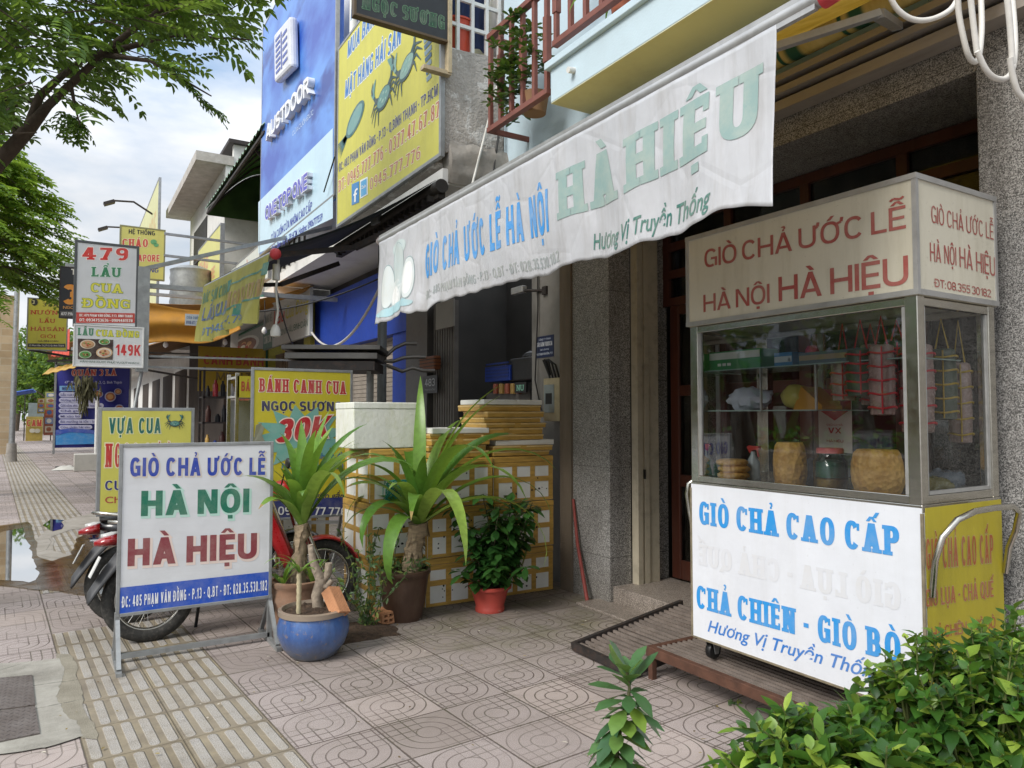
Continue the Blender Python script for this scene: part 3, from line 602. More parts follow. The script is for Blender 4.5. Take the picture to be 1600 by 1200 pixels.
# ---------------------------------------------------------------- sign faces located on their real planes
def _hit(s, u, v): d = ray(u, v); return EYE + d * ((s.o - EYE).dot(s.n) / d.dot(s.n))
def _pt(s, t, u0, v0, u1, v1, vt, col, out=None, ob=.05, oo=(0, 0), off=.0018, deep=0., **k):
    a, b, c = s.hit(u0, v0), s.hit(u1, v1), s.hit(u0, vt)
    if deep: put(s.mb, t, a, b, c.z - a.z, ink(col), s.n, off=off, deep=deep, **k); return
    hh = c.z - a.z
    if out: sh = s.d * oo[0] * hh + s.up * oo[1] * hh; put(s.mb, t, a + sh, b + sh, hh, ink(out), s.n, off=off - .0008, grow=ob, **k)
    put(s.mb, t, a, b, hh, ink(col), s.n, off=off, **k)
def _pp(s, pts, col, off=.004): s.mb.poly([s.hit(u, v) + s.n * off for u, v in pts], ink(col) if isinstance(col, str) else col)
def _fr(s, u, v): p = s.hit(u, v); return ((p - s.o).dot(s.d) / s.w, (p - s.o).z / s.h)
Board.hit = _hit; Board.pt = _pt; Board.pp = _pp; Board.fr = _fr
def boardX(X, u0, vb, u1, vt):
    o = onX(u0, vb, X); e = onX(u1, vb, X); return Board(o, (0, e.y - o.y, 0), onX(u0, vt, X).z - o.z)
def boardY(Y, u0, vb, u1, vt):
    o = onY(u0, vb, Y); e = onY(u1, vb, Y); return Board(o, (e.x - o.x, 0, 0), onY(u0, vt, Y).z - o.z)
# ================================================================ THE SETTING
g = MB(); g.poly([(-90, -60, 0), (140, -60, 0), (140, 320, 0), (-90, 320, 0)]); struct('pavement', g, ring_paving())
def pq(p, q, z=0.): return (p * math.cos(PA) - q * math.sin(PA), p * math.sin(PA) + q * math.cos(PA), z)
g = MB()
for q0, q1 in ((-4, 6.16), (7.6, 60)): g.poly([pq(.39, q0, .004), pq(1.19, q0, .004), pq(1.19, q1, .004), pq(.39, q1, .004)])
struct('tactile_paving', g, tactile_paving())
g = MB(); g.poly([pq(-60, -40, .004), pq(-2.2, -40, .004), pq(-2.2, 300, .004), pq(-60, 300, .004)])
struct('road', g, cement('asphalt', '4e4d4c', '3c3b3a', 2, .004))
g = MB(); g.b2((0, 0, 0), (1, 1, 1)); g.v = [pq(-2.2 + x * .2, -40 + y * 340, z * .12) for x, y, z in g.v]; struct('kerb', g, cement('kerb_cement', 'a09c94', '86827a'))
def blob(cx, cy, rx, ry, n=26, seed=0, wob=.25, z=.004, rot=0.):
    r = []
    for i in range(n):
        t = 2 * math.pi * i / n; k = 1 + wob * (noise.noise(V((math.cos(t) * 1.6 + seed, math.sin(t) * 1.6, seed * 3.1))) * 1.6 + .35 * noise.noise(V((math.cos(t) * 6, math.sin(t) * 6, seed))))
        x, y = rx * k * math.cos(t), ry * k * math.sin(t); r.append((cx + x * math.cos(rot) - y * math.sin(rot), cy + x * math.sin(rot) + y * math.cos(rot), z))
    return r
def ragged(pts, z, amp=.05):
    q = [onZ(u, v) for u, v in pts]; r = []
    for i in range(len(q)):
        a, c = q[i], q[(i + 1) % len(q)]
        for k in range(8): p = a.lerp(c, k / 8); n_ = noise.noise_vector(p * 4) * amp * min(1., (c - a).length * 1.5) + noise.noise_vector(p * 17) * amp * .35; r.append((p.x + n_.x, p.y + n_.y, z))
    return r
g = MB(); g.poly([p for p in [*ragged([(u, v) for u, v in ((40, 868), (62, 838), (95, 815), (150, 800), (200, 797), (215, 812), (160, 824), (110, 828), (80, 840), (85, 862), (120, 872), (140, 878), (95, 884), (52, 884))], .008, .03)]])
struct('cement_patch', g, cement('patch_cement', '9c958b', '7b7469', 2.4))
g = MB(); g.poly(ragged(((-160, 1048), (40, 1036), (92, 1030), (100, 1060), (88, 1090), (95, 1110), (118, 1130), (126, 1152), (60, 1176), (-160, 1200)), .008, .04))
struct('cement_surround', g, cement('surround_cement', 'a5a197', '77736a', 3))
g = MB(); g.poly(ragged(((90, 1022), (110, 1024), (122, 1060), (134, 1100), (150, 1158), (120, 1156), (90, 1120), (78, 1092)), .007, .03)); struct('mortar_fill', g, cement('mortar', '979080', '7b7464', 5, .006))
def pudm():
    gg = G('puddle_water'); tr = gg.n('ShaderNodeBsdfTransparent', {0: (.42, .34, .2, 1)}); gl = gg.n('ShaderNodeBsdfGlossy', {'Roughness': .02})
    fr = gg.n('ShaderNodeFresnel', {'IOR': 1.55}).outputs[0]; ms = gg.n('ShaderNodeMixShader', {0: gg.math('MINIMUM', gg.math('MULTIPLY', fr, 1.25), 1.), 1: tr.outputs[0], 2: gl.outputs[0]}); gg.put(gg.o.inputs[0], ms.outputs[0]); return gg.m
PUD = pudm()
def puddle(pts, z=.012):
    b = MB(); q = [onZ(u, v) for u, v in pts]; out_ = []
    for i in range(len(q)):                                # ragged shoreline
        a, c = q[i], q[(i + 1) % len(q)]
        for k in range(5):
            p = a.lerp(c, k / 5); n_ = noise.noise_vector(p * 5) * .05 * min(1., (c - a).length * 1.5); out_.append((p.x + n_.x, p.y + n_.y, z))
    b.poly(out_); o = struct('puddle', b, PUD); return o
wm = G('wet_paving'); tr_ = wm.n('ShaderNodeBsdfTransparent', {0: (.62, .5, .3, 1)}); wv_ = wm.n('ShaderNodeNewGeometry').outputs['Position']; wm.set(Base_Color=lin('4a3818'), Roughness=.12); wm.put(wm.o.inputs[0], wm.n('ShaderNodeMixShader', {0: wm.math('ADD', wm.math('MULTIPLY', wm.ramp(wm.noise(4, 6, .7, vec=wv_), .35, .65), .5), .2), 1: tr_.outputs[0], 2: wm.b.outputs[0]}).outputs[0])
g = MB(); g.poly(ragged(((50, 905), (60, 884), (110, 868), (120, 842), (150, 822), (210, 810), (240, 850), (230, 905), (180, 935), (120, 930), (70, 922)), .010, .05)); struct('wet_stain', g, wm.m)
g = MB(); g.poly(ragged(((-60, 912), (-60, 836), (0, 822), (44, 816), (56, 846), (62, 872), (92, 884), (96, 912), (66, 924), (10, 917)), .0095, .04)); struct('wet_stain', g, wm.m)
puddle([(-40, 905), (-40, 848), (5, 832), (36, 826), (44, 850), (48, 874), (56, 886), (60, 898), (56, 908), (46, 912), (36, 910), (10, 909)])
puddle([(66, 822), (78, 812), (98, 814), (96, 828), (80, 832)])
puddle([(134, 842), (150, 832), (190, 832), (196, 846), (160, 858)])
# soil spilt round the flower pots
g = MB()
def moundf(u, v):
    x = 1.5 + u * .62; y = 4.86 + v * .5; e = max(0, 1 - ((u - .5) / .5) ** 2) * max(0, 1 - ((v - .5) / .5) ** 2)
    return (x, y, -.012 + .05 * e ** .6 + .016 * noise.noise(V((x * 9, y * 9, 0))))
g.grid(moundf, 22, 18); o = g.build('spilled_soil', M['soil'], smooth=180); tag(o, 'dark soil spilled on the paving beside the blue pot', 'soil', kind='stuff')
# manhole cover
def coverm():
    gg = G('tread_plate'); v = gg.n('ShaderNodeNewGeometry').outputs['Position']; sx = gg.n('ShaderNodeSeparateXYZ', {0: v})
    a = gg.math('ADD', sx.outputs[0], sx.outputs[1]); b = gg.math('SUBTRACT', sx.outputs[0], sx.outputs[1])
    i, x = cell(gg, a, 0, .05); j, y = cell(gg, b, 0, .05); par = gg.math('MODULO', gg.math('ABSOLUTE', gg.math('ADD', i, j)), 2.)
    lx = gg.math('ADD', gg.math('MULTIPLY', par, x), gg.math('MULTIPLY', gg.math('SUBTRACT', 1., par), y)); ly = gg.math('ADD', gg.math('MULTIPLY', par, y), gg.math('MULTIPLY', gg.math('SUBTRACT', 1., par), x))
    d = gg.math('SQRT', gg.math('ADD', gg.math('POWER', gg.math('DIVIDE', lx, 2.6), 2.), gg.math('POWER', ly, 2.)))
    bar = gg.math('SUBTRACT', 1., gg.n('ShaderNodeMapRange', {0: d, 1: .004, 2: .008}).outputs[0])
    f = gg.noise(6, 6, .7, vec=v); col = gg.mix(gg.ramp(f, .35, .7), lin('736b66'), lin('5a504a')); col = gg.mix(gg.math('MULTIPLY', bar, .4), col, lin('4a4542'))
    gg.set(Base_Color=col, Metallic=.35, Roughness=.62); gg.bump(bar, .004); return gg.m
CVM = coverm()
mc = thing('manhole_cover', 'grey metal tread plate cover set in the pavement cement', 'manhole cover', tuple(onZ(-10, 1110)))
for quad in (((-160, 1078), (50, 1058), (55, 1105), (-160, 1135)), ((-160, 1138), (55, 1107), (62, 1150), (-160, 1196))):
    b = MB(); q = [onZ(u, v) for u, v in quad]; b.prism([(p.x, p.y, .009) for p in reversed(q)], (0, 0, .006)); b.build('plate', CVM, mc, fixn=True)
# ================================================================ SHOP 485 (the cart's shop)
GR = granite('speckled_granite', '474747', '83817e', 'b8b6b2', 210.)
GRS = granite('step_granite', '5a534e', '968c84', 'c4b9b0', 230., .25)
hs = thing('shophouse', 'two storey shop house with speckled granite columns and pale blue upper wall', 'house', (4.2, 3.3, 0))
b = MB(); b.b2((3.85, 4.74, 0), (4.08, 5.25, 3.62)); b.build('granite_column', GR, hs, bevel=.004)
b = MB(); b.b2((3.85, .2, 0), (4.08, 1.84, 3.62)); b.build('granite_column', GR, hs, bevel=.004)
b = MB(); b.b2((4.36, 4.74, .15), (4.5, 5.0, 3.3)); b.b2((4.36, 1.6, .15), (4.5, 1.84, 3.3)); b.each('granite_jamb', GR, hs)
b = MB(); b.b2((3.87, 1.84, 3.28), (4.5, 4.74, 3.58)); b.build('lintel', GR, hs)
b = MB(); b.b2((3.83, 5.25, 0), (4.3, 5.42, 4.1)); b.build('concrete_strip', mat('weathered_strip', '6d6153', .9, 0, .3, 5, bump=.004, dirt=.5, stretch=(1, 1, .15)), hs)
b = MB(); b.b2((3.88, 1.84, 0), (4.52, 4.74, .15)); b.b2((3.62, 2.0, 0), (3.88, 4.9, .022)); b.build('step', GRS, hs, bevel=.006)
b = MB()                                                     # shutter guides
for y in (4.7, 1.88): b.b2((4.09, y - .04, .15), (4.14, y + .04, 3.28)); b.b2((4.17, y - .035, .15), (4.22, y + .035, 3.28)); b.b2((4.14, y - .02, .15), (4.17, y + .02, 3.28)); b.b2((4.22, y - .02, .15), (4.34, y + .02, 3.28))
b.each('shutter_guide', M['cream'], hs, 4)
b = MB(); b.b2((4.0, 4.59, .55), (4.005, 4.6, .56)); b = MB(); b.b2((4.165, 4.655, 1.02), (4.17, 4.685, 1.1)); b.build('lock', M['black'], hs)
# door wall of dark wood with glass
def door(y0, y1):
    d = MB(); X = 4.47; d.b2((X, y0, .17), (X + .05, y0 + .1, 2.5)); d.b2((X, y1 - .1, .17), (X + .05, y1, 2.5))
    for z, h_ in ((.17, .16), (.95, .1), (1.72, .09), (2.42, .08)): d.b2((X + .003, y0 + .1, z), (X + .047, y1 - .1, z + h_))
    o = d.build('door', M['wood'], hs, bevel=.006); q = MB()
    for z0, z1 in ((.33, .95), (1.05, 1.72), (1.81, 2.42)): q.b2((X + .02, y0 + .1, z0), (X + .028, y1 - .1, z1))
    q.build('pane', M['dimglass'], o); q = MB(); q.tube([(X - .02, y0 + .05, 1.05), (X - .05, y0 + .05, 1.07), (X - .05, y0 + .05, 1.22), (X - .02, y0 + .05, 1.24)], .008); q.build('handle', M['steel'], o, smooth=60)
for i in range(4): door(1.86 + .705 * i, 1.86 + .705 * (i + 1) - .012)
b = MB(); X = 4.46
for z in (2.5, 2.74, 2.98, 3.2): b.b2((X, 1.84, z), (X + .07, 4.74, z + .07))
for y in (1.84, 2.55, 3.26, 3.97, 4.67): b.b2((X + .003, y, 2.5), (X + .067, y + .07, 3.27))
t_ = b.build('transom', M['wood'], hs); q = MB(); q.b2((X + .03, 1.85, 2.52), (X + .036, 4.7, 3.26)); q.build('pane', M['dimglass'], t_)
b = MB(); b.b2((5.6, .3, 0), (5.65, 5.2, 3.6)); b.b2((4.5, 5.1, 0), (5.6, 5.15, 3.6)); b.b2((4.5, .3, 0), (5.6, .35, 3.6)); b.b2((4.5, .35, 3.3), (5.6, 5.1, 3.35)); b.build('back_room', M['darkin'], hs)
# upper storey
b = MB(); b.b2((3.86, -1.2, 3.62), (4.1, 6.46, 9.5)); b.build('upper_wall', M['bluewall'], hs)
b = MB(); b.b2((3.40, -1.2, 4.16), (3.86, 4.93, 4.44)); b.b2((3.36, -1.2, 4.44), (3.86, 4.97, 4.5)); b.build('balcony_slab', M['bluewall'], hs, bevel=.006)
b = MB(); b.b2((3.402, -1.2, 4.152), (3.86, 4.928, 4.158)); b.build('soffit', M['soffit'], hs)
b = MB()                                                     # vent pipes
for y, z in ((5.9, 4.0), (4.6, 4.3)): b.tube([(3.87 if y > 5 else 3.41, y, z), (3.80 if y > 5 else 3.34, y, z - .01)], .025)
b.each('drain_spout', M['whitepaint'], hs, smooth=40)
rl = MB()
for y0, y1, zb, zt in ((4.98, 6.0, 4.26, 5.22), (-1.2, 4.9, 4.62, 5.5)):
    x = 3.42; rl.b2((x - .03, y0, zb), (x + .03, y1, zb + .05)); rl.b2((x - .035, y0, zt - .05), (x + .035, y1, zt))
    n = int((y1 - y0) / .2)
    for i in range(n + 1):
        y = y0 + .03 + (y1 - y0 - .06) * i / n; rl.b2((x - .02, y - .02, zb + .05), (x + .02, y + .02, zt - .05))
        if i % 2 == 0: rl.b2((x - .028, y - .028, zb + .28), (x + .028, y + .028, zt - .28))
for z in (4.26, 5.17): rl.b2((3.45, 5.97, z), (3.86, 6.0, z + .05))
rl.build('railing', M['brownrail'], hs, bevel=.003)
# ---- awning with its long printed valance
BX_, BZ = 2.1, onX(593, 378, 2.1).z
YL, YR = onX(593, 378, BX_).y, onX(1215, 32, BX_).y
aw = thing('awning', 'yellow retractable awning on folding arms over the granite shop front', 'awning', (3.75, 3.5, 3.6))
b = MB(); b.tube([(BX_ + .03, YL + .05, BZ + .02), (BX_ + .03, YR - .16, BZ + .02)], .028, 12); b.box((BX_ + .02, (YL + YR) / 2 - .05, BZ + .02), (.02, YL - YR + .18, .075)); b.build('front_bar', M['alu'], aw, smooth=40)
b = MB(); b.tube([(BX_ + .03, YR - .16, BZ + .02), (BX_ + .03, YR - .21, BZ + .02)], [.04, .036], 14); b.build('end_cap', mat('red_cap', 'c23a40', .5), aw, smooth=40)
b = MB(); b.tube([(BX_ + .03, YL + .05, BZ + .02), (BX_ + .03, YL + .08, BZ + .02)], [.036, .03], 14); b.build('end_cap', mat('worn_cap', '9b8f8c', .5), aw, smooth=40)
def awm():
    gg = G('awning_fabric'); v = gg.n('ShaderNodeSeparateXYZ', {0: gg.n('ShaderNodeNewGeometry').outputs['Position']}).outputs[1]
    i, x = cell(gg, v, .1, .42); st = mx_(gg, linemask(gg, gg.math('ADD', x, .06), .045), linemask(gg, gg.math('SUBTRACT', x, .035), .012))
    f = gg.noise(4, 6, .6, stretch=(1, 3, 1)); c1 = gg.mix(gg.ramp(f, .3, .7), lin('b29c4a'), lin('d2bd78'))
    return gg, c1, st
gg, c1, st = awm(); gg.set(Base_Color=c1, Roughness=.75)
t = gg.n('ShaderNodeBsdfTranslucent', {0: c1}); ms = gg.n('ShaderNodeMixShader', {0: .55, 1: gg.b.outputs[0], 2: t.outputs[0]}); gg.put(gg.o.inputs[0], ms.outputs[0]); FAB = gg.m
b = MB(); b.grid(lambda u, v: (BX_ + .03 + 1.60 * v, YR - .1 + (YL - YR + .1) * u, BZ + .05 + .88 * v - .06 * math.sin(math.pi * v) + .006 * math.sin(u * 40)), 40, 12); b.build('canopy_fabric', FAB, aw, smooth=180, solid=.003)
gg, c1, st = awm(); gg.m.name = 'rolled_fabric'; gg.set(Base_Color=gg.mix(st, c1, lin('1f5138')), Roughness=.75); gg2 = gg.m
b = MB(); b.tube([(3.72, YR - .5, 3.79), (3.72, YL - .05, 3.79)], .085, 24); b.build('roller', gg2, aw, smooth=180)
b = MB(); b.b2((3.70, YR - .7, 3.61), (3.85, YL, 3.65)); b.b2((3.70, YR - .7, 3.53), (3.85, YL - .02, 3.57)); b.b2((3.73, YR - .7, 3.44), (3.855, YL - .05, 3.5)); b.build('cassette', mat('awning_cassette', 'a8a19a', .5, .2, .12, 5, dirt=.35, stretch=(1, .2, 1)), aw)
b = MB()
for y in (YR + .5, YL - .4): b.bar((3.7, y, 3.6), (2.95, y - .35, 3.28), .05, .035); b.bar((2.95, y - .35, 3.28), (BX_ + .05, y, BZ + .02), .045, .03)
b.each('folding_arm', M['alu'], aw, 2)
# printed valance hanging from the bar
BL, BH = YL - YR, .64
def bmap(s_, t, lift=0.):
    """s_ metres from the left end, t metres below the bar (negative)"""
    d = -t / BH; a = s_ / BL
    x = .015 * d * math.sin(s_ * 9 + 2.2 * math.sin(s_ * 2.1)) + .028 * d * noise.noise(V((s_ * 2.3, d * 1.6, 3))) + .006 * noise.noise(V((s_ * 9, d * 3.2, 1.7)))
    x += .05 * d * d * math.sin(s_ * 1.7 + 1) + .007 * math.sin(s_ * 34 + 3 * noise.noise(V((s_ * 3, 0, 5)))) * max(0, 1 - a * 1.5) * (.4 + .6 * d)
    zz = t * (1 - .05 * a + .02 * math.sin(s_ * 2.3 + .8) * d + .06 * noise.noise(V((s_ * 2.9, 7, 2))) * d + .03 * noise.noise(V((s_ * 8, 3, 2))) * d + .02 * max(0, 1 - s_ / .22) * d + .06 * max(0., 1 - (BL - s_) / .3) * d)
    yy = YL - s_ - .05 * max(0, 1 - s_ / .4) * d + .03 * max(0, 1 - (BL - s_) / .25) * math.sin(d * 3) * d
    return V((BX_ - .004 - x - lift, yy, BZ - .01 + zz))
def valm():
    gg = G('valance_sheet'); p = gg.n('ShaderNodeNewGeometry').outputs['Position']; z = gg.n('ShaderNodeSeparateXYZ', {0: p})
    f = gg.noise(1.6, 6, .65, vec=p); s_ = gg.noise(7, 6, .72, vec=p, stretch=(1, 1, .1))
    c = gg.mix(gg.ramp(f, .3, .7), lin('c9cbce'), lin('dcdde0')); c = gg.mix(gg.math('MULTIPLY', gg.ramp(s_, .5, .8), .5), c, lin('9d978e')); c = gg.mix(gg.math('MULTIPLY', gg.ramp(gg.noise(2.4, 6, .65, vec=p), .5, .75), .2), c, lin('b0aaa0'))
    low = gg.n('ShaderNodeMapRange', {0: gg.math('ADD', z.outputs[2], gg.math('MULTIPLY', gg.noise(3, 6, .7, vec=p), .22)), 1: BZ - BH + .22, 2: BZ - BH + .03}).outputs[0]
    far = gg.n('ShaderNodeMapRange', {0: z.outputs[1], 1: 3.4, 2: 4.6}).outputs[0]
    blot = gg.ramp(gg.noise(6, 7, .75, vec=p), .42, .66)
    c = gg.mix(gg.math('MULTIPLY', gg.math('MULTIPLY', low, blot), gg.math('ADD', gg.math('MULTIPLY', far, .6), .12)), c, lin('6f6250'))
    gg.set(Base_Color=c, Roughness=.45); cr = gg.n('ShaderNodeTexVoronoi', {'Vector': p, 'Scale': 3.2}, feature='DISTANCE_TO_EDGE').outputs['Distance']; gg.bump(gg.math('ADD', gg.math('ADD', gg.noise(4, 3, .5, vec=p), gg.math('MULTIPLY', gg.noise(22, 2, .5, vec=p, stretch=(1, 1, .14)), .6)), gg.math('MULTIPLY', gg.math('MINIMUM', cr, .06), 2.5)), .016, .7)
    t = gg.n('ShaderNodeBsdfTranslucent', {0: c}); ms = gg.n('ShaderNodeMixShader', {0: .3, 1: gg.b.outputs[0], 2: t.outputs[0]}); gg.put(gg.o.inputs[0], ms.outputs[0]); return gg.m
va = MB(); va.grid(lambda u, v: bmap(u * BL, -v * BH), 400, 36)
val = va.build('valance', valm(), aw, smooth=180, solid=.001)
vt_ = MB()
def vput(s_, u0, v0, u1, v1, vt, col, **k):
    a, b_, c = onX(u0, v0, BX_), onX(u1, v1, BX_), onX(u0, vt, BX_); s0 = YL - a.y; t0 = a.z - BZ; ln = a.y - b_.y; dt = (b_.z - a.z) / max(ln, .01)
    vs_, fs = flat_text(s_, ln, c.z - a.z, **k); vflat([(s0 + x, t0 + y + dt * x, l) for x, y, l in vs_], fs, ink(col, .36))
def vflat(vs_, fs, m_, lift=.0028):
    bm = bmesh.new(); bv = [bm.verts.new((q[0], q[1], (q[2] if len(q) > 2 else 0) * .00006)) for q in vs_]
    for f in fs:
        try: bm.faces.new([bv[i] for i in f])
        except ValueError: pass
    x0 = min(v[0] for v in vs_); x1 = max(v[0] for v in vs_); y0 = min(v[1] for v in vs_); y1 = max(v[1] for v in vs_)
    if y1 - y0 < .09: k_ = None
    for k_ in range(1, int((x1 - x0) / (.03 if y1 - y0 < .09 else .02))): bmesh.ops.bisect_plane(bm, geom=bm.verts[:] + bm.edges[:] + bm.faces[:], plane_co=(x0 + k_ * (.03 if y1 - y0 < .09 else .02), 0, 0), plane_no=(1, 0, 0))
    for k_ in range(1, 0 if y1 - y0 < .09 else int((y1 - y0) / .04) + 1): bmesh.ops.bisect_plane(bm, geom=bm.verts[:] + bm.edges[:] + bm.faces[:], plane_co=(0, y0 + k_ * .04, 0), plane_no=(0, 1, 0))
    bm.verts.index_update(); vt_.add([bmap(v.co.x, v.co.y, lift + v.co.z) for v in bm.verts], [tuple(v.index for v in f.verts) for f in bm.faces], m_); bm.free()
vput('GIÒ CHẢ ƯỚC LỄ HÀ NỘI', 667, 432, 856, 361, 381, '3d8fd0', bold=.05, spacing=.7)
vput('HÀ', 875, 345, 962, 310, 268, '8aa39f', bold=.075, slab=True, spacing=.95); vput('HIỆU', 981, 300, 1190, 205, 214, '8aa39f', bold=.075, slab=True, spacing=.95)
vput('Hương Vị Truyền Thống', 917, 392, 1117, 330, 367, '2f6d64', bold=.012, shear=.15)
vput('ĐC: 485 PHẠM VĂN ĐỒNG - P.13 - Q.BT - ĐT: 028.35.530.182', 668, 463, 868, 411, 450, '9aa1a1', bold=.015)
def vell(cx, cy, rx, ry, col, rot=0., lift=.0028, n=22):
    vflat([(cx + rx * math.cos(t) * math.cos(rot) - ry * math.sin(t) * math.sin(rot), cy + rx * math.cos(t) * math.sin(rot) + ry * math.sin(t) * math.cos(rot)) for t in [2 * math.pi * i / n for i in range(n)]], [tuple(range(n))], ink(col, .3), lift)
for cx, cy, rx, ry, rt in ((.22, -.38, .11, .16, .1), (.62, -.38, .12, .15, -.05), (.42, -.26, .1, .18, .15), (.40, -.46, .12, .11, -.3)):
    vell(cx, cy, rx + .008, ry + .008, '8fa3a6', rt); vell(cx, cy, rx, ry, 'cfd6d6' if cx != .42 else 'b9c6c6', rt, .0032)
vell(.62, -.38, .09, .12, 'e3e5e4', -.05, .0036); vell(.39, -.48, .08, .075, 'e6e7e6', -.3, .0036); vell(.40, -.57, .34, .035, 'a2c4cb', .03, .004); vell(.42, -.12, .13, .06, 'bccaca')
vt_.build('lettering', None, val)
# ================================================================ SHOP 483 and the blue shop (481), 479 beyond
def peelm():
    gg = G('peeling_plaster'); f = gg.noise(3.2, 7, .7); h = gg.noise(1.1, 4, .6); c = gg.mix(gg.ramp(h, .35, .65), lin('9b958e'), lin('b7b0a8')); c = gg.mix(gg.math('MULTIPLY', gg.ramp(f, .53, .56), .8), c, lin('d6d3ce'))
    d = gg.noise(2.4, 7, .72, stretch=(1, 1, .25)); c = gg.mix(gg.math('MULTIPLY', gg.ramp(d, .52, .72), .6), c, lin('5c564e')); gg.set(Base_Color=c, Roughness=.9); gg.bump(gg.math('ADD', f, gg.noise(30, 4)), .02); return gg.m
b483 = thing('shophouse', 'weathered shop house with peeling balcony parapet behind the yellow seafood sign', 'house', (4.2, 7.5, 0))
b = MB(); b.b2((4.2, 5.42, 0), (4.32, 6.45, 3.75)); b.build('wall', M['greytile'], b483)
b = MB(); b.b2((3.97, 5.42, 0), (4.2, 6.02, 3.75)); b.build('pillar', M['greytile'], b483, bevel=.004)
b = MB(); b.b2((4.05, 8.75, 0), (4.35, 9.45, 3.75)); b.build('pillar', mat('dark_tile', '4d4a47', .4, 0, .15, 5, dirt=.2), b483, bevel=.004)
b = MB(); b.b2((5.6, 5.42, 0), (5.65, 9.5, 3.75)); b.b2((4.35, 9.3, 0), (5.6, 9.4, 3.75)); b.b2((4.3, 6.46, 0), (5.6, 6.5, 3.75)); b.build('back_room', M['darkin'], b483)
b = MB()
for i in range(9): b.b2((4.12, 8.1 + i * .07, 0), (4.16, 8.14 + i * .07, 3.0)); b.b2((4.16, 8.1 + i * .07, 0), (4.18, 8.17 + i * .07, 3.0))
b.build('folded_shutter', mat('shutter_grey', '6f6a63', .6, .2, .2, 6, dirt=.4), b483)
b = MB(); b.b2((3.9, 6.0, 3.75), (4.3, 9.6, 4.0)); b.b2((3.16, 6.48, 3.86), (3.9, 9.6, 4.02)); b.build('balcony_slab', M['white'], b483)
b = MB()                                                     # peeling side parapet, facing the camera
p0, p1 = onY(692, 73, 6.47), onY(786, 92, 6.47)
b.prism([(3.16, 6.47, 4.18), (3.86, 6.47, 4.28), (3.86, 6.47, p1.z), (3.16, 6.47, p0.z)], (0, .16, 0)); b.b2((3.155, 6.63, 4.1), (3.3, 9.6, p0.z - .02)); b.build('parapet', peelm(), b483, fixn=True)
b = MB(); b.grid(lambda u, v: (3.2 + u * .66, 6.40 + .03 * noise.noise(V((u * 4, v * 3, 1))) - .05 * math.sin(v * 3.1), 3.86 + v * .42 + .05 * noise.noise(V((u * 3, v, 8))) + .02 * noise.noise(V((u * 14, v * 9, 8)))), 30, 16); b.b2((3.22, 6.44, 3.88), (3.85, 6.6, 4.26)); b.build('broken_ledge', M['concrete'], b483, smooth=180)
b = MB(); b.b2((3.9, 6.47, 4.02), (4.1, 9.6, 9.5)); b.build('upper_wall', M['white'], b483)
gr = MB(); z0, z1 = p0.z + .0, p0.z + 1.3
for x in (3.17, 3.34, 3.51, 3.68, 3.83): gr.b2((x - .018, 6.5, z0), (x + .018, 6.535, z1))
for z in (z0 + .02, z0 + .3, z0 + .58, z0 + .86, z1): gr.b2((3.15, 6.503, z - .018), (3.86, 6.532, z + .018))
gr.build('balcony_grille', M['whitepaint'], b483)
o = MB().grid(lambda u, v: (3.2 + .66 * u, 6.78 + .03 * math.sin(u * 22) + .03 * math.sin(v * 5), 5.5 + v * .85), 24, 8).build('laundry', mat('navy_cloth', '2e3d63', .85, 0, .3, 5), smooth=180, loc=(3.5, 6.78, 5.5)); tag(o, 'dark blue cloth hung behind the white balcony grille', 'laundry')
o = MB().lathe([(.0, 0), (.13, 0), (.17, .34), (.185, .34), (.185, .36), (.17, .36)], (3.42, 6.69 + .0, z0 + .05), 24).build('bucket', mat('red_bucket', 'c4482c', .5), smooth=40, loc=(3.42, 6.69, z0)); tag(o, 'red plastic bucket behind the white balcony grille', 'bucket')
def shop(name, label, y0, y1, x, h, m, depth=1.6):
    r = thing(name, label, 'house', (x, (y0 + y1) / 2, 0)); return r
b481 = thing('shophouse', 'shop house with blue columns and a closed cream roller shutter', 'house', (4.2, 11.7, 0))
b = MB(); b.b2((4.1, 9.46, 0), (4.32, 10.05, 3.5)); b.build('blue_column', M['blue'], b481); b = MB(); b.b2((4.1, 12.6, 0), (4.32, 13.9, 3.5)); b.build('blue_column', M['blue'], b481)
b = MB(); b.b2((4.07, 9.46, 2.75), (4.34, 13.9, 3.75)); b.build('blue_beam', M['blue'], b481)
b = MB()
for i in range(26): b.b2((4.24, 10.05, .95 + i * .07), (4.27, 12.6, 1.012 + i * .07)); b.b2((4.26, 10.05, .95 + i * .07), (4.29, 12.6, 1.02 + i * .07))
b.build('roller_shutter', mat('cream_shutter', '9a9084', .6, .1, .12, 3, dirt=.35), b481)
b = MB(); b.b2((4.2, 10.05, 0), (4.36, 12.6, .95)); b.build('lower_wall', M['greytile'], b481)
b = MB(); b.b2((3.3, 9.6, 4.0), (4.4, 13.95, 4.15)); b.b2((3.9, 9.6, 4.15), (4.1, 13.95, 9.2)); b.build('upper_wall', M['white'], b481); b = MB(); b.b2((4.36, 9.46, 0), (4.5, 13.9, 4.)); b.build('back_room', M['darkin'], b481)
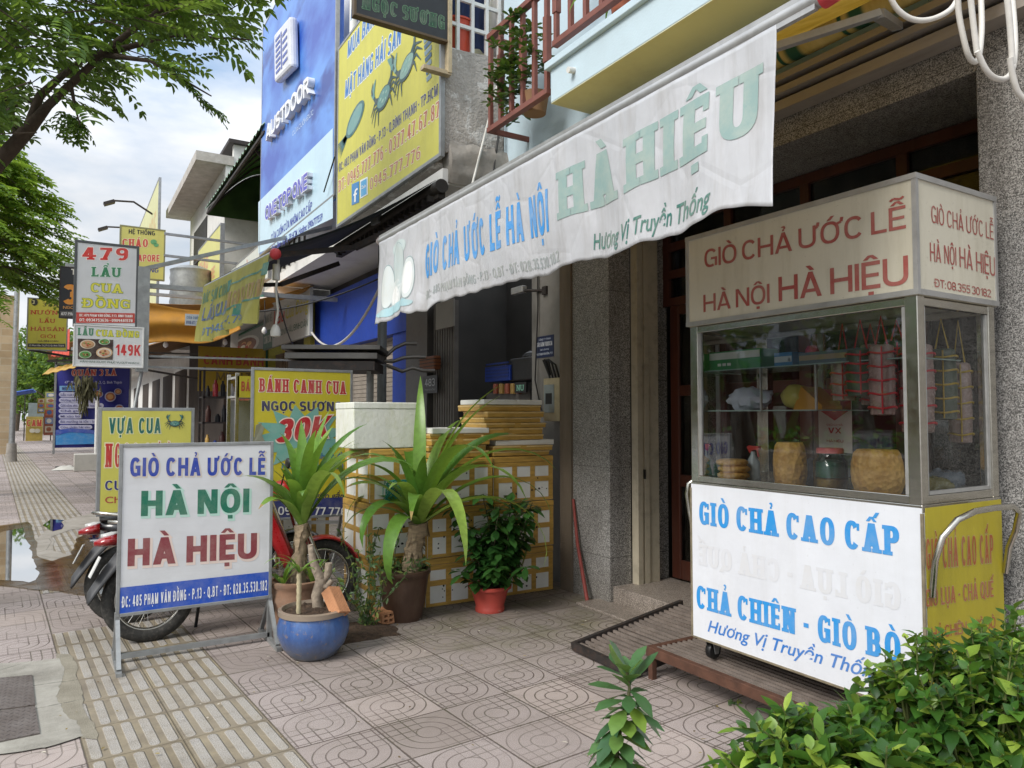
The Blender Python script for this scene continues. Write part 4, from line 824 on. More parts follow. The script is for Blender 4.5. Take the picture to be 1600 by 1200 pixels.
# ================================================================ SIGNS ON THE FRONTS
# yellow seafood sign
X = 3.12; bd = boardX(X, 525, 350, 690, 38); zt = 6.6; bd = Board((X, onX(527, 350, X).y, onX(688, 238, X).z), (0, 6.48 - onX(527, 350, X).y, 0), zt - onX(688, 238, X).z)
s = thing('shop_sign', 'large yellow sign of blue lettering and painted crabs on the balcony front', 'sign', tuple(bd.o))
bd.face(s, facemat('yellow_print', 'c9c456', .18), .04); bd.frame(s, M['galv'], .04, .05)
bd.pt('HẢI SẢN NGỌC SƯƠNG', 548, 33, 640, -92, 2, '2b6fb8', 'e8efe6', bold=.03, shear=.12); bd.pt('MUA BÁN CÁC LOẠI', 543, 91, 640, -30, 66, '2b6fb8', 'e8efe6', bold=.03, shear=.12)
bd.pt('MẶT HÀNG HẢI SẢN', 539, 154, 626, 68, 128, '2b6fb8', 'e8efe6', bold=.03, shear=.12)
bd.pt('ĐC: 483 PHẠM VĂN ĐỒNG - P.13 - Q.BÌNH THẠNH - TP.HCM', 530, 269, 684, 148, 256, '3b3f6a', 'dfe0b8', ob=.03, bold=.025)
bd.pt('ĐT: 0945.777.776 - 0377.47.67.87', 529, 301, 687, 181, 283, 'b56a50', 'ecead2', ob=.05, bold=.03, slab=True)
bd.pt('0945.777.776', 578, 297, 657, 247, 280, 'b56a50', 'ecead2', ob=.05, bold=.03, slab=True)
bd.pp([(550, 321), (561.5, 316), (561.5, 283), (550, 288)], '2f83c4'); bd.pt('f', 553, 316.5, 559.5, 313.5, 297, 'f2f4f2', bold=.05, off=.007)
bd.pp([(563, 311), (575, 304), (575, 276), (563, 282)], 'e8f0f2'); bd.pp([(564.5, 308), (573.5, 303), (573.5, 279), (564.5, 284)], '58a7d8', .006); bd.pt('Zalo', 565.5, 296, 572.5, 292, 291, 'f0f4f4', bold=.02, off=.008)
fx, fy = bd.fr(600, 153); crab(bd, fx, fy, .12, '5f8f8c', '27474a', .2, 1.15); fx, fy = bd.fr(636, 105); crab(bd, fx, fy, .115, '7fa39a', '2c4b50', .3, 1.15)
fx, fy = bd.fr(555, 187)
for k_, (a_, b_) in enumerate(((.11, .05), (.09, .038))): bd.shape([(fx + a_ * math.cos(t) * 1., fy + b_ * 1.3 * math.sin(t) + .03 * math.cos(t)) for t in [2 * math.pi * i / 18 for i in range(18)]], ('3f6c70', '6f9a98')[k_], .004 + k_ * .002)
for i in range(7): a_ = -.5 + i * .16; bd.shape([(fx - .08, fy - .05), (fx - .19 - .01 * i, fy - .14 + i * .015), (fx - .09, fy - .03)], '3f6c70', .0035)
fx, fy = bd.fr(668, 88)
for i in range(8): bd.shape([(fx - .035 + .004 * i, fy + .12 - i * .03), (fx + .035 - .001 * i, fy + .125 - i * .03), (fx + .034, fy + .102 - i * .03), (fx - .03 + .004 * i, fy + .098 - i * .03)], ('3a5f7d', '7b93a0')[i % 2], .004)
bd.done(s)
# blue door-maker sign
X = 3.1; YA, YB = onX(406, 395, X).y, onX(521, 340, X).y; zb = onX(407, 397, X).z; bd = Board((X, YA, zb), (0, YB - YA, 0), onX(411, 46, X).z - zb)
s = thing('shop_sign', 'tall blue sign panel with white raised letters beside the yellow seafood sign', 'sign', tuple(bd.o))
def skym():
    gg = G('printed_sky'); v = gg.co.outputs['Object']; z = gg.n('ShaderNodeSeparateXYZ', {0: v}).outputs[2]
    f = gg.noise(.55, 5, .55, vec=v, stretch=(1, 1, 1.6)); c = gg.mix(gg.ramp(f, .36, .6), lin('1d4bb0'), lin('5d92de')); c = gg.mix(gg.ramp(gg.noise(.6, 4, .5, vec=v, stretch=(1, .8, 1.6)), .56, .64), c, lin('1a3f94'))
    gg.set(Base_Color=c, Roughness=.4, Coat_Weight=.12); return gg.m
bd.face(s, skym(), .12); bd.frame(s, M['galv'], .03, .06)
bd.pp([(404, 396), (520.5, 341), (520.5, 200), (404, 316)], facemat('pale_sky_print', 'bcd8e6', .08, .3), .004)
bd.pt('AUSTDOOR', 424, 222, 493, 147, 199, 'e4e6ea', bold=.045, deep=.10); bd.pt('CỬA CUỐN ĐỨC', 457, 213, 490, 178, 206, 'c8dcf2', bold=.0)
bd.pt('ONE TOP ONE', 422, 346, 489, 296, 325, '4f52b8', 'e6e8f0', bold=.05, off=.09); bd.pt('ONE TOP ONE', 422, 346, 489, 296, 325, 'dfe2ee', bold=.06, deep=.08)
bd.pt('CỬA CUỐN CỬA NHÔM CAO CẤP', 424, 378, 488, 328, 367, '2c3fa6', bold=.02, off=.007); bd.pt('P.13 - Bình Thạnh, TP.HCM. Hotline: 0906777559', 425, 393, 504, 344, 384, '2c3fa6', bold=.01, shear=.15, off=.007)
em = MB(); q = [bd.hit(u, v) for u, v in ((443, 133), (470, 107), (468, 28), (442, 58))]; em.prism([p + bd.n * .02 for p in q], bd.n * .14); eo = em.build('emblem', mat('emblem_white', 'd8dae0', .4), s, bevel=.05, fixn=True)
em = MB()
def epos(a, b_): return q[0].lerp(q[1], a).lerp(q[3].lerp(q[2], a), b_) + bd.n * .166
for i in range(7): z_ = .12 + i * .11; em.poly([epos(.14, z_), epos(.42, z_ + .02), epos(.42, z_ + .075), epos(.14, z_ + .055)])
for i in range(5): z_ = .16 + i * .14; em.poly([epos(.56, z_), epos(.84, z_ + .03), epos(.84, z_ + .09), epos(.56, z_ + .06)])
em.poly([epos(.46, .12), epos(.52, .12), epos(.52, .88), epos(.46, .86)]); em.build('emblem_mark', ink('5668b0'), eo); bd.done(s)
b = MB(); b.tube([(3.2, 9.62, 4.1), (3.2, 9.62, 6.2), (3.3, 9.62, 6.5), (3.3, 9.62, 9.)], .05, 12); o = b.build('drain_pipe', M['whitepaint'], smooth=60, loc=(3.2, 9.62, 4.1)); tag(o, 'white drain pipe in the gap between the blue and yellow signs', 'pipe')
# dark projecting name board
Y = 6.38; bd = boardY(Y, 557, 20, 698, -120); bd.r = V((3.17 - bd.o.x, 0, 0)); bd.w = bd.r.length
s = thing('projecting_sign', 'black sign board with green outlined letters above the yellow seafood sign', 'sign', tuple(bd.o))
bd.face(s, mat('black_board', '26282b', .5, 0, .2, 4, dirt=.1, dcol=(.12, .12, .12, 1)), .06); bd.frame(s, mat('brass_edge', '5d4c36', .5, .2), .025, .08)
bd.pt('NGỌC SƯƠNG', 567, 13, 694, 46, -9, '2a4a38', '5f9069', ob=.03, slab=True, bold=.03); bd.pt('BÁNH CANH', 580, -40, 690, -2, -62, 'c78a3a', slab=True); bd.done(s)
b = MB(); b.b2((3.16, 6.36, 4.95), (3.2, 6.46, 6.3)); b.b2((2.9, 6.37, 4.93), (3.2, 6.45, 4.97)); b.build('bracket', mat('perforated_bracket', 'b9a98a', .6, .1, .2, 10, dirt=.4), s)
# dark awning with yellow valance (near end red cap)
P0 = onY(428, 398, 6.95); P1 = V((1.40, 9.15, P0.z)); Q0 = V((3.12, 6.55, 3.86)); Q1 = V((3.12, 9.7, 3.86))
aw2 = thing('awning', 'dark folding awning with a faded yellow printed valance under the blue sign', 'awning', (3.12, 8.1, 3.86))
b = MB(); b.tube([P0, P1], .04, 10); b.build('front_bar', M['alu'], aw2, smooth=60)
b = MB(); b.ball(P0 + (P0 - P1).normalized() * .04, .055, 12); b.build('end_cap', MC['red_cap'], aw2, smooth=180)
b = MB(); b.grid(lambda u, v: P0.lerp(P1, u).lerp(Q0.lerp(Q1, u), v) + V((0, 0, .05 - .07 * math.sin(math.pi * v) * (1 + .3 * math.sin(u * 9)))), 14, 12); b.build('canopy_fabric', M['darktarp'], aw2, smooth=180, solid=.004)
b = MB(); b.tube([Q0 + V((0.02, -.1, -.03)), Q1 + V((.02, 0, -.03))], .07, 14); b.b2((3.12, 6.5, 3.72), (3.2, 9.7, 3.85))
for i in range(20): y = 6.6 + i * .15; b.b2((3.06, y, 3.70), (3.12, y + .05, 3.76))
b.build('roller', mat('dark_roller', '2b2724', .7, .1, .3, 6, dirt=.3), aw2, smooth=40)
b = MB()
for u in (.02, .96): p = P0.lerp(P1, u); qq = Q0.lerp(Q1, u); m_ = p.lerp(qq, .5) + V((.1, .3, -.2)); b.bar(p, m_, .05, .05); b.bar(m_, qq + V((0, 0, -.25)), .06, .06)
b.each('folding_arm', M['iron'], aw2, 2)
vd = (P1 - P0); vl = vd.length; vd.normalize()
def vmap2(s_, t, lift=0.):
    d = -t / .66; n = V((-vd.y, vd.x, 0)) * -1; n = V((vd.y, -vd.x, 0)) if n.x > 0 else n
    k = .03 * d * math.sin(s_ * 13 + 3 * d) + .03 * noise.noise(V((s_ * 2.5, d * 2, 4))) * d + .02 * math.sin(s_ * 22 - d * 6) * d
    return P0 + vd * s_ + V((0, 0, t * (1 - .05 * math.sin(s_ * 3)))) + V((-1, -.35, 0)).normalized() * (.05 + k + lift + .1 * d)
b = MB(); b.grid(lambda u, v: vmap2(u * vl, -.66 * v), 60, 16); v2 = b.build('valance', facemat('yellow_valance', 'c2bd66', .4, .6, .25), aw2, smooth=180)
vt_ = MB(); _bm = bmap; bmap = lambda x, y, lift: vmap2(vl - x, y, lift)
def v2put(s_, x0, x1, y0, h_, col, **k): vs_, fs = flat_text(s_, x1 - x0, h_, **k); vflat([(x0 + x, y0 + y, l) for x, y, l in vs_], fs, ink(col, .4), .004)
v2put('ĐẶC SẢN CUA', .1, 1.0, -.22, .13, '4d8560', bold=.03); v2put('LẨU CUA', .3, 1.05, -.43, .15, '4a6390', bold=.03); v2put('NGỌC SƯƠNG', 1.15, 2.25, -.4, .17, 'a98a54', bold=.03, slab=True)
v2put('HẢI SẢN', 2.25, vl - .06, -.2, .12, '3f8573', bold=.03); v2put('TƯƠI SỐNG', 2.3, vl - .05, -.52, .12, '3f8573', bold=.03); v2put('ĐT: 0945.777.776', .35, 1.7, -.6, .09, '5b7fae', bold=.02)
vt_.build('lettering', None, v2); bmap = _bm
b = MB(); b.tube([(3.15, 8.05, 0), (3.15, 8.05, 3.88)], .055, 12); b.b2((3.04, 7.94, 3.8), (3.26, 8.16, 3.88)); b.b2((3.03, 7.93, 0), (3.27, 8.17, .012))
o = b.build('steel_post', mat('grey_post', '787c7e', .6, .3, .15, 6, dirt=.2), smooth=40, loc=(3.15, 8.05, 0)); tag(o, 'grey steel post holding up the balcony behind the stacked metal tables', 'post')
# 479 signs on a galvanised frame, facing along the street
def fp(u, v, Y): return onY(u, v, Y)
fr_ = thing('sign_gantry', 'galvanised steel frame on the kerbside carrying the two white crab hotpot signs', 'gantry', tuple(V((fp(223, 600, 12.05).x, 12.05, 0))))
b = MB(); px = fp(223, 500, 12.05).x; zt = fp(223, 420, 12.05).z; z2 = fp(223, 446, 12.05).z
b.bar((px, 12.05, 2.2), (px, 12.05, zt + .02), .16, .16); b.bar((px, 12.05, z2), (3.9, 12.05, z2 + .03), .07, .07); b.bar((px, 12.05, zt), (3.9, 12.4, zt + 1.1), .06, .06); b.bar((px + .1, 12.05, z2 - 1.05), (3.9, 12.05, z2 - 1.02), .03, .03)
b.bar((px, 12.05, fp(223, 573, 12.05).z), (3.9, 12.05, fp(223, 573, 12.05).z), .03, .03); b.tube([(px, 12.05, 2.2), (px - .12, 12., 1.45)], .025); b.bar((px - .1, 12.05, z2 + .2), (px - 1.0, 12.05, z2 + .2), .04, .04); b.bar((px - .05, 12.05, 2.5), (px - .9, 12.05, 2.5), .04, .04)
b.build('post_and_arms', M['galv'], fr_)
bd = boardY(12., 118, 505, 211, 378); s = thing('projecting_sign', 'white hanging sign numbered 479 with a red strip along its foot', 'sign', tuple(bd.o))
bd.face(s, facemat('grey_white_print', 'c9cacb', .12), .12); bd.frame(s, mat('dark_frame', '5a5c5e', .5, .5), .035, .14)
bd.pt('479', 128.5, 405.5, 200, 407, 386, 'c8322e', 'e9dcd6', bold=.07, slab=True); bd.pt('LẨU', 144, 432, 188, 433, 417, '2b7a52', 'd4e2d8', bold=.05, slab=True)
bd.pt('CUA', 142, 456, 190.5, 458, 442, 'd6cf3a', '6f8a3a', bold=.04, slab=True); bd.pt('ĐỒNG', 129, 480, 202.5, 482, 466, 'd6cf3a', '6f8a3a', bold=.04, slab=True)
bd.pp([(119, 504.5), (210.5, 504.5), (210.5, 489.5), (119, 488)], 'b8342c'); bd.pt('ĐC: 479 PHẠM VĂN ĐỒNG, P.13, BÌNH THẠNH', 124, 494.5, 207, 496, 490.5, 'efe6e0', bold=.01, off=.007); bd.pt('ĐT: 0934753636 - 0909481578', 124, 502, 207, 503.4, 497.5, 'efe6e0', bold=.02, off=.007); bd.done(s)
bd = boardY(11.96, 116, 570, 222, 508); s = thing('projecting_sign', 'white sign with hotpot photograph and red price 149K under the 479 sign', 'sign', tuple(bd.o))
bd.face(s, facemat('white_print', 'd4d5d5', .12), .1); bd.frame(s, M['whitepaint'], .02, .11)
bd.pt('LẨU', 122, 523.5, 145.5, 524.5, 512, '2f7d58', bold=.04, slab=True); bd.pt('CUA ĐỒNG', 150, 525, 217, 527.5, 515, 'd6cf3a', '7c9a40', bold=.03, slab=True)
bd.pp([(121.5, 561), (176, 562), (177, 531), (121.5, 529)], '3e2d2a')
def dish(u, v, rx, ry, cols):
    for i, c in enumerate(cols):
        k = 1 - .17 * i; pts = [(u + rx * k * math.cos(t), v + ry * k * math.sin(t)) for t in [2 * math.pi * j / 20 for j in range(20)]]; bd.pp(pts, c, .006 + .002 * i)
    for i in range(7):
        a, r = rnd(0, 6.3), rnd(.1, .55); bd.pp([(u + rx * (r * math.cos(a) + .16 * math.cos(t)), v + ry * (r * math.sin(a) + .16 * math.sin(t))) for t in [2 * math.pi * j / 7 for j in range(7)]], random.choice(('b5522c', '6f8a3c', 'd8b070', '8a3a24')), .0065 + .002 * len(cols))
dish(137, 538, 12, 7, ('d9c9b2', 'b98a5e', 'c49a70')); dish(163, 534, 9, 5, ('c8d8c0', '5c9048')); dish(163, 551, 13, 8, ('d9b890', 'd8d2c8', 'cfa27a')); dish(133, 554, 10, 6, ('b8c8a8', '4f8a40'))
bd.pt('149K', 181, 555, 219.5, 556, 538, 'c42d34', 'e8dcd8', bold=.05); bd.pt('HÂN HẠNH ĐƯỢC PHỤC VỤ QUÝ KHÁCH', 125, 566, 217, 569, 563, '4a6a5c', bold=.01); bd.done(s)
bd = boardY(17., 188, 431, 255, 353); s = thing('projecting_sign', 'yellow hanging sign for porridge seen behind the 479 sign', 'sign', tuple(bd.o))
bd.face(s, facemat('yellow_sheet', 'd0cb72', .14), .06); bd.frame(s, mat('knotted_edge', '8b8a62', .6), .03, .07)
bd.pt('HỆ THỐNG', 201, 365, 242, 368, 358, '31302c', bold=.03); bd.pt('CHÁO', 191, 385.5, 231, 386, 373, 'c94a3c', 'e9e2b8', bold=.04, slab=True); bd.pt('SINGAPORE', 191, 408, 249, 409, 397, 'c94a3c', 'e9e2b8', bold=.04); bd.pt('VIỆT - SING', 194, 424, 247, 426, 417, '2f3f86', bold=.03, shear=.2)
for a in ((240, 378, 5, 4), (244, 383, 4, 3)): bd.pp([(a[0] + a[2] * math.cos(t), a[1] + a[3] * math.sin(t)) for t in [2 * math.pi * j / 12 for j in range(12)]], '5fa36a')
bd.done(s); b = MB(); b.bar(bd.at(1, .5), V((3.6, 17.1, bd.at(1, .5).z)), .05, .05); b.bar(bd.at(1, .95), V((3.6, 17.1, bd.at(1, .95).z)), .05, .05); b.build('bracket', M['galv'], s)
bd = boardY(16., 93.5, 495, 150, 417); s = thing('projecting_sign', 'black sign with an orange figure 3 half hidden by the 479 sign', 'sign', tuple(bd.o))
bd.face(s, mat('black_sheet', '252526', .5), .08); bd.frame(s, M['iron'], .02, .09)
bd.pt('TIỆM', 111, 429, 140, 430, 420, 'd8d4c4', bold=.03); bd.pt('3', 98, 475, 120, 476, 444, 'd8881c', bold=.08); bd.pt('LÁ', 124, 475, 146, 476, 444, 'd8881c', bold=.08); bd.pt('NGON HẾT Ý', 98.5, 482.5, 145, 483, 478, 'c98a3a', bold=.02); bd.pp([(94, 494.5), (149, 494.5), (149, 486), (94, 486)], '4d4a46', .003); bd.pt('477 PHẠM VĂN ĐỒNG', 95.5, 492.6, 147, 492.9, 488, 'dddad2', bold=.015, off=.006); bd.done(s)
b = MB(); b.bar(bd.at(1, .6), V((3.6, 16.05, bd.at(1, .6).z)), .06, .06); b.build('bracket', M['galv'], s)
bd = boardY(20., 42.5, 545, 103, 466); s = thing('projecting_sign', 'yellow grill restaurant sign with red lettering beside the bright red cloth awning', 'sign', tuple(bd.o))
bd.face(s, facemat('old_yellow_print', 'c8bf4f', .2), .12); bd.frame(s, M['galv'], .025, .13)
bd.disc(*bd.fr(54, 472), .085, .07, '2c2a26', .004); bd.pt('3', 50, 475, 54, 475, 469, 'd8d0a0', off=.008); bd.pt('QUÁN', 66, 469.6, 80, 469.8, 467.5, '4a4838'); bd.pt('3 LÁ', 66, 478.5, 91, 479, 473, '35342c', bold=.03, slab=True); bd.pt('NƯỚNG', 48, 491, 99.5, 492, 484.5, 'b9452c', bold=.05, slab=True); bd.pt('LẨU', 62, 504, 85.5, 504.5, 497.7, 'b9452c', bold=.04, slab=True); bd.pt('HẢI SẢN', 48, 516.5, 99.5, 517.5, 510.5, 'b9452c', bold=.04, slab=True); bd.pt('GỎI', 63, 528, 86, 528.5, 522.5, 'b9452c', bold=.04, slab=True)
bd.pt('GIÁ BÌNH DÂN', 59, 534.3, 91, 534.6, 531.5, '5a4a2c', bold=.02); bd.pp([(43.5, 542.5), (102, 543), (102, 537), (43.5, 536.5)], '2d2b33'); bd.pt('12 Phan Văn Trị, P.13, Q. Bình Thạnh', 46, 540.8, 100, 541.3, 538.4, 'd8d4cc', off=.007); bd.done(s)
b = MB(); b.bar(bd.at(.05, 0, -.05) - V((0, 0, .02)), V((3.6, 20.05, bd.o.z - .7)), .05, .05); b.bar(bd.at(.3, 0, -.05), V((3.6, 20.05, bd.o.z + .05)), .04, .04); b.build('bracket', M['iron'], s)
# ---------------------------------------------------------------- standing signs on the pavement
STL = mat('board_frame_steel', '9b9d9c', .5, .55, .2, 9, dirt=.3)
Y = 5.22; bd = boardY(Y, 187, 948, 414, 697); bd.w = abs(onY(421, 800, Y).x - bd.o.x); bd.r = bd.d * bd.w; bd.o.z = .315; bd.h = onY(300, 697, Y).z - .315
s = thing('sidewalk_sign', 'white framed pavement sign with blue, green and maroon lettering and blue foot strip', 'sign', (bd.o.x + bd.w / 2, Y, 0))
gg = facemat('white_sheet', 'd6d7d8', .14, .4, streak=(.2, 1, 1)); bd.face(s, gg, .02); bd.frame(s, STL, .022, .03)
bd.pt('GIÒ CHẢ ƯỚC LỄ', 203, 744.5, 414, 742, 715, '24409f', 'd0c5b8', ob=.045, oo=(.035, -.05), bold=.045); bd.pt('HÀ NỘI', 220, 806.5, 389, 800, 767, '1f6f57', 'b4d8ca', ob=.045, oo=(.05, -.06), bold=.06); bd.pt('HÀ HIỆU', 199, 885, 401, 872, 842, '853b42', 'e2cfc4', ob=.045, oo=(.05, -.06), bold=.055)
bd.rect(.0, .0, 1, .155, ink('2050b4'), .003); bd.text('ĐC: 485 PHẠM VĂN ĐỒNG - P.13 - Q.BT - ĐT: 028.35.530.182', .012, .988, .035, .066, 'e6e8ea', bold=.03, off=.006); bd.done(s)
b = MB(); xl, xr = bd.o.x - .012, bd.o.x + bd.w + .012
for x in (xl, xr): b.bar((x, Y + .014, .02), (x, Y + .014, .32), .03, .03); b.bar((x, Y - .27, .014), (x, Y + .27, .014), .032, .028); b.bar((x + .001, Y - .22, .03), (x + .001, Y, .27), .025, .025); b.bar((x + .001, Y + .24, .03), (x + .001, Y + .028, .27), .025, .025)
b.bar((xl, Y + .014, .045), (xr, Y + .014, .045), .03, .03); b.build('stand', STL, s)
Y = 7.35; bd = boardY(Y, 156, 802, 296, 642); s = thing('sidewalk_sign', 'yellow light box sign with painted crab behind the white pavement sign', 'sign', tuple(V((bd.o.x, Y, 0))))
bd.face(s, facemat('crab_yellow_print', 'd2cc60', .1), .16); bd.frame(s, M['galv'], .03, .17, -.002)
bd.pt('VỰA CUA', 170, 677.5, 251, 677, 653, '246b60', 'e6e6b4', bold=.04); bd.pt('NGỌC SƯƠNG', 165, 730, 289, 729, 693, 'c43a34', 'ece2b8', bold=.03, slab=True); bd.pt('CUA CÀ MAU', 164, 766, 289, 765, 751, '2c2f74', 'e8e4a8', bold=.03); bd.pt('Chuyên sỉ lẻ', 164, 786, 262, 785, 776, 'b04438', bold=.02, slab=True); crab(bd, *bd.fr(273, 662), .12, '3f8078', '20393c'); bd.done(s)
b = MB()
for x in (bd.o.x + .02, bd.o.x + bd.w - .02): b.bar((x, Y + .08, 0), (x, Y + .08, bd.o.z), .04, .04); b.bar((x, Y - .2, .02), (x, Y + .36, .02), .04, .04)
b.build('stand', M['galv'], s)
Y = 6.62; bd = boardY(Y, 394, 812, 545, 578); s = thing('sidewalk_sign', 'yellow noodle sign with a red 30K price burst and a torn yellow edge', 'sign', tuple(V((bd.o.x, Y, 0))))
bd.face(s, facemat('noodle_yellow_print', 'c4b62e', .2), .02); bd.frame(s, M['galv'], .025, .03)
bd.pt('BÁNH CANH CUA', 405.5, 612, 540, 616, 591, 'b3282a', 'e6d8c0', ob=.045, bold=.04, slab=True); bd.pt('NGỌC SƯƠNG', 409, 642, 534, 642.5, 626.5, '27264f', 'cfc870', bold=.045)
st = [(470 + (95 if i % 2 else 62) * math.cos(t) * .8, 684 + (52 if i % 2 else 34) * math.sin(t)) for i, t in enumerate([2 * math.pi * j / 26 for j in range(26)])]
for i in range(26): bd.pp([(470, 684), st[(i + 1) % 26], st[i]], '6fa79a', .003)
bd.pt('30K', 429, 692, 512, 684, 656, 'b5222a', 'ead8c8', bold=.06, shear=.2, off=.008)
bd.pt('BÁNH MÌ', 462, 716, 534, 717, 707, '3f6f96', bold=.03, off=.006); bd.pt('NƯỚNG MUỐI', 440, 732, 536, 733, 723, '3f6f96', bold=.03, off=.006); bd.pt('Miễn phí giao gần', 440, 778, 536, 779, 768, '2f2b46', shear=.25)
bd.rect(.0, .0, 1, .115, ink('26306e'), .004); bd.pt('ĐT: 0945 777 776', 402, 804, 541, 805, 791, 'e0e0dc', bold=.02, off=.008)
bd.pp([(396, 690), (407, 662), (413, 668), (409, 680), (414, 690), (404, 706), (396, 712)], '8f8f7a', .005); bd.done(s)
fl = MB(); a, c, d = bd.hit(396, 690), bd.hit(408, 660), bd.hit(398, 664); fl.poly([a + bd.n * .008, c + bd.n * .03, d + bd.n * .05]); fl.build('torn_flap', facemat('torn_backing', 'b9b79c', .2), s, solid=.001)
b = MB()
for x in (bd.o.x - .012, bd.o.x + bd.w + .012): b.bar((x, Y + .01, 0), (x, Y + .01, bd.o.z + .02), .03, .03); b.bar((x, Y + .02, .02), (x, Y + .5, .02), .03, .03); b.bar((x, Y + .02, 1.2), (x, Y + .5, .02), .025, .025)
b.build('stand', M['galv'], s)
b = MB(); p = [bd.hit(446, 579) + bd.n * .02 + V((0, 0, .03))]
for i in range(12): p.append(p[0] + V((.012 * math.sin(i), -.004 * i * .3, -.02 * i)))
b.tube(p, .006, 6); o = b.build('cable_strip', M['wire'], loc=tuple(p[0])); tag(o, 'black strip hanging over the top of the yellow noodle sign', 'strip')
# ================================================================ THE FOOD CART ON ITS DECK
CX0, CX1, CY0, CY1 = 3.05, 3.70, 1.711, 3.03
ct = thing('food_cart', 'white and stainless food cart with glass case and blue lettering on the slatted deck', 'food cart', (3.37, 2.37, .19))
ZB, ZG, ZS, ZT = .31, 1.165, 2.06, 2.575
pw = facemat('cart_white_sheet', 'd9dce2', .16, .35, dcol='a8a49a'); py = facemat('cart_yellow_sheet', 'b3a52e', .22, .45, dcol='6e6026'); ps = facemat('cart_sign_sheet', 'cdc8b6', .3, .4, dcol='8a8062')
b = MB(); b.b2((CX0, CY0 + .003, ZB), (CX0 + .02, CY1 - .003, ZG)); b.build('front_panel', pw, ct)
b = MB(); b.b2((CX0 + .022, CY0, ZB), (CX1, CY0 + .02, ZG)); b.b2((CX0 + .022, CY1 - .02, ZB), (CX1, CY1, ZG)); b.each('side_panel', py, ct)
b = MB(); b.b2((CX0 - .004, CY0 - .003, ZB), (CX0 + .006, CY0 + .009, ZG - .022)); b.b2((CX0 - .004, CY1 - .009, ZB), (CX0 + .006, CY1 + .003, ZG - .022)); b.b2((CX0 - .004, CY0 + .01, ZB - .004), (CX0 + .006, CY1 - .01, ZB + .006)); b.each('edge_trim', mat('worn_trim', '9a8f78', .5, .5, .3, 20, dirt=.4), ct); b = MB(); b.b2((CX1 - .02, CY0 + .022, ZB), (CX1 - .002, CY1 - .022, ZG - .02)); b.b2((CX0 + .022, CY0 + .022, ZB + .02), (CX1 - .022, CY1 - .022, ZB + .05)); b.build('cabinet', M['alu'], ct)
b = MB(); b.b2((CX0 + .001, CY0 + .001, ZG - .02), (CX1 - .001, CY1 - .001, ZG + .012)); b.build('counter', M['steel'], ct, bevel=.003)
fr = MB(); pw_ = .055
for x in (CX0 + .004, CX1 - pw_ - .004):
    for y in (CY0 + .004, CY1 - pw_ - .004): fr.b2((x, y, ZG + .012), (x + pw_, y + pw_, ZS))
for z in (ZG + .013, ZS - .04):
    fr.b2((CX0 + .006, CY0 + pw_, z), (CX0 + .04, CY1 - pw_, z + .035)); fr.b2((CX1 - .04, CY0 + pw_, z), (CX1 - .006, CY1 - pw_, z + .035)); fr.b2((CX0 + pw_, CY0 + .006, z), (CX1 - pw_, CY0 + .04, z + .035)); fr.b2((CX0 + pw_, CY1 - .04, z), (CX1 - pw_, CY1 - .006, z + .035))
fr.build('case_frame', M['steel'], ct, bevel=.003)
fr = MB(); e_ = .018
for y in (CY0 + pw_ + .004, CY1 - pw_ - .004 - e_): fr.b2((CX0 + .012, y, ZG + .05), (CX0 + .03, y + e_, ZS - .042))
for x in (CX0 + pw_ + .004, CX1 - pw_ - .004 - e_): fr.b2((x, CY0 + .012, ZG + .05), (x + e_, CY0 + .03, ZS - .042))
fr.b2((CX0 + pw_ + .02, CY0 + .012, ZG + .05), (CX1 - pw_ - .02, CY0 + .03, ZG + .066)); fr.each('glazing_bead', M['alu'], ct)
gl = MB(); gl.poly([(CX0 + .02, CY1 - .05, ZG + .05), (CX0 + .02, CY0 + .05, ZG + .05), (CX0 + .02, CY0 + .05, ZS - .04), (CX0 + .02, CY1 - .05, ZS - .04)]); gl.build('front_pane', M['glass'], ct)
gl = MB(); gl.poly([(CX0 + .05, CY0 + .02, ZG + .05), (CX1 - .05, CY0 + .02, ZG + .05), (CX1 - .05, CY0 + .02, ZS - .04), (CX0 + .05, CY0 + .02, ZS - .04)]); gl.build('side_pane', M['glass_side'], ct)
gl = MB(); gl.poly([(CX1 - .05, CY1 - .02, ZG + .05), (CX0 + .05, CY1 - .02, ZG + .05), (CX0 + .05, CY1 - .02, ZS - .04), (CX1 - .05, CY1 - .02, ZS - .04)]); gl.build('side_pane', M['glass_side'], ct)
b = MB(); b.b2((CX1 - .03, CY0 + .9, ZG + .05), (CX1 - .02, CY0 + .93, ZS - .04)); b.b2((CX1 - .03, CY0 + .35, ZG + .05), (CX1 - .02, CY0 + .37, ZS - .04)); b.build('sliding_door_frame', M['alu'], ct)
gl = MB(); gl.b2((CX0 + .06, CY0 + .06, 1.80), (CX1 - .2, CY1 - .06, 1.806)); gl.b2((CX0 + .08, 2.26, 1.575), (CX1 - .15, CY1 - .06, 1.581)); gl.build('glass_shelf', mat('shelf_glass', '8fa39d', .12), ct)
b = MB(); b.b2((CX0 + .065, 2.25, 1.58), (CX0 + .075, 2.26, 1.8)); b.b2((CX0 + .065, 2.58, 1.58), (CX0 + .075, 2.59, 1.8)); b.build('shelf_hanger', M['alu'], ct)
sb = MB(); sb.b2((CX0 - .004, CY0 - .004, ZS), (CX1 + .004, CY1 + .004, ZT)); sb.build('sign_box', ps, ct)
fr = MB()
for z in (ZS + .001, ZT - .02): fr.b2((CX0 - .012, CY0 - .012, z), (CX0 + .01, CY1 + .012, z + .024)); fr.b2((CX0 + .011, CY0 - .012, z), (CX1 + .012, CY0 + .01, z + .024))
for x, y in ((CX0 - .012, CY0 - .012), (CX0 - .012, CY1 - .01), (CX1 - .01, CY0 - .012)): fr.b2((x + .002, y + .002, ZS + .025), (x + .022, y + .022, ZT - .02))
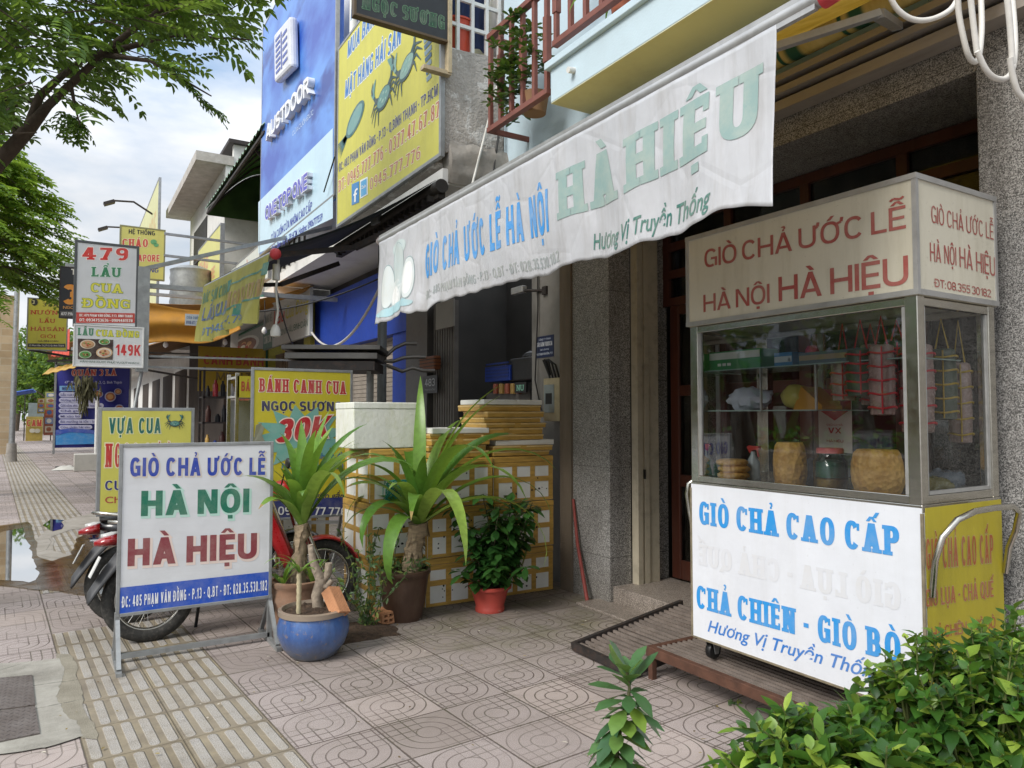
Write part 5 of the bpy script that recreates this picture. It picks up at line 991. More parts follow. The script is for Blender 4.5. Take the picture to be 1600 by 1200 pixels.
fr.build('sign_box_trim', M['alu'], ct)
f1 = Board((CX0 - .004, CY1, ZS), (0, CY0 - CY1, 0), ZT - ZS)
f1.pt('GIÒ CHẢ ƯỚC LỄ', 1101, 419, 1416, 356.5, 391, 'a0504a', bold=.012); f1.pt('HÀ NỘI', 1099.5, 488, 1203, 473, 461, 'a0504a', bold=.012); f1.pt('HÀ HIỆU', 1217, 471, 1420, 443.5, 433, 'a0504a', bold=.014)
f1.done(ct); f1.mb = MB(); f1.o.x = CX0
f1.pt('GIÒ CHẢ CAO CẤP', 1093, 818.5, 1406, 870, 783, '2f8fd4', bold=.06, slab=True, spacing=.75); f1.pt('CHẢ CHIÊN - GIÒ BÒ', 1089, 949, 1408, 1037, 914, '2f8fd4', bold=.06, slab=True, spacing=.75)
f1.pt('Hương Vị Truyền Thống', 1106, 986, 1376, 1064, 968, '2a74c4', bold=.015, shear=.35); f1.pt('GIÒ LỤA - CHẢ QUẾ', 1408, 955, 1092, 882, 912, 'd2d4d9', bold=.06, slab=True, spacing=.75, off=.0012)
f2 = Board((CX0, CY0 - .004, ZS), (CX1 - CX0, 0, 0), ZT - ZS); f1.done(ct)
f2.pt('GIÒ CHẢ ƯỚC LỄ', 1455, 347.5, 1552, 375, 321, 'a0504a', bold=-.02); f2.pt('HÀ NỘI', 1453, 408, 1494, 415, 379, 'a0504a', bold=-.02); f2.pt('HÀ HIỆU', 1499, 417, 1555, 432, 386, 'a0504a', bold=-.015); f2.pt('ĐT: 08.355 30182', 1459.6, 448, 1548, 465, 435, 'a0504a', bold=.01)
f2.done(ct); f2.mb = MB(); f2.o.y = CY0
f2.pt('GIÒ CHẢ CAO CẤP', 1447, 890, 1552, 879, 842, 'a5582c', 'b9ac72', ob=.025, bold=.0); f2.pt('GIÒ LỤA - CHẢ QUẾ', 1446, 948.5, 1552, 932, 921, 'a5582c', 'b9ac72', ob=.025, bold=.0); f2.pt('CHẢ CHIÊN - GIÒ BÒ', 1446, 1001, 1555, 980, 982, 'a5582c', 'b9ac72', ob=.025, bold=.0)
f2.done(ct)
b = MB(); b.tube([(3.085, 1.70, .80), (3.085, 1.685, .95), (3.10, 1.66, 1.05), (3.16, 1.63, 1.12), (3.26, 1.61, 1.15), (3.42, 1.605, 1.155), (3.58, 1.61, 1.15), (3.67, 1.625, 1.12), (3.69, 1.65, 1.03), (3.69, 1.68, .95), (3.695, 1.70, .83)], .0135, 12); b.build('push_handle', M['steel'], ct, smooth=80)
b = MB(); b.tube([(3.07, 3.04, .92), (3.065, 3.055, 1.0), (3.062, 3.07, 1.1), (3.065, 3.06, 1.16), (3.09, 3.045, 1.18)], .013, 10); b.tube([(3.6, 3.04, .92), (3.6, 3.075, 1.1), (3.6, 3.045, 1.18)], .013, 10); b.each('side_handle', M['steel'], ct, smooth=80)
for x, y in ((3.13, 2.95), (3.13, 1.8), (3.62, 2.95), (3.62, 1.8)):
    b = MB(); b.b2((x - .045, y - .04, ZB - .012), (x + .045, y + .04, ZB)); b.prism([(x - .03, y - .03, ZB - .012), (x + .03, y - .03, ZB - .012), (x + .012, y - .03, .225), (x - .012, y - .03, .225)], (0, .006, 0)); b.prism([(x - .03, y + .024, ZB - .012), (x + .03, y + .024, ZB - .012), (x + .012, y + .024, .225), (x - .012, y + .024, .225)], (0, .006, 0)); c = b.build('caster', M['galv'], ct, fixn=True)
    b = MB(); n = 24
    b.lathe([(.025, -.018), (.043, -.018), (.048, -.012), (.048, .012), (.043, .018), (.025, .018)], (0, 0, 0), 24); b.v = [(x + p[0], y + p[2], .24 + p[1]) for p in b.v]; b.build('wheel', M['black'], c, smooth=40, fixn=True)
# goods in the glass case
zc = ZG + .013
def fried():
    gg = G('fried_crust'); v = gg.co.outputs['Object']; f = gg.noise(14, 6, .7); c = gg.n('ShaderNodeTexVoronoi', {'Vector': v, 'Scale': 42.}).outputs['Distance']
    gg.set(Base_Color=gg.mix(gg.ramp(f, .3, .7), lin('b98436'), lin('f0c470')), Roughness=.5); gg.bump(gg.math('ADD', f, c), .008); return gg.m
FRY = fried()
for x, y, r, h_, lab in ((3.22, 2.49, .082, .235, 'tall fried pork roll with a wrinkled golden crust standing in the cart'), (3.25, 2.03, .112, .215, 'wide fried pork roll standing at the right of the glass case')):
    o = MB().lathe([(.0, 0), (r * .76, 0), (r * .9, h_ * .1), (r * 1.0, h_ * .3), (r * 1.03, h_ * .5), (r * .99, h_ * .72), (r * .88, h_ * .92), (r * .76, h_), (0, h_ + .002)], (x, y, zc), 40, wob=.05).build('fried_pork_roll', FRY, smooth=60, loc=(x, y, zc), fixn=True); tag(o, lab, 'pork roll')
for k, (x, y) in enumerate(((3.21, 2.86), (3.213, 2.858), (3.206, 2.864))):
    z = zc + .022 + k * .036; o = MB().lathe([(0, 0), (.07, 0), (.086, .012), (.086, .024), (.07, .035), (0, .037)], (x, y, z), 28, wob=.07).build('fried_cake', FRY, smooth=60, loc=(x, y, z), fixn=True); tag(o, ('bottom golden fried cake on the plate', 'middle golden fried cake of the stack of three', 'topmost golden fried cake of the stack of three')[k], 'fried cake', 'stack of fried cakes in the cart')
o = MB().lathe([(0, .006), (.11, .008), (.13, .02), (.135, .021), (.115, 0), (0, 0)], (3.21, 2.84, zc), 32).build('plate', M['steel'], smooth=40, loc=(3.21, 2.84, zc)); tag(o, 'thin metal plate under the three fried cakes', 'plate')
jr = thing('jar', 'glass jar of shredded floss with a pink lid between two fried rolls', 'jar', (3.24, 2.27, zc))
b = MB(); b.lathe([(.05, 0), (.078, .006), (.08, .02), (.08, .15), (.062, .17), (.06, .19)], (3.24, 2.27, zc), 28); b.build('jar_body', glassmat('jar_glass', (.82, .9, .87, 1), 1.5), jr, smooth=60)
b = MB(); b.lathe([(0, .002), (.072, .004), (.073, .06), (.05, .068), (0, .062)], (3.24, 2.27, zc), 24, wob=.1); b.build('contents', mat('floss', 'b58a4c', .9, 0, .3, 60, bump=.01), jr, smooth=60)
b = MB(); b.lathe([(.03, .064), (.07, .07), (.066, .145), (.03, .155), (0, .15)], (3.24, 2.27, zc), 24, wob=.12); b.build('bag', mat('green_bag', '2f6b55', .35, 0, .3, 10), jr, smooth=60)
b = MB(); b.lathe([(0, .215), (.06, .213), (.064, .205), (.064, .188), (.0, .186)], (3.24, 2.27, zc), 24); b.build('lid', mat('pink_lid', 'd86a6a', .4), jr, smooth=40)
sp = thing('spray_bottle', 'clear spray bottle with a red trigger head behind the fried cakes', 'bottle', (3.34, 2.83, zc))
b = MB(); b.lathe([(.03, 0), (.036, .005), (.036, .11), (.014, .15), (.012, .17)], (3.34, 2.83, zc), 20); b.build('bottle_body', mat('milky_plastic', 'a9b4b8', .25), sp, smooth=50)
b = MB(); b.box((3.34, 2.82, zc + .19), (.02, .075, .022)); b.bar((3.34, 2.84, zc + .165), (3.34, 2.86, zc + .2), .018, .02); b.bar((3.34, 2.8, zc + .185), (3.34, 2.79, zc + .14), .01, .008); b.build('trigger_head', mat('red_trigger', 'b8322c', .4), sp, bevel=.002)
for k, (y0, y1, lab, c, c2) in enumerate(((2.62, 2.98, 'long green and white carton on the top glass shelf', '3f8f58', 'd8dad4'), (2.42, 2.53, 'small blue and white carton on the top glass shelf', '3f7fae', 'c4ccce'), (2.02, 2.38, 'dull long carton lying at the middle of the top glass shelf', '5a6a74', 'a08a6a'))):
    b = MB(); b.b2((3.16, y0, 1.807), (3.30, y1, 1.807 + (.105, .07, .06)[k]), mat('carton_' + c, c, .45)); b.b2((3.157, y0 + .003, 1.807 + (.06, .02, .02)[k]), (3.16, y1 - .003, 1.807 + (.098, .05, .045)[k]), mat('carton_' + c2, c2, .45))
    for i in range(3): b.b2((3.156, y1 - .16 + i * .035 if k == 0 else y0 + .01, 1.83), (3.1575, y1 - .135 + i * .035 if k == 0 else y0 + .02, 1.845), MC['carton_' + c2])
    o = b.build('carton', None, loc=(3.23, (y0 + y1) / 2, 1.807)); tag(o, lab, 'carton', 'cartons on the glass shelf')
def bagm(n, c):
    gg = G(n); t = gg.n('ShaderNodeBsdfTransparent'); gg.set(Base_Color=lin(c), Roughness=.25); ms = gg.n('ShaderNodeMixShader', {0: .75, 1: t.outputs[0], 2: gg.b.outputs[0]}); gg.put(gg.o.inputs[0], ms.outputs[0]); return gg.m
def crumple(c, r, sq, m, n=26, amp=.5):
    b = MB(); b.ball(c, r, n, sq=sq)
    b.v = [tuple(V(c) + (V(p) - V(c)) * (1 + amp * (abs(noise.noise(V(p) * 16)) + .5 * abs(noise.noise(V(p) * 38))) - amp * .35)) for p in b.v]; return b
o = crumple((3.26, 2.78, 1.645), .075, (1.1, 1.9, .85), None).build('plastic_bag', bagm('white_bag', 'd2d6e4'), smooth=40, loc=(3.26, 2.78, 1.582)); tag(o, 'crumpled white plastic bag on the lower glass shelf', 'bag')
o = crumple((3.25, 2.47, 1.65), .068, (1, 1.1, 1.), None, amp=.25).build('plastic_bag', bagm('yellow_bag', 'c2bb62'), smooth=40, loc=(3.25, 2.47, 1.582)); tag(o, 'knotted yellowish plastic bag on the lower glass shelf', 'bag')
o = MB().prism([(3.2, 2.45, 1.582), (3.2, 2.28, 1.582), (3.2, 2.28, 1.60), (3.2, 2.40, 1.70)], (.16, 0, 0)).build('folded_packet', mat('orange_packet', 'b8862c', .4), loc=(3.28, 2.36, 1.582), fixn=True); tag(o, 'orange folded packet leaning on the yellow plastic bag', 'packet')
def hangroll(x, y, z0, z1, r, m, strm, lab, group='wrapped rolls hanging in the cart', nb=5):
    t = thing('hanging_roll', lab, 'wrapped roll', (x, y, z0), 0, group); b = MB(); n = 14
    b.lathe([(0, 0), (r * .8, .005)] + [(r * (.9 + .1 * math.sin(math.pi * i / n)), (z1 - z0) * (.02 + .96 * i / n)) for i in range(n + 1)] + [(r * .7, z1 - z0), (0, z1 - z0)], (x, y, z0), 24, wob=.06); b.build('roll', m, t, smooth=60, fixn=True)
    b = MB()
    for i in range(nb): z = z0 + (z1 - z0) * (i + .6) / (nb + .2); b.tube([(x + (r * 1.04) * math.cos(a), y + (r * 1.04) * math.sin(a), z + .004 * math.sin(3 * a)) for a in [2 * math.pi * j / 20 for j in range(21)]], .005, 6)
    for a in (-2.6, -.4, 1.5): b.tube([(x + r * 1.05 * math.cos(a), y + r * 1.05 * math.sin(a), z0 + .01), (x + r * 1.05 * math.cos(a), y + r * 1.05 * math.sin(a), z1 - .01)], .004, 6)
    b.tube([(x, y - r * .5, z1), (x, y, 2.0), (x, y + r * .5, z1)], .004, 6); b.build('string', strm, t, smooth=60); return t
RS = mat('red_string', 'c42c38', .5); YS = mat('yellow_string', 'b89a2c', .5); LW = mat('leaf_wrap', '4d5a4c', .45, 0, .3, 20); SW = mat('clear_wrap', 'a08a84', .25, 0, .35, 16)
hangroll(3.26, 1.84, 1.47, 1.87, .07, SW, RS, 'long wrapped roll tied with red string behind the cart side glass'); hangroll(3.47, 1.84, 1.53, 1.86, .06, LW, YS, 'dark leaf roll tied with yellow string near the cart corner')
hangroll(3.14, 1.93, 1.55, 1.87, .055, SW, RS, 'pale red tied roll in front of the others near the glass post'); hangroll(3.33, 1.97, 1.6, 1.9, .06, LW, RS, 'dark red tied roll hanging behind its paler neighbours'); hangroll(3.36, 2.12, 1.6, 1.9, .05, SW, RS, 'slim red tied roll hanging farthest back in the case', nb=6); hangroll(3.6, 1.83, 1.42, 1.8, .05, SW, YS, 'slim roll with yellow string by the rear cart post'); hangroll(3.17, 2.05, 1.64, 1.86, .065, LW, RS, 'short leaf roll tied with red string right of its neighbour'); hangroll(3.24, 2.19, 1.62, 1.84, .055, SW, RS, 'short pale roll tied with red string nearest the paper card', nb=4)
cd = thing('paper_card', 'red headed paper card with gold emblem hanging inside the glass case', 'card', (3.5, 2.31, 1.4)); q = Board((3.42, 2.46, 1.36), (0, -.19, 0), .33); q.face(cd, facemat('card_paper', 'c6bcb4', .1), .004); q.shape([(0, 1), (0, .68), (.5, .5), (1, .68), (1, 1)], 'a3363a', .002); q.disc(.5, .76, .2, .12, 'c9a24a', .004); q.disc(.5, .76, .14, .085, 'a3363a', .006); q.text('VX', .3, .7, .3, .09, 'a3363a', bold=.06); q.text('GIÒ CHẢ', .25, .75, .42, .03, 'a3363a'); q.text('HÀ HIỆU', .25, .75, .16, .04, 'a3363a'); q.done(cd)
o = MB().ball((3.2, 2.33, 1.87), .035, 10, lump=.5).build('pink_bow', mat('pink_ribbon', 'c8506e', .5), loc=(3.2, 2.33, 1.83)); tag(o, 'pink ribbon bow at the top of the hanging string', 'bow')
for k, (x, y, r, c, lab) in enumerate(((3.5, 1.86, .075, '6f7a86', 'grey blue bundle at the right end of the cart counter'), (3.38, 1.84, .06, '8a8450', 'olive bundle lying beside the grey blue bundle'), (3.52, 2.62, .08, '7f7f86', 'grey bag lump at the back of the cart counter'))):
    o = crumple((x, y, zc + r * .8), r, (1, 1.15, .85), None).build('bundle', bagm('bundle_' + c, c), smooth=40, loc=(x, y, zc)); tag(o, lab, 'bundle')
# slatted deck and ramp
dk = thing('deck', 'low rusty deck of narrow slats carrying the food cart', 'deck', (3.4, 2.4, 0))
b = MB(); x = 3.02; k = 0
while x < 3.84: b.b2((x, 1.52, .166), (x + .016, 3.31, .186)); x += .042
b.build('slats', mat('slat_iron', '857a72', .55, .2, .3, 9, dirt=.35, dcol=(.12, .07, .045, 1)), dk)
b = MB(); b.b2((2.97, 1.5, .132), (3.01, 3.33, .189)); b.b2((3.84, 1.5, .115), (3.87, 3.33, .19)); b.b2((3.01, 3.29, .12), (3.84, 3.33, .188)); b.b2((3.01, 1.5, .12), (3.84, 1.52, .188)); b.b2((3.01, 2.3, .12), (3.84, 2.34, .164)); b.build('edge_beam', M['rust'], dk, bevel=.003)
for x, y in ((2.975, 3.28), (2.975, 2.2), (3.82, 3.28), (3.82, 1.52), (2.975, 1.52)): b = MB(); b.b2((x + .001, y, 0), (x + .035, y + .035, .116)); b.build('leg', M['rust'], dk)
rm = thing('ramp', 'dark slatted iron ramp sloping from the granite step to the pavement', 'ramp', (3.3, 3.6, 0))
b = MB(); A, B_ = V((2.9, 0, .04)), V((3.86, 0, .185)); n = 20
for i in range(n): p = A.lerp(B_, (i + .8) / (n + .6)); b.bar((p.x, 3.37, p.z), (p.x, 3.93, p.z), .016, .018)
b.build('slats', MC['slat_iron'], rm)
b = MB()
for y in (3.355, 3.94): b.bar((2.88, y, .036), (3.865, y, .186), .03, .05)
b.bar((2.89, 3.37, .038), (2.89, 3.925, .038), .03, .05); b.bar((3.3, 3.37, .075), (3.3, 3.925, .075), .03, .04); b.build('frame', M['iron'], rm)
# red stick, plaque, meter box, security lamp
b = MB(); b.tube([(3.76, 4.93, .0), (3.80, 5.12, .45), (3.83, 5.22, .82)], [.017, .015, .012], 10); o = b.build('pole', mat('worn_red_pole', '8a3d36', .65, 0, .3, 20, dirt=.3), smooth=60, loc=(3.76, 4.93, 0)); tag(o, 'short red pole leaning against the granite column', 'pole')
bd = boardX(3.965, 838, 560, 865, 527); s = thing('plaque', 'small navy company plaque on the grey tiled pillar', 'plaque', tuple(bd.o)); bd.face(s, mat('navy_plate', '1f2a4c', .35), .012); bd.text('CÔNG TY TNHH', .15, .85, .8, .09, 'b8c0d0', off=.003); bd.text('SÀI GÒN FUDOCIA', .06, .94, .52, .2, 'd4d8e0', bold=.03, off=.003); bd.text('MST: 0314106', .25, .75, .33, .07, 'b8c0d0', off=.003); bd.text('485 PHẠM VĂN ĐỒNG, P.13', .05, .95, .12, .1, 'b8c0d0', off=.003); bd.done(s)
bd = boardX(4.045, 661, 615, 683, 588); s = thing('house_number', 'dark house number plate 483 on the tiled pillar', 'number plate', tuple(bd.o)); bd.face(s, mat('dark_plate', '232428', .4), .012); bd.text('483', .15, .85, .4, .42, 'aeb2b6', off=.003); bd.text('PHẠM VĂN ĐỒNG', .15, .85, .15, .1, '8a8c90', off=.003); bd.done(s)
mb_ = thing('meter_box', 'cream electricity meter box with a glass window on the grey pillar', 'meter box', (3.9, 5.5, 1.5)); b = MB(); b.b2((3.84, 5.44, 1.5), (3.97, 5.7, 1.9)); b.build('casing', mat('cream_box', 'b3a687', .6, 0, .15, 6, dirt=.3), mb_, bevel=.006); b = MB(); b.b2((3.832, 5.52, 1.58), (3.84, 5.68, 1.84)); b.build('window', mat('meter_window', '8f9796', .15), mb_); b = MB(); b.b2((3.828, 5.55, 1.66), (3.832, 5.65, 1.76)); b.build('dial', M['black'], mb_)
for i in range(4): b = MB(); b.tube([(3.88, 5.5 + i * .05, 1.9), (3.84, 5.5 + i * .06, 2.02 + .02 * i), (3.87, 5.66 + .03 * i, 2.08), (3.93, 5.72, 2.0 - .03 * i), (3.95, 5.75, 1.95)], .009, 6); b.build('meter_cable', M['wire'], mb_, smooth=60)
lp = thing('wall_lamp', 'small grey flood lamp on an arm over the plaque', 'lamp', (3.97, 5.6, 3.0)); p = onX(853, 454, 3.97); b = MB(); b.box(p, (.05, .07, .08)); b.tube([p, p + V((-.05, .3, .04))], .015); b.build('arm', M['iron'], lp); b = MB(); b.box(p + V((-.05, .42, .06)), (.06, .22, .07)); b.build('lamp_head', M['alu'], lp, bevel=.01)
b = MB(); b.tube([(3.95, 5.96, 3.4), (3.945, 5.95, 2.6), (3.93, 5.98, 1.9), (3.95, 5.9, 1.6)], .007, 6); o = b.build('cable', M['wire'], smooth=60, loc=(3.95, 5.96, 1.6)); tag(o, 'thin black cable running down the grey tiled pillar edge', 'cable')
# dim shop 483: crates and shelf
t = thing('crate', 'blue plastic crate on the shelf in the dim shop', 'crate', (4.3, 6.8, 1.3)); b = MB(); a, c = onX(758, 597, 4.4), onX(797, 570, 4.4); b.b2((4.4, c.y, a.z), (4.75, a.y, c.z), M['blue'])
for i in range(5): b.b2((4.393, c.y + .03, a.z + .04 + i * .04), (4.4, a.y - .03, a.z + .06 + i * .04), mat('crate_shade', '17307a', .5))
b.build('crate_body', None, t)
b = MB(); a, c = onX(760, 614, 4.38), onX(828, 598, 4.38); b.b2((4.38, c.y, .9), (4.85, a.y, a.z)); b.b2((4.36, c.y, 0), (4.4, c.y + .05, .9)); b.b2((4.36, a.y - .05, 0), (4.4, a.y, .9)); o = b.build('shelf_unit', mat('grey_shelf', '5a5652', .6, 0, .2, 4), loc=(4.6, 6.9, 0)); tag(o, 'grey shelf unit inside the dim shop behind the foam boxes', 'shelf')
t = thing('appliance', 'black rounded appliance beside the blue crate in the dim shop', 'appliance', (4.5, 6.6, 1.75)); b = MB(); a, c = onX(795, 597, 4.42), onX(836, 556, 4.42); b.b2((4.42, c.y, a.z), (4.8, a.y, c.z)); b.ball((4.6, (a.y + c.y) / 2, c.z), .15, 14, sq=(1, 1.1, .6)); b.build('casing', M['black'], t, bevel=.02)
for i in range(5):
    p = onX(775 + i * 9, 615, 4.36); o = MB().lathe([(.0, 0), (.035, 0), (.035, .1), (.03, .115), (0, .115)], (4.36, p.y, p.z), 14).build('tin_can', mat('tin_' + str(i % 2), ('a0553c', 'b08c4a')[i % 2], .4), smooth=40, loc=(4.36, p.y, p.z)); tag(o, 'small food tin on the shelf front in the dim shop', 'tin', 'tins on the dim shop shelf')
bd = boardX(4.3, 804, 614, 822, 598); s = thing('sign_strip', 'dark sign strip reading NU behind the box lids', 'sign', tuple(bd.o)); bd.face(s, M['black'], .02); bd.text('NU', .2, .8, .2, .55, '7fc0a6', bold=.05, slab=True); bd.done(s)
b = MB(); a, c = onX(680, 516, 4.02), onX(708, 466, 4.02); b.b2((4.02, c.y, a.z), (4.05, a.y, c.z)); o = b.build('wall_box', mat('pale_box', '8f8a80', .6, 0, .1, 4), bevel=.01, loc=tuple(a)); tag(o, 'pale fuse box fixed high beside the folded shutter', 'fuse box')
lt = thing('lantern', 'dull orange square lantern on the dark tiled pillar', 'lantern', tuple(onX(672, 575, 4.03))); a, c = onX(660, 580, 4.0), onX(684, 555, 4.0); b = MB(); b.b2((3.95, c.y, a.z), (4.05, a.y, c.z)); b.build('shade', mat('orange_shade', '7a4420', .6, 0, .2, 6), lt, bevel=.02)
b = MB()
for i in range(3): z = a.z + (c.z - a.z) * (i + 1) / 4; b.b2((3.945, c.y, z - .005), (4.05, a.y, z + .005)); 
b.build('cage', M['iron'], lt)
# ================================================================ FOAM BOXES
def foam_box(x0, x1, y0, y1, z0, z1, lab, wrap=0, grp='taped foam boxes stacked by the shop front', rz=0., lid=True, fm=None):
    cx, cy = (x0 + x1) / 2, (y0 + y1) / 2
    t = thing('foam_box', lab, 'foam box', (cx, cy, z0), rz, grp); w_, d_, h_ = x1 - x0, y1 - y0, z1 - z0; lh = .055 if lid else 0
    def lm(b): b.v = [tuple(Matrix.Rotation(rz, 3, 'Z') @ V((p[0] - cx, p[1] - cy, 0)) + V((cx, cy, p[2]))) for p in b.v]; return b
    b = MB(); b.b2((x0 + .004, y0 + .004, z0), (x1 - .004, y1 - .004, z1 - lh)); lm(b).build('box_body', fm or M['foam'], t, bevel=.008)
    if lid: b = MB(); b.b2((x0, y0, z1 - lh), (x1, y1, z1 - .002)); lm(b).build('lid', M['tape'] if wrap else (fm or M['foam']), t, bevel=.008)
    if not wrap: return t
    b = MB(); e = .0015; zb, zt_ = z0 + .012, z1 - lh
    def front(xa, xb, za, zc_): b.poly([(xa, y0 + .004 - e, za), (xb, y0 + .004 - e, za), (xb, y0 + .004 - e, zc_), (xa, y0 + .004 - e, zc_)])
    def side(ya, yb, za, zc_): b.poly([(x0 + .004 - e, yb, za), (x0 + .004 - e, ya, za), (x0 + .004 - e, ya, zc_), (x0 + .004 - e, yb, zc_)])
    tw = .05; j = lambda s=.008: rnd(-s, s)
    front(x0 + .006, x0 + .05 + j(), zb, zt_); front(x1 - .05 + j(), x1 - .006, zb, zt_); side(y0 + .006, y0 + .045, zb, zt_); side(y1 - .05, y1 - .006, zb, zt_); e = .0022
    nv = 2 if w_ > .5 else 1
    for i in range(nv): c = x0 + w_ * (i + 1) / (nv + 1) + j(.02); front(c - tw / 2, c + tw / 2, zb, zt_)
    c = y0 + d_ / 2 + j(); side(c - tw / 2, c + tw / 2, zb, zt_); e = .003
    z = z0 + h_ * .47 + j(); front(x0 + .006, x1 - .006, z - tw * .45, z + tw * .45); side(y0 + .006, y1 - .006, z - tw * .45, z + tw * .45)
    front(x0 + .006, x1 - .006, z0 + .004, z0 + .03); front(x0 + .006, x1 - .006, zt_ - .035 + j(), zt_); side(y0 + .006, y1 - .006, z0 + .004, z0 + .03); side(y0 + .006, y1 - .006, zt_ - .035, zt_)
    lm(b).build('tape', M['tape'], t)
    b = MB(); nn = 10 if wrap == 1 else 0
    for i in range(nn):
        x, z = rnd(x0 + .06, x1 - .06), rnd(z0 + .06, zt_ - .05); r = rnd(.005, .011); b.poly([(x + r * rnd(.7, 1.3) * math.cos(a), y0 + .004 - .0036, z + r * rnd(.7, 1.3) * math.sin(a)) for a in [2 * math.pi * k / 7 for k in range(7)]])
    if nn: lm(b).build('vent_holes', M['black'], t)
    return t
zz = (0, .395, .80, 1.20)
rows = ('bottom', 'second', 'third')
for i in range(3):
    foam_box(3.145, 3.765, 5.42 + rnd(0, .02), 5.86, zz[i] + .001, zz[i + 1] - .002, f'taped foam box, {rows[i]} from the ground in the stack against the granite column', 1, rz=R(rnd(-1, 1)))
    foam_box(2.515, 3.135, 5.42 + rnd(0, .02), 5.86, zz[i] + .001, zz[i + 1] - .002, f'taped foam box, {rows[i]} from the ground in the middle stack behind the strap plant', 1, rz=R(rnd(-1, 1)))
zz2 = (0, .42, .86, 1.29)
for i in range(3): foam_box(2.04 + rnd(0, .02), 2.49, 5.50, 6.10, zz2[i] + .001, zz2[i + 1] - .002, f'taped foam box, {rows[i]} from the ground in the narrow stack beside the wispy climber', (1, 1, 2)[i])
foam_box(1.92, 2.50, 5.5, 5.95, 1.292, 1.66, 'grubby white foam box without tape on top of the narrow stack', 0, fm=mat('grubby_foam', 'dedfd6', .7, 0, .12, 6, bump=.003, bscale=30, dirt=.8, dcol=(.5, .52, .33, 1), stretch=(1, 1, .5)))
def lids(x0, x1, y0, n, z, grp, where, cap=True):
    for i in range(n):
        h_ = rnd(.042, .058); dx, dy = rnd(-.025, .025), rnd(-.02, .02); rz = R(rnd(-3, 3)); white = (cap and i == n - 1); cx = (x0 + x1) / 2 + dx; cy = y0 + .22 + dy; sw = (x1 - x0) - rnd(0, .05)
        t = thing('box_cover', f'{"bare white" if white else "brown taped"} foam lid, {("lowest", "second", "third", "fourth", "fifth", "sixth", "seventh", "eighth", "ninth")[i]} of the pile {where}', 'foam lid', (cx, cy, z), rz, grp)
        r3 = Matrix.Rotation(rz, 3, 'Z'); b = MB(); b.box((cx, cy, z + h_ / 2), (sw, .43, h_ - .002), rot=r3); b.build('slab', M['foam'] if white or random.random() < .03 else M['tape'], t, bevel=.006)
        if not white:
            b = MB(); b.box((cx, cy, z + h_ * .8), (sw + .004, .434, .012), rot=r3); b.build('tape_edge', mat('pale_tape', 'd9bd82', .35, 0, .15, 12, dirt=.2), t)
            b = MB(); b.box((cx + rnd(-.1, .1), cy, z + h_ / 2), (.06, .436, h_ + .0), rot=r3); b.build('tape_band', M['tape'], t)
        z += h_
    return z
z = lids(3.15, 3.76, 5.42, 3, 1.201, 'foam lids piled by the granite column', 'against the granite column'); 
lids(3.05, 3.68, 5.44, 7, z, 'foam lids piled by the granite column', 'slid forward near the granite column')
lids(2.53, 3.12, 5.43, 5, 1.201, 'foam lids on the middle stack', 'on the middle foam box stack')
foam_box(1.9, 2.35, 7.6, 8.05, 1.0, 1.33, 'brown taped foam box behind the white pavement sign top', 2, grp='foam boxes further back')
foam_box(1.85, 2.4, 7.58, 8.1, .6, .998, 'white foam box with tape under the brown box', 1, grp='foam boxes further back'); foam_box(1.85, 2.4, 7.58, 8.1, .001, .596, 'tall foam box on the ground behind the motorbikes', 1, grp='foam boxes further back')
b = MB()
for i in range(14): b.tube([(2.28 + .13 * math.cos(a) + .01 * i * .3, 5.47 - .012 * (i % 4), .95 + .09 * math.sin(a + i)) for a in [k * .7 for k in range(10)]], .004, 5)
o = b.build('fishing_net', mat('teal_net', '2a8c7c', .6, 0, .2, 10), smooth=60, loc=(2.28, 5.47, .86)); tag(o, 'tangle of teal netting stuffed between the foam boxes', 'net')
# stacked steel tables beyond the boxes
t = thing('steel_table', 'folded stainless table with tray top and curled legs above the noodle sign', 'table', (2.7, 7.2, 1.7)); D = 8.3
a_, b_, c_, d_ = atD(504, 556, 7.9), atD(612, 557, 7.9), atD(560, 590, 7.0), atD(470, 588, 7.0)
zt = a_.z; p = [V((2.15, 7.95, zt)), V((3.0, 7.45, zt)), V((2.62, 6.75, zt)), V((1.78, 7.2, zt))]
b = MB(); b.prism(p, (0, 0, .045)); q = [x.lerp(sum(p, V()) / 4, .06) for x in p]; b.prism([x - V((0, 0, .09)) for x in q], (0, 0, .06)); b.build('tray_top', mat('dull_steel', '6a6763', .42, .6, .25, 5, dirt=.35), t, fixn=True, bevel=.004)
b = MB(); q = [x.lerp(sum(p, V()) / 4, .12) - V((0, 0, .2)) for x in p]; b.prism(q, (0, 0, .09)); b.build('lower_shelf', M['iron'], t, fixn=True)
for k, (u_, w_) in enumerate(((612, 548), (612, 570), (604, 598))):
    s0 = p[1] + V((-.25 + .06 * k, -.05 - .1 * k, -.02 - .05 * k)); b = MB(); b.tube([s0, s0 + V((.16, -.04, .0 if k < 2 else -.06)), s0 + V((.26, -.08, .1 - .06 * k)), s0 + V((.36, -.12, .15 - .1 * k)), s0 + V((.48, -.16, .15 - .1 * k))], .02, 8); b.build('leg', MC['dull_steel'], t, smooth=60)
b = MB()
for x, y in ((2.0, 7.25), (2.6, 7.0), (2.25, 7.75), (2.8, 7.45)): b.bar((x, y, 0), (x, y, zt - .19), .035, .035)
b.bar((2.0, 7.25, .5), (2.6, 7.0, .5), .03, .03); b.bar((2.0, 7.25, 1.0), (2.8, 7.45, 1.0), .03, .03); b.build('stand', M['galv'], t)
bd = boardY(7.1, 369, 700, 392, 594); s = thing('food_stand', 'narrow stainless glass stand with a small yellow header beside the noodle sign', 'stand', tuple(V((bd.o.x + .1, 7.2, 0))))
b = MB(); x0, x1 = bd.o.x, bd.o.x + .42
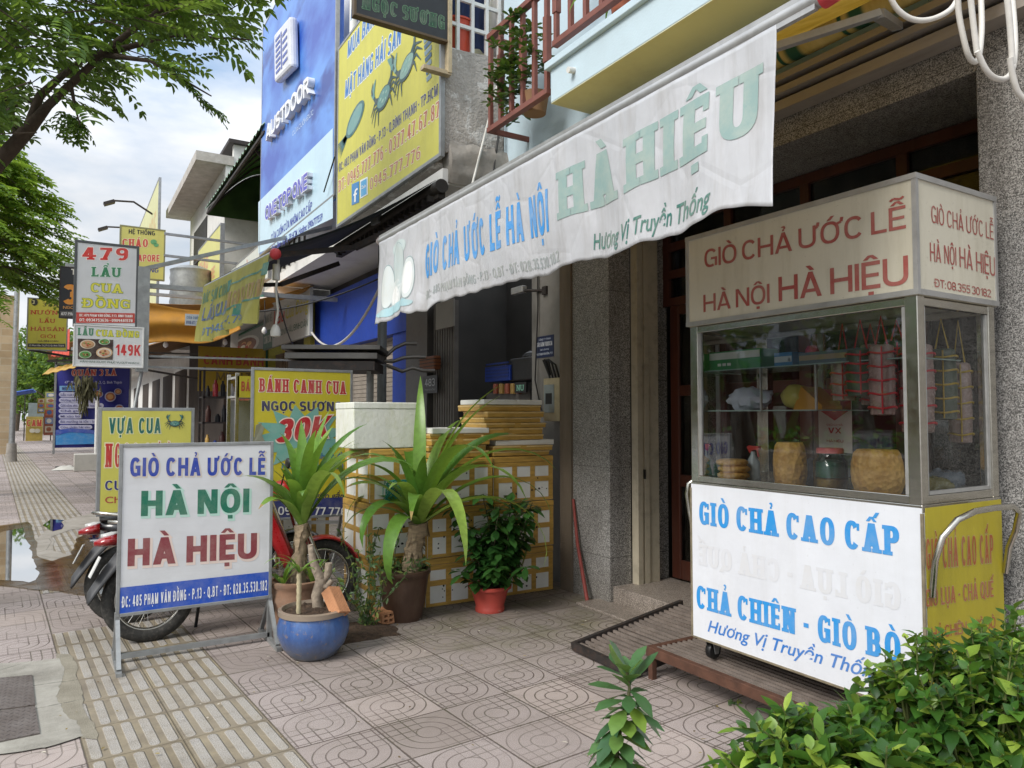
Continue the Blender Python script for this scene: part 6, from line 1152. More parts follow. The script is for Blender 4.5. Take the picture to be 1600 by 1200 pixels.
for x in (x0, x1):
    for y in (7.1, 7.5): b.b2((x - .015, y - .015, 0), (x + .015, y + .015, 1.95))
for z in (.3, .75, 1.15, 1.72, 1.9): b.b2((x0, 7.09, z), (x1, 7.51, z + .02))
b.build('frame', M['steel'], s); b = MB(); b.b2((x0 + .016, 7.105, .77), (x1 - .016, 7.11, 1.7)); b.build('pane', M['glass'], s); b = MB(); b.b2((x0 + .02, 7.5, .3), (x1 - .02, 7.505, 1.7)); b.build('back_panel', M['alu'], s); h = Board((x0, 7.085, 1.72), (.42, 0, 0), .2); h.face(s, MC['noodle_yellow_print'], .01, 'header'); h.text('BÁNH CANH', .08, .92, .3, .45, 'b0402c', bold=.03); h.done(s)
# ================================================================ MOTORBIKES
BKP = mat('black_paint', '232427', .3, 0, .1, 8, coat=.5)
def motorbike(name, label, rear, front, paint, tailm):
    """underbone motorbike; x runs from the rear axle to the front axle in its own frame"""
    rear, front = V(rear), V(front); d = front - rear; ang = math.atan2(d.y, d.x); L_ = 1.22
    t = thing(name, label, 'motorbike', tuple(rear), ang, 'motorbikes parked behind the white sign')
    MT = Matrix.Translation(rear) @ Matrix.Rotation(ang, 4, 'Z') @ Matrix.Rotation(R(-7), 4, 'X')
    def bld(b, n, m, par=None, **k): b.v = [tuple(MT @ V(p)) for p in b.v]; return b.build(n, m, par or t, **k)
    def torus(b, cx, cz, R_, r, n=44, k=12, sqz=1., m=None):
        vv = [(cx + (R_ + r * math.cos(q)) * math.cos(p), sqz * r * math.sin(q), cz + (R_ + r * math.cos(q)) * math.sin(p)) for p in [2 * math.pi * i / n for i in range(n)] for q in [2 * math.pi * j / k for j in range(k)]]
        b.add(vv, [(i * k + j, i * k + (j + 1) % k, ((i + 1) % n) * k + (j + 1) % k, ((i + 1) % n) * k + j) for i in range(n) for j in range(k)], m)
    for cx, tr in ((0, .043), (L_, .036)):
        b = MB(); torus(b, cx, .295, .252, tr, sqz=.95)
        w_ = bld(b, 'wheel', M['tyre'], smooth=180)
        b = MB(); torus(b, cx, .295, .212, .013, 40, 8, 1.5); bld(b, 'rim', M['steel'], w_, smooth=180)
        b = MB()
        for i in range(36):
            a = 2 * math.pi * i / 36; s_ = .03 if i % 2 else -.03; a2 = a + (.35 if i % 4 < 2 else -.35); b.tube([(cx + .045 * math.cos(a2), s_, .295 + .045 * math.sin(a2)), (cx + .208 * math.cos(a), 0, .295 + .208 * math.sin(a))], .0018, 4)
        bld(b, 'spokes', M['steel'], w_); b = MB(); b.tube([(cx, -.055, .295), (cx, .055, .295)], .05, 18); b.tube([(cx, -.09, .295), (cx, .09, .295)], .012, 8); bld(b, 'hub', M['alu'], w_, smooth=40)
    b = MB()
    for s_ in (-.085, .085): b.bar((0, s_, .295), (.42, s_, .33), .03, .045); b.tube([(.02, s_, .32), (.18, s_ * 1.15, .64)], [.026, .022], 10)
    b.bar((.42, -.09, .33), (.42, .09, .33), .05, .06); bld(b, 'swing_arm', M['black'])
    b = MB(); b.tube([(.42, 0, .34), (.62, 0, .36), (.78, 0, .30)], [.1, .12, .07], 14); b.tube([(.62, -.13, .36), (.62, .13, .36)], .1, 16); bld(b, 'engine', M['alu'], smooth=50)
    b = MB(); b.tube([(.7, .1, .26), (.5, .13, .22), (.25, .14, .25), (-.18, .145, .33)], [.018, .02, .04, .045], 12); bld(b, 'exhaust', M['steel'], smooth=60)
    b = MB(); b.tube([(.35, .12, .27), (.33, .2, .02)], .012, 8); b.tube([(.6, -.16, .23), (.6, .16, .23)], .012, 8); bld(b, 'foot_rest', M['black'])
    # body cowls
    def loft(secs, n=14):
        b = MB(); vv = []
        for x, z, hw, hh in secs: vv += [(x, hw * math.cos(a) * (1 - .15 * math.sin(a)), z + hh * math.sin(a)) for a in [2 * math.pi * j / n for j in range(n)]]
        b.add(vv, [(i * n + j, i * n + (j + 1) % n, (i + 1) * n + (j + 1) % n, (i + 1) * n + j) for i in range(len(secs) - 1) for j in range(n)] + [tuple(reversed(range(n))), tuple((len(secs) - 1) * n + j for j in range(n))]); return b
    bld(loft([(-.22, .73, .04, .025), (-.08, .71, .085, .06), (.15, .66, .11, .1), (.4, .56, .12, .11), (.62, .5, .1, .1), (.8, .55, .07, .08)]), 'side_cowl', BKP, smooth=180)
    bld(loft([(-.2, .775, .06, .02), (0, .785, .1, .035), (.3, .75, .12, .05), (.5, .73, .1, .045), (.62, .74, .05, .03)]), 'seat', M['black'], smooth=180)
    b = MB(); b.tube([(.0, -.1, .79), (-.18, -.09, .82), (-.25, 0, .83), (-.18, .09, .82), (.0, .1, .79)], .013, 8); bld(b, 'grab_rail', M['steel'], smooth=60)
    bld(loft([(-.34, .69, .03, .018), (-.28, .70, .075, .035), (-.2, .71, .085, .045)]), 'tail_light', tailm, smooth=180)
    for s_ in (-.1, .1): bld(loft([(-.3, .735, .02, .015), (-.24, .735, .03, .028), (-.16, .735, .025, .03)]), 'indicator', mat('clear_lens', 'b8b8b4', .15), smooth=180) if s_ < 0 else None
    # rear mudguard flap and plate
    b = MB(); b.grid(lambda u, v: (-.14 - .19 * v - .04 * v * v, (u - .5) * (.19 - .05 * v), .66 - .2 * v - .12 * v * v + .03 * (1 - abs(u - .5) * 2)), 8, 10); b.v = [(x, y, z - 9. * y * y) for x, y, z in b.v]; bld(b, 'mudguard', mat('grey_plastic', '434446', .55, 0, .12, 8, dirt=.3), smooth=180, solid=.014)
    b = MB(); b.prism([(-.30, -.095, .60), (-.30, .095, .60), (-.36, .095, .47), (-.36, -.095, .47)], (-.006, 0, .003)); pl = bld(b, 'number_plate', M['whitepaint'], fixn=True)
    b = MB()
    for s_ in (-.075, .075): b.tube([(L_, s_, .295), (L_ - .2, s_ * .9, .85)], [.022, .02], 10)
    b.tube([(L_ - .19, 0, .7), (L_ - .26, 0, .98)], .03, 10); bld(b, 'fork', M['steel'], smooth=60)
    b = MB()
    def fend(u, v): a = R(18 + 125 * u); s_ = (v - .5) * 2; rr = .322 - .03 * s_ * s_; return (L_ + rr * math.cos(a), s_ * .062, .295 + rr * math.sin(a))
    b.grid(fend, 20, 8); bld(b, 'front_fender', paint, smooth=180, solid=.005)
    b = MB()
    def shield(u, v): s_ = (u - .5) * 2; z = .32 + .6 * v; return (L_ - .17 - .26 * v + .1 * (1 - v) * 0 + .07 * (1 - s_ * s_) - .05, s_ * (.13 + .09 * math.sin(v * 2.6)), z)
    b.grid(shield, 12, 12); bld(b, 'leg_shield', paint, smooth=180, solid=.006)
    bld(loft([(L_ - .42, .98, .12, .05), (L_ - .3, .98, .15, .085), (L_ - .2, .95, .11, .08), (L_ - .15, .93, .05, .04)]), 'handlebar_cowl', paint, smooth=180)
    b = MB(); b.ball((L_ - .17, 0, .94), .07, 14, sq=(.6, 1.2, .9)); bld(b, 'headlight', MC['clear_lens'], smooth=180)
    b = MB(); b.tube([(L_ - .42, -.34, .99), (L_ - .34, -.15, 1.0), (L_ - .34, .15, 1.0), (L_ - .42, .34, .99)], .013, 8); hb = bld(b, 'handlebar', M['steel'], smooth=60)
    b = MB()
    for s_ in (-1, 1): b.tube([(L_ - .37, s_ * .22, 1.0), (L_ - .43, s_ * .36, .99)], .019, 10)
    bld(b, 'grips', M['black'], hb, smooth=60)
    for s_ in (-1, 1): b = MB(); b.tube([(L_ - .36, s_ * .2, 1.0), (L_ - .34, s_ * .27, 1.14)], .006, 6); b.ball((L_ - .33, s_ * .29, 1.17), .06, 12, sq=(.25, 1, .7)); bld(b, 'mirror', M['black'], smooth=60)
    return t
TL = mat('tail_red', '8e1518', .15, 0, .1, 5, coat=.6); BKP = mat('black_paint', '232427', .3, 0, .1, 8, coat=.5)
motorbike('motorbike', 'red motorbike with its rear wheel showing under the white pavement sign', (.53, 5.64, 0), (1.66, 5.66, 0), M['red'], TL)
motorbike('motorbike', 'dark motorbike parked behind the red one, only its tail showing', (.44, 6.22, 0), (1.6, 6.12, 0), BKP, TL)
# ================================================================ POTS AND PLANTS
def glaze():
    gg = G('blue_glaze'); v = gg.co.outputs['Object']; z = gg.n('ShaderNodeSeparateXYZ', {0: v}).outputs[2]; f = gg.noise(7, 6, .65, stretch=(1, 1, .35)); s = gg.noise(26, 4, .7)
    c = gg.mix(gg.ramp(f, .35, .7), lin('2d4b82'), lin('5273a8'))
    lo = gg.n('ShaderNodeMapRange', {0: gg.math('ADD', z, gg.math('MULTIPLY', f, .12)), 1: .22, 2: .06}).outputs[0]
    c = gg.mix(gg.math('MULTIPLY', lo, .8), c, lin('6a6c68')); c = gg.mix(gg.math('MULTIPLY', gg.ramp(s, .57, .66), .6), c, lin('8f7a64')); dd_ = gg.noise(9, 7, .75, stretch=(1, 1, .2)); c = gg.mix(gg.math('MULTIPLY', gg.ramp(dd_, .5, .68), .45), c, lin('3b4250'))
    c = gg.mix(gg.n('ShaderNodeMapRange', {0: z, 1: .268, 2: .276}).outputs[0], c, lin('8b7d6e')); gg.set(Base_Color=c, Roughness=.3, Coat_Weight=.25); gg.bump(gg.noise(12, 4), .004); return gg.m
BC = (1.41, 4.77)
pt = thing('flower_pot', 'round blue glazed pot with a cut stump standing beside the white sign', 'flower pot', (*BC, 0))
b = MB(); b.lathe([(0, 0), (.13, 0), (.15, .015), (.2, .08), (.226, .15), (.228, .2), (.214, .25), (.208, .268), (.222, .275), (.222, .305), (.2, .31), (.19, .285), (.18, .27)], (*BC, 0), 48); b.build('pot', glaze(), pt, smooth=60, fixn=True)
b = MB(); b.grid(lambda u, v: (BC[0] + .19 * (u - .5) * 2 * math.sqrt(max(0, 1 - (2 * v - 1) ** 2 / 1.0001)), BC[1] + .19 * (2 * v - 1), .290 + .02 * noise.noise(V((u * 6, v * 6, 2))) + .01 * noise.noise(V((u * 25, v * 25, 2)))), 20, 20); b.build('soil', M['soil'], pt, smooth=180)
st_ = thing('stump', 'bare cut tree stump with two stubs in the blue pot', 'stump', (BC[0] + .06, BC[1] + .06, .27)); x, y = BC[0] + .04, BC[1] + .07
b = MB(); b.tube([(x + .02, y, .26), (x + .0, y, .36), (x + .03, y, .46), (x + .0, y, .52), (x - .03, y, .60), (x - .045, y, .70)], [.042, .036, .038, .03, .024, .019], 10); b.tube([(x + .03, y, .45), (x + .07, y - .01, .50), (x + .075, y - .01, .57)], [.03, .026, .024], 9); b.tube([(x + .02, y, .42), (x + .06, y - .03, .42), (x + .09, y - .04, .46)], [.026, .022, .016], 8); b.build('trunk', mat('dry_bark', '9b8d7c', .9, 0, .35, 18, bump=.01, bscale=30, dirt=.35), st_, smooth=60)
sk = thing('young_palm', 'thin ringed cane with small strap leaves rising from the blue pot', 'plant', (BC[0] - .1, BC[1] - .04, .27)); b = MB(); cx_, cy_ = BC[0] - .11, BC[1] - .05
b.tube([(cx_, cy_, .25 + .021 * i) for i in range(15)], [.014 + .003 * (i % 2) for i in range(15)], 10); b.build('stem', mat('ringed_cane', 'b0a585', .7, 0, .3, 30), sk, smooth=60)
b = MB()
for i in range(7): strap(b, (cx_, cy_, .55), rnd(0, 6.3), rnd(.18, .28), .028, rnd(.5, 1.2), rnd(.8, 1.8))
b.build('leaves', M['leaf_strap'], sk, smooth=180)
def hollow_brick(name, label, c, rot, L_=.18, w_=.09, h_=.09):
    b = MB(); m3 = rot.to_matrix() if hasattr(rot, 'to_matrix') else rot; hw, hh = w_ / 2, h_ / 2; k = .016; vv = []
    for x0, x1, z0, z1 in ((-hw, hw, hh - k, hh), (-hw, hw, -hh, -hh + k), (-hw, hw, -k / 2, k / 2)): b.b2((x0, -L_ / 2, z0), (x1, L_ / 2, z1))
    for x0, x1 in ((-hw, -hw + k), (hw - k, hw), (-k / 2, k / 2)): b.b2((x0 + .0004, -L_ / 2 + .0006, -hh + k), (x1 - .0004, L_ / 2 - .0006, -k / 2)); b.b2((x0 + .0004, -L_ / 2 + .0006, k / 2), (x1 - .0004, L_ / 2 - .0006, hh - k))
    for i in range(7):
        q = -hw + .008 + i * (w_ - .016) / 6; b.b2((q - .003, -L_ / 2 + .001, hh), (q + .003, L_ / 2 - .001, hh + .002)); b.b2((-hw - .002, -L_ / 2 + .001, q * h_ / w_ - .003), (-hw, L_ / 2 - .001, q * h_ / w_ + .003)); b.b2((hw, -L_ / 2 + .001, q * h_ / w_ - .003), (hw + .002, L_ / 2 - .001, q * h_ / w_ + .003))
    b.v = [tuple(m3 @ V(p) + V(c)) for p in b.v]; o = b.build(name, M['brick'] if 'mossy' not in label else mat('mossy_brick', '8b8150', .9, 0, .3, 12, bump=.004), loc=tuple(c)); return tag(o, label, 'brick')
from mathutils import Euler
hollow_brick('brick', 'pale terracotta brick propped on the soil of the blue pot', (BC[0] + .115, BC[1] - .1, .345), Euler((R(48), R(12), R(28))), .19, .10, .075)
p = onZ(601, 975); hollow_brick('brick', 'terracotta hollow brick lying end on beside the brown pot', (p.x, p.y + .05, .048), Euler((0, 0, R(12))), .17, .105, .09); p = onZ(626, 970); hollow_brick('brick', 'mossy greenish brick half beside the terracotta hollow brick', (p.x + .02, p.y + .1, .046), Euler((0, R(90), R(20))), .1, .09, .08)
EP = (1.44, 5.29)
pt = thing('flower_pot', 'weathered earthenware pot behind the blue pot holding a strap leaf plant', 'flower pot', (*EP, 0)); b = MB(); b.lathe([(0, 0), (.12, 0), (.15, .05), (.175, .15), (.18, .27), (.168, .34), (.185, .355), (.188, .385), (.165, .39), (.155, .34)], (*EP, 0), 36); b.build('pot', mat('earthenware', '8a6a54', .85, 0, .3, 6, bump=.006, bscale=14, dirt=.5, dcol=(.2, .17, .13, 1)), pt, smooth=60, fixn=True); b = MB(); b.poly([(EP[0] + .16 * math.cos(a), EP[1] + .16 * math.sin(a), .355) for a in [2 * math.pi * i / 24 for i in range(24)]]); b.build('soil', M['soil'], pt)
def crinum(name, label, base, h_, r, az0, n, ln, wd, seed, lean=(0, 0), up=0.):
    random.seed(seed); t = thing(name, label, 'plant', tuple(base)); b = MB(); bx, by, bz = base; k = 11
    b.tube([(bx + lean[0] * i / k + .012 * math.sin(i * 2.2), by + lean[1] * i / k, bz + h_ * i / k) for i in range(k + 1)], [r * (1.0 + .12 * (i % 2) - .25 * i / k + (.25 if i > 8 else 0)) for i in range(k + 1)], 14)
    for i in range(34):
        a, z = rnd(0, 6.3), rnd(.2, 1) * h_; rr = r * .95; c = V((bx + lean[0] * z / h_ + rr * math.cos(a), by + lean[1] * z / h_ + rr * math.sin(a), bz + z)); o_ = V((math.cos(a), math.sin(a), 0)); s_ = V((-math.sin(a), math.cos(a), 0)); l_ = rnd(.04, .1)
        b.add([c - s_ * .02, c + s_ * .02, c + s_ * .012 + o_ * .02 - V((0, 0, l_)), c - s_ * .008 + o_ * .026 - V((0, 0, l_ * 1.2))], [(0, 1, 2, 3)])
    b.v = [tuple(V(q) + noise.noise_vector(V(q) * 22) * .012 + V((0, 0, .004 * math.sin(q[2] * 160)))) for q in b.v]; b.build('trunk', M['paletrunk'], t, smooth=50); b = MB(); top = V((bx + lean[0], by + lean[1], bz + h_ - .02))
    for i in range(n):
        u = i / n; a = az0 + i * 2.39996; lift = R(86 - (62 - 40 * up) * u + rnd(-6, 6)); dr = (rnd(.6, 1.1) + 2.5 * u * rnd(.75, 1.1)) * (1 - .45 * up); ln_ = ln * (.62 if up and math.cos(a) < -.2 else 1)
        strap(b, top + V((.02 * math.cos(a), .02 * math.sin(a), .03 * (1 - u))), a, ln_ * rnd(.85, 1.12) * (.8 + .3 * u), wd * rnd(.85, 1.15), lift, dr, M['leaf_strap'], n=12, twist=rnd(-.5, .5))
    b.build('leaves', M['leaf_strap'], t, smooth=180); return t
crinum('strap_leaf_plant', 'strap leaf lily on a thick scarred trunk in the earthenware pot', (EP[0], EP[1] - .01, .34), .44, .046, .4, 30, .98, .088, 5, (.03, 0), up=.8)
for i, (dx, dy, lab) in enumerate(((-.11, -.07, 'small tufted seedling at the left rim of the earthenware pot'), (.08, -.1, 'small tufted seedling at the right rim of the earthenware pot'))):
    random.seed(40 + i); t = thing('seedling', lab, 'plant', (EP[0] + dx, EP[1] + dy, .355), 0, 'seedlings in the earthenware pot'); b = MB()
    for k in range(9): strap(b, (EP[0] + dx, EP[1] + dy, .36), k * 2.4, rnd(.16, .3), .026, R(rnd(40, 80)), rnd(.5, 1.5), n=7)
    b.build('leaves', M['leaf_strap'], t, smooth=180)
BP = (2.25, 5.26)
pt = thing('flower_pot', 'dark brown ceramic pot in front of the narrow box stack', 'flower pot', (*BP, 0)); b = MB(); b.lathe([(0, 0), (.135, 0), (.14, .02), (.165, .15), (.185, .30), (.192, .34), (.205, .35), (.205, .375), (.185, .38), (.175, .33)], (*BP, 0), 40); b.build('pot', mat('brown_glaze', '4a362a', .45, 0, .4, 5, bump=.004, bscale=16, dirt=.35, dcol=(.16, .12, .09, 1), stretch=(1, 1, .4)), pt, smooth=60, fixn=True); b = MB(); b.poly([(BP[0] + .175 * math.cos(a), BP[1] + .175 * math.sin(a), .345) for a in [2 * math.pi * i / 24 for i in range(24)]]); b.build('soil', M['soil'], pt)
crinum('strap_leaf_plant', 'large strap leaf lily arching over the foam boxes from the brown pot', (BP[0] + .05, BP[1], .34), .38, .07, 1.1, 32, 1.42, .112, 11, (.06, -.03), up=.2)
random.seed(77); t = thing('trailing_weed', 'small leaved green weed filling the top of the brown pot', 'plant', (BP[0], BP[1], .35)); b = MB()
for i in range(170):
    a, r = rnd(0, 6.3), .19 * math.sqrt(rnd(0, 1)); p = V((BP[0] + r * math.cos(a), BP[1] + r * math.sin(a) - .02, .35 + rnd(0, .11))); leaf(b, p, rdir(.5), rdir(), rnd(.035, .07), rnd(.012, .02))
b.build('leaves', M['leaf_wisp'], t, smooth=180)
random.seed(78); wp = onZ(575, 985); t = thing('climbing_plant', 'thin wispy climbing plant with tiny leaves beside the brown pot', 'plant', tuple(wp)); b = MB(); lf = MB()
for i in range(13):
    p = V((wp.x + rnd(-.03, .03), wp.y + rnd(.0, .06), 0)); pts = [p.copy()]; d = V((rnd(-.5, .45), rnd(-.25, .15), 1)).normalized()
    for k in range(rnd(7, 13).__int__()):
        d = (d + V((rnd(-.28, .28), rnd(-.2, .2), rnd(-.12, .1)))).normalized(); p = p + d * .068; pts.append(p.copy())
        for q in range(4): leaf(lf, p + rdir() * .012, rdir(.15), rdir(), rnd(.03, .055), rnd(.012, .022))
    b.tube(pts, .0028, 5)
b.build('stems', mat('thin_stem', '4a5532', .8), t); lf.build('leaves', M['leaf_wisp'], t, smooth=180)
RPt = (2.93, 5.12)
pt = thing('flower_pot', 'red plastic pot with a rolled rim standing before the taped boxes', 'flower pot', (*RPt, 0)); b = MB(); b.lathe([(0, 0), (.115, 0), (.118, .03), (.112, .04), (.135, .12), (.15, .175), (.172, .18), (.175, .2), (.16, .205), (.143, .19), (.14, .16)], (*RPt, 0), 40); b.build('pot', mat('red_plastic_pot', 'b5493e', .5, 0, .1, 6, dirt=.15), pt, smooth=50, fixn=True); b = MB(); b.poly([(RPt[0] + .142 * math.cos(a), RPt[1] + .142 * math.sin(a), .17) for a in [2 * math.pi * i / 24 for i in range(24)]]); b.build('soil', M['soil'], pt)
random.seed(21); t = thing('shrub', 'dark green bushy shrub growing in the red plastic pot', 'shrub', (*RPt, .17)); b = MB(); lf = MB()
for i in range(38):
    up = i > 7; d = V((rnd(-.5, .75), rnd(-.45, .3), 1 if up else rnd(.15, .5))).normalized(); p = V((RPt[0] + .0, RPt[1], .17)); pts = [p.copy()]; n = int(rnd(6, 11.5)) if up else 5
    for k in range(n):
        d = (d + V((rnd(-.14, .16), rnd(-.14, .14), .05))).normalized(); p = p + d * .07; pts.append(p.copy())
        if k > 0:
            for q in range(5): a = rnd(0, 6.3); o_ = V((math.cos(a), math.sin(a), rnd(-.4, .4))).normalized(); leaf(lf, p + d * rnd(-.03, .03), o_, (0, 0, 1), rnd(.10, .15), rnd(.05, .068), droop=.5, fold=.15, shape='obov')
    b.tube(pts, [.009 - .006 * j / len(pts) for j in range(len(pts))], 6)
b.build('stems', mat('shrub_stem', '4b4a34', .85), t, smooth=60); lf.build('leaves', M['leaf_shrub'], t, smooth=180)
# ---- plants at the front edge
def bush(name, label, base, blobs, m, ln, wd, nsp, seed, shape='oval', per=8, stems=None):
    random.seed(seed); t = thing(name, label, 'shrub', tuple(base)); lf = MB(); sm = MB()
    for c, r, n in blobs:
        c = V(c)
        for i in range(n):
            while True:
                q = V((rnd(-1, 1), rnd(-1, 1), rnd(-1, 1)))
                if .35 < q.length < 1 and q.z > -.75: break
            tip = c + V((q.x * r[0], q.y * r[1], q.z * r[2])); st = V(base).lerp(c, .55) + V((rnd(-.1, .1), rnd(-.1, .1), rnd(-.1, .1))); mid = st.lerp(tip, .6) + V((0, 0, .05)); ax = (tip - mid).normalized(); sm.tube([st, mid, tip], [.005, .004, .0022], 5)
            for k in range(per):
                p = mid.lerp(tip, .25 + .78 * k / per); a = k * 2.4 + i; s1 = ax.cross(V((0, 0, 1))); s1 = s1.normalized() if s1.length > .05 else V((1, 0, 0)); s2 = ax.cross(s1); o_ = (s1 * math.cos(a) + s2 * math.sin(a)) * .9 + ax * .55 + V((0, 0, .12)); k_ = 1 - .45 * (k / per) ** 2
                leaf(lf, p, o_, (0, 0, 1) if rnd(0, 1) < .75 else rdir(), ln * rnd(.5, 1.2) * k_, wd * rnd(.6, 1.2) * k_, droop=rnd(.1, .55), fold=rnd(.1, .35), shape=shape)
    sm.build('stems', mat('green_stem', '56602f', .7), t); lf.build('leaves', m, t, smooth=180); return t
hb = (1.98, 1.33, 0)
bush('hedge_bush', 'broad leaved green bush before the white front of the cart', hb, [((1.90, 1.30, .40), (.34, .26, .32), 100), ((2.12, 1.36, .46), (.28, .2, .25), 70), ((1.74, 1.40, .30), (.24, .2, .24), 42), ((1.74, 1.47, .45), (.18, .15, .16), 40), ((1.86, 1.40, .54), (.26, .2, .2), 56), ((1.62, 1.42, .22), (.26, .16, .2), 30)], M['leaf_hedge'], .112, .047, 0, 3)
bush('hedge_bush', 'dense light green bush with pointed small leaves before the yellow cart side', (2.45, 1.25, 0), [((2.40, 1.34, .60), (.30, .2, .26), 130), ((2.62, 1.2, .56), (.3, .22, .34), 130), ((2.4, 1.14, .3), (.36, .22, .3), 100), ((2.85, 1.3, .62), (.24, .2, .28), 70)], M['leaf_hedge'], .085, .052, 0, 9, 'ovate', 9)
b = MB(); b.lathe([(0, 0), (.13, 0), (.17, .22), (.19, .22), (.19, .26), (.165, .26), (.15, .2)], (2.42, .92, 0), 30); o = b.build('flower_pot', mat('terracotta', 'a05a40', .8, 0, .15, 8, dirt=.3), smooth=50, loc=(2.42, .92, 0), fixn=True); tag(o, 'terracotta pot standing under the two green bushes', 'flower pot')
random.seed(15); sp0 = V((1.66, 1.98, 0)); t = thing('young_plant', 'single stemmed young plant with long blunt leaves before the rusty deck', 'plant', tuple(sp0)); b = MB(); lf = MB(); pts = [sp0 + V((.02 * math.sin(i * .9), .015 * math.cos(i), .068 * i)) for i in range(11)]
b.tube(pts, [.012 - .0007 * i for i in range(11)], 8); b.build('stem', mat('young_stem', '5a5a3c', .75), t, smooth=60)
for i in range(96):
    z = .1 + .58 * i / 95; k = z / .068; j = min(9, int(k)); p = pts[j].lerp(pts[j + 1], k - j); a = i * 2.4 + .5; el = rnd(-.8, .35) if i < 84 else rnd(.2, 1.1)
    leaf(lf, p, (math.cos(a) * math.cos(el), math.sin(a) * math.cos(el), math.sin(el)), (0, 0, 1), rnd(.10, .16) * (1 if i < 88 else .85), rnd(.045, .064), droop=rnd(.2, .8) if i < 84 else .1, fold=.12, shape='obov')
lf.build('leaves', M['leaf_blue'], t, smooth=180)
b = MB()
for i in range(26): p = onZ(1145 + rnd(-9, 9), 1100 + rnd(-4, 4)); leaf(b, p, rdir(.9), rdir(), rnd(.02, .05), .01)
o = b.build('weed', M['leaf_wisp'], smooth=180, loc=tuple(onZ(1145, 1100))); tag(o, 'tiny weed sprouting from the paving joint before the deck', 'weed')
# ---- balcony plants
random.seed(31); t = thing('balcony_plant', 'leafy succulent shrub poking through the brown balcony rails', 'plant', (3.55, 5.5, 4.28)); lf = MB(); b = MB(); b.lathe([(0, 0), (.1, 0), (.13, .18), (0, .17)], (3.55, 5.4, 4.265), 20); b.build('pot', mat('brown_pot', '8a6a4c', .8), t, smooth=50)
for u, v, n in ((795, 110, 26), (800, 60, 18), (785, 135, 20), (815, 45, 14), (830, 90, 14), (790, 160, 10), (812, 120, 18)):
    c = onX(u, v, 3.42)
    for i in range(n):
        p = c + V((rnd(-.12, .16), rnd(-.14, .14), rnd(-.14, .14)))
        for k in range(5): a = k * 1.26 + rnd(0, .5); leaf(lf, p, (math.cos(a), math.sin(a), rnd(-.1, .7)), (0, 0, 1), rnd(.07, .11), .04, shape='obov', droop=.2)
lf.build('leaves', M['leaf_shrub'], t, smooth=180)
t = thing('balcony_plant', 'strap leaved plant arching out between the upper balcony rails', 'plant', (3.6, 4.3, 4.5)); lf = MB()
for i in range(16): strap(lf, (3.62, 4.2, 4.75), rnd(0, 6.3), rnd(.5, .9), .05, R(rnd(45, 80)), rnd(1, 2.4))
lf.build('leaves', M['leaf_strap'], t, smooth=180); b = MB(); b.lathe([(0, 0), (.11, 0), (.14, .25), (0, .24)], (3.62, 4.2, 4.505), 20); b.build('pot', MC['terracotta'], t, smooth=50)
# ================================================================ TREES
def spray(lf, p, d, ln, pairs, lw, m=None, hang=.2):
    """compound leaf: leaflets in pairs along a drooping stalk"""
    d = V(d).normalized(); s_ = d.cross(V((0, 0, 1)));  s_ = s_.normalized() if s_.length > .05 else V((1, 0, 0)); n = s_.cross(d); s_ = (s_ + n * rnd(-.35, .35)).normalized()
    for i in range(pairs):
        t = (i + 1) / pairs; q = p + d * ln * t - V((0, 0, 1)) * hang * ln * t * t
        for sg in (-1, 1): leaflet(lf, q, s_ * sg * .85 + d * .45 - V((0, 0, rnd(.05, .35))), n, lw * rnd(.8, 1.15) * (1.1 - .45 * abs(t - .5)), lw * .46)
    leaflet(lf, p + d * ln - V((0, 0, 1)) * hang * ln, d - V((0, 0, .3)), n, lw, lw * .4)
random.seed(2)
t = thing('tree', 'overhanging street tree with dark pinnate leaves and a bare forked limb', 'tree', (-1.9, 6.9, 0)); b = MB()
B0 = atD(-30, 285, 6.1); pts = [V((-2.0, 7.0, 0)), V((-1.95, 7.0, 1.2)), V((-1.7, 7.05, 2.4)), B0, atD(42, 205, 6.0), atD(75, 165, 6.0), atD(125, 118, 5.9), atD(160, 85, 5.8), atD(210, 40, 5.7)]
b.tube(pts, [.17, .15, .12, .068, .056, .036, .03, .024, .014], 12); b.tube([atD(42, 205, 6.0), atD(62, 150, 6.1), atD(95, 120, 6.3), atD(140, 85, 6.6), atD(190, 70, 6.9)], [.04, .034, .028, .02, .012], 10); b.tube([atD(30, 222, 6.0), atD(15, 170, 6.3), atD(-20, 120, 6.6), atD(-40, 60, 6.8)], [.034, .03, .026, .02], 10)
b.tube([atD(60, 160, 6.1), atD(35, 155, 6.2), atD(25, 165, 6.3)], [.03, .022, .012], 8); b.tube([atD(160, 85, 5.8), atD(235, 95, 5.5), atD(330, 150, 5.3)], [.025, .015, .005], 7); b.tube([atD(160, 85, 5.8), atD(270, 55, 5.6), atD(390, 62, 5.4)], [.028, .016, .005], 7); b.tube([atD(150, 90, 5.8), atD(250, 15, 5.4), atD(380, -10, 5.1)], [.028, .018, .006], 7); b.tube([atD(110, 130, 5.9), atD(118, 170, 5.8), atD(125, 195, 5.7)], [.02, .01, .005], 6)
b.build('trunk', mat('dark_bark', '4a3e35', .9, 0, .35, 14, bump=.012, bscale=26, stretch=(1, 1, .3), dirt=.4), t, smooth=60); lf = MB(); tw = MB()
import bisect
outline = ((-160, 235), (-60, 232), (0, 222), (30, 205), (60, 180), (100, 172), (140, 176), (165, 140), (195, 120), (250, 116), (300, 100), (330, 92), (365, 72), (388, 50), (402, 14), (420, -40))
def under(u):
    for (a, y0), (c, y1) in zip(outline, outline[1:]):
        if a <= u <= c: return y0 + (y1 - y0) * (u - a) / (c - a)
    return -50
cnt = 0
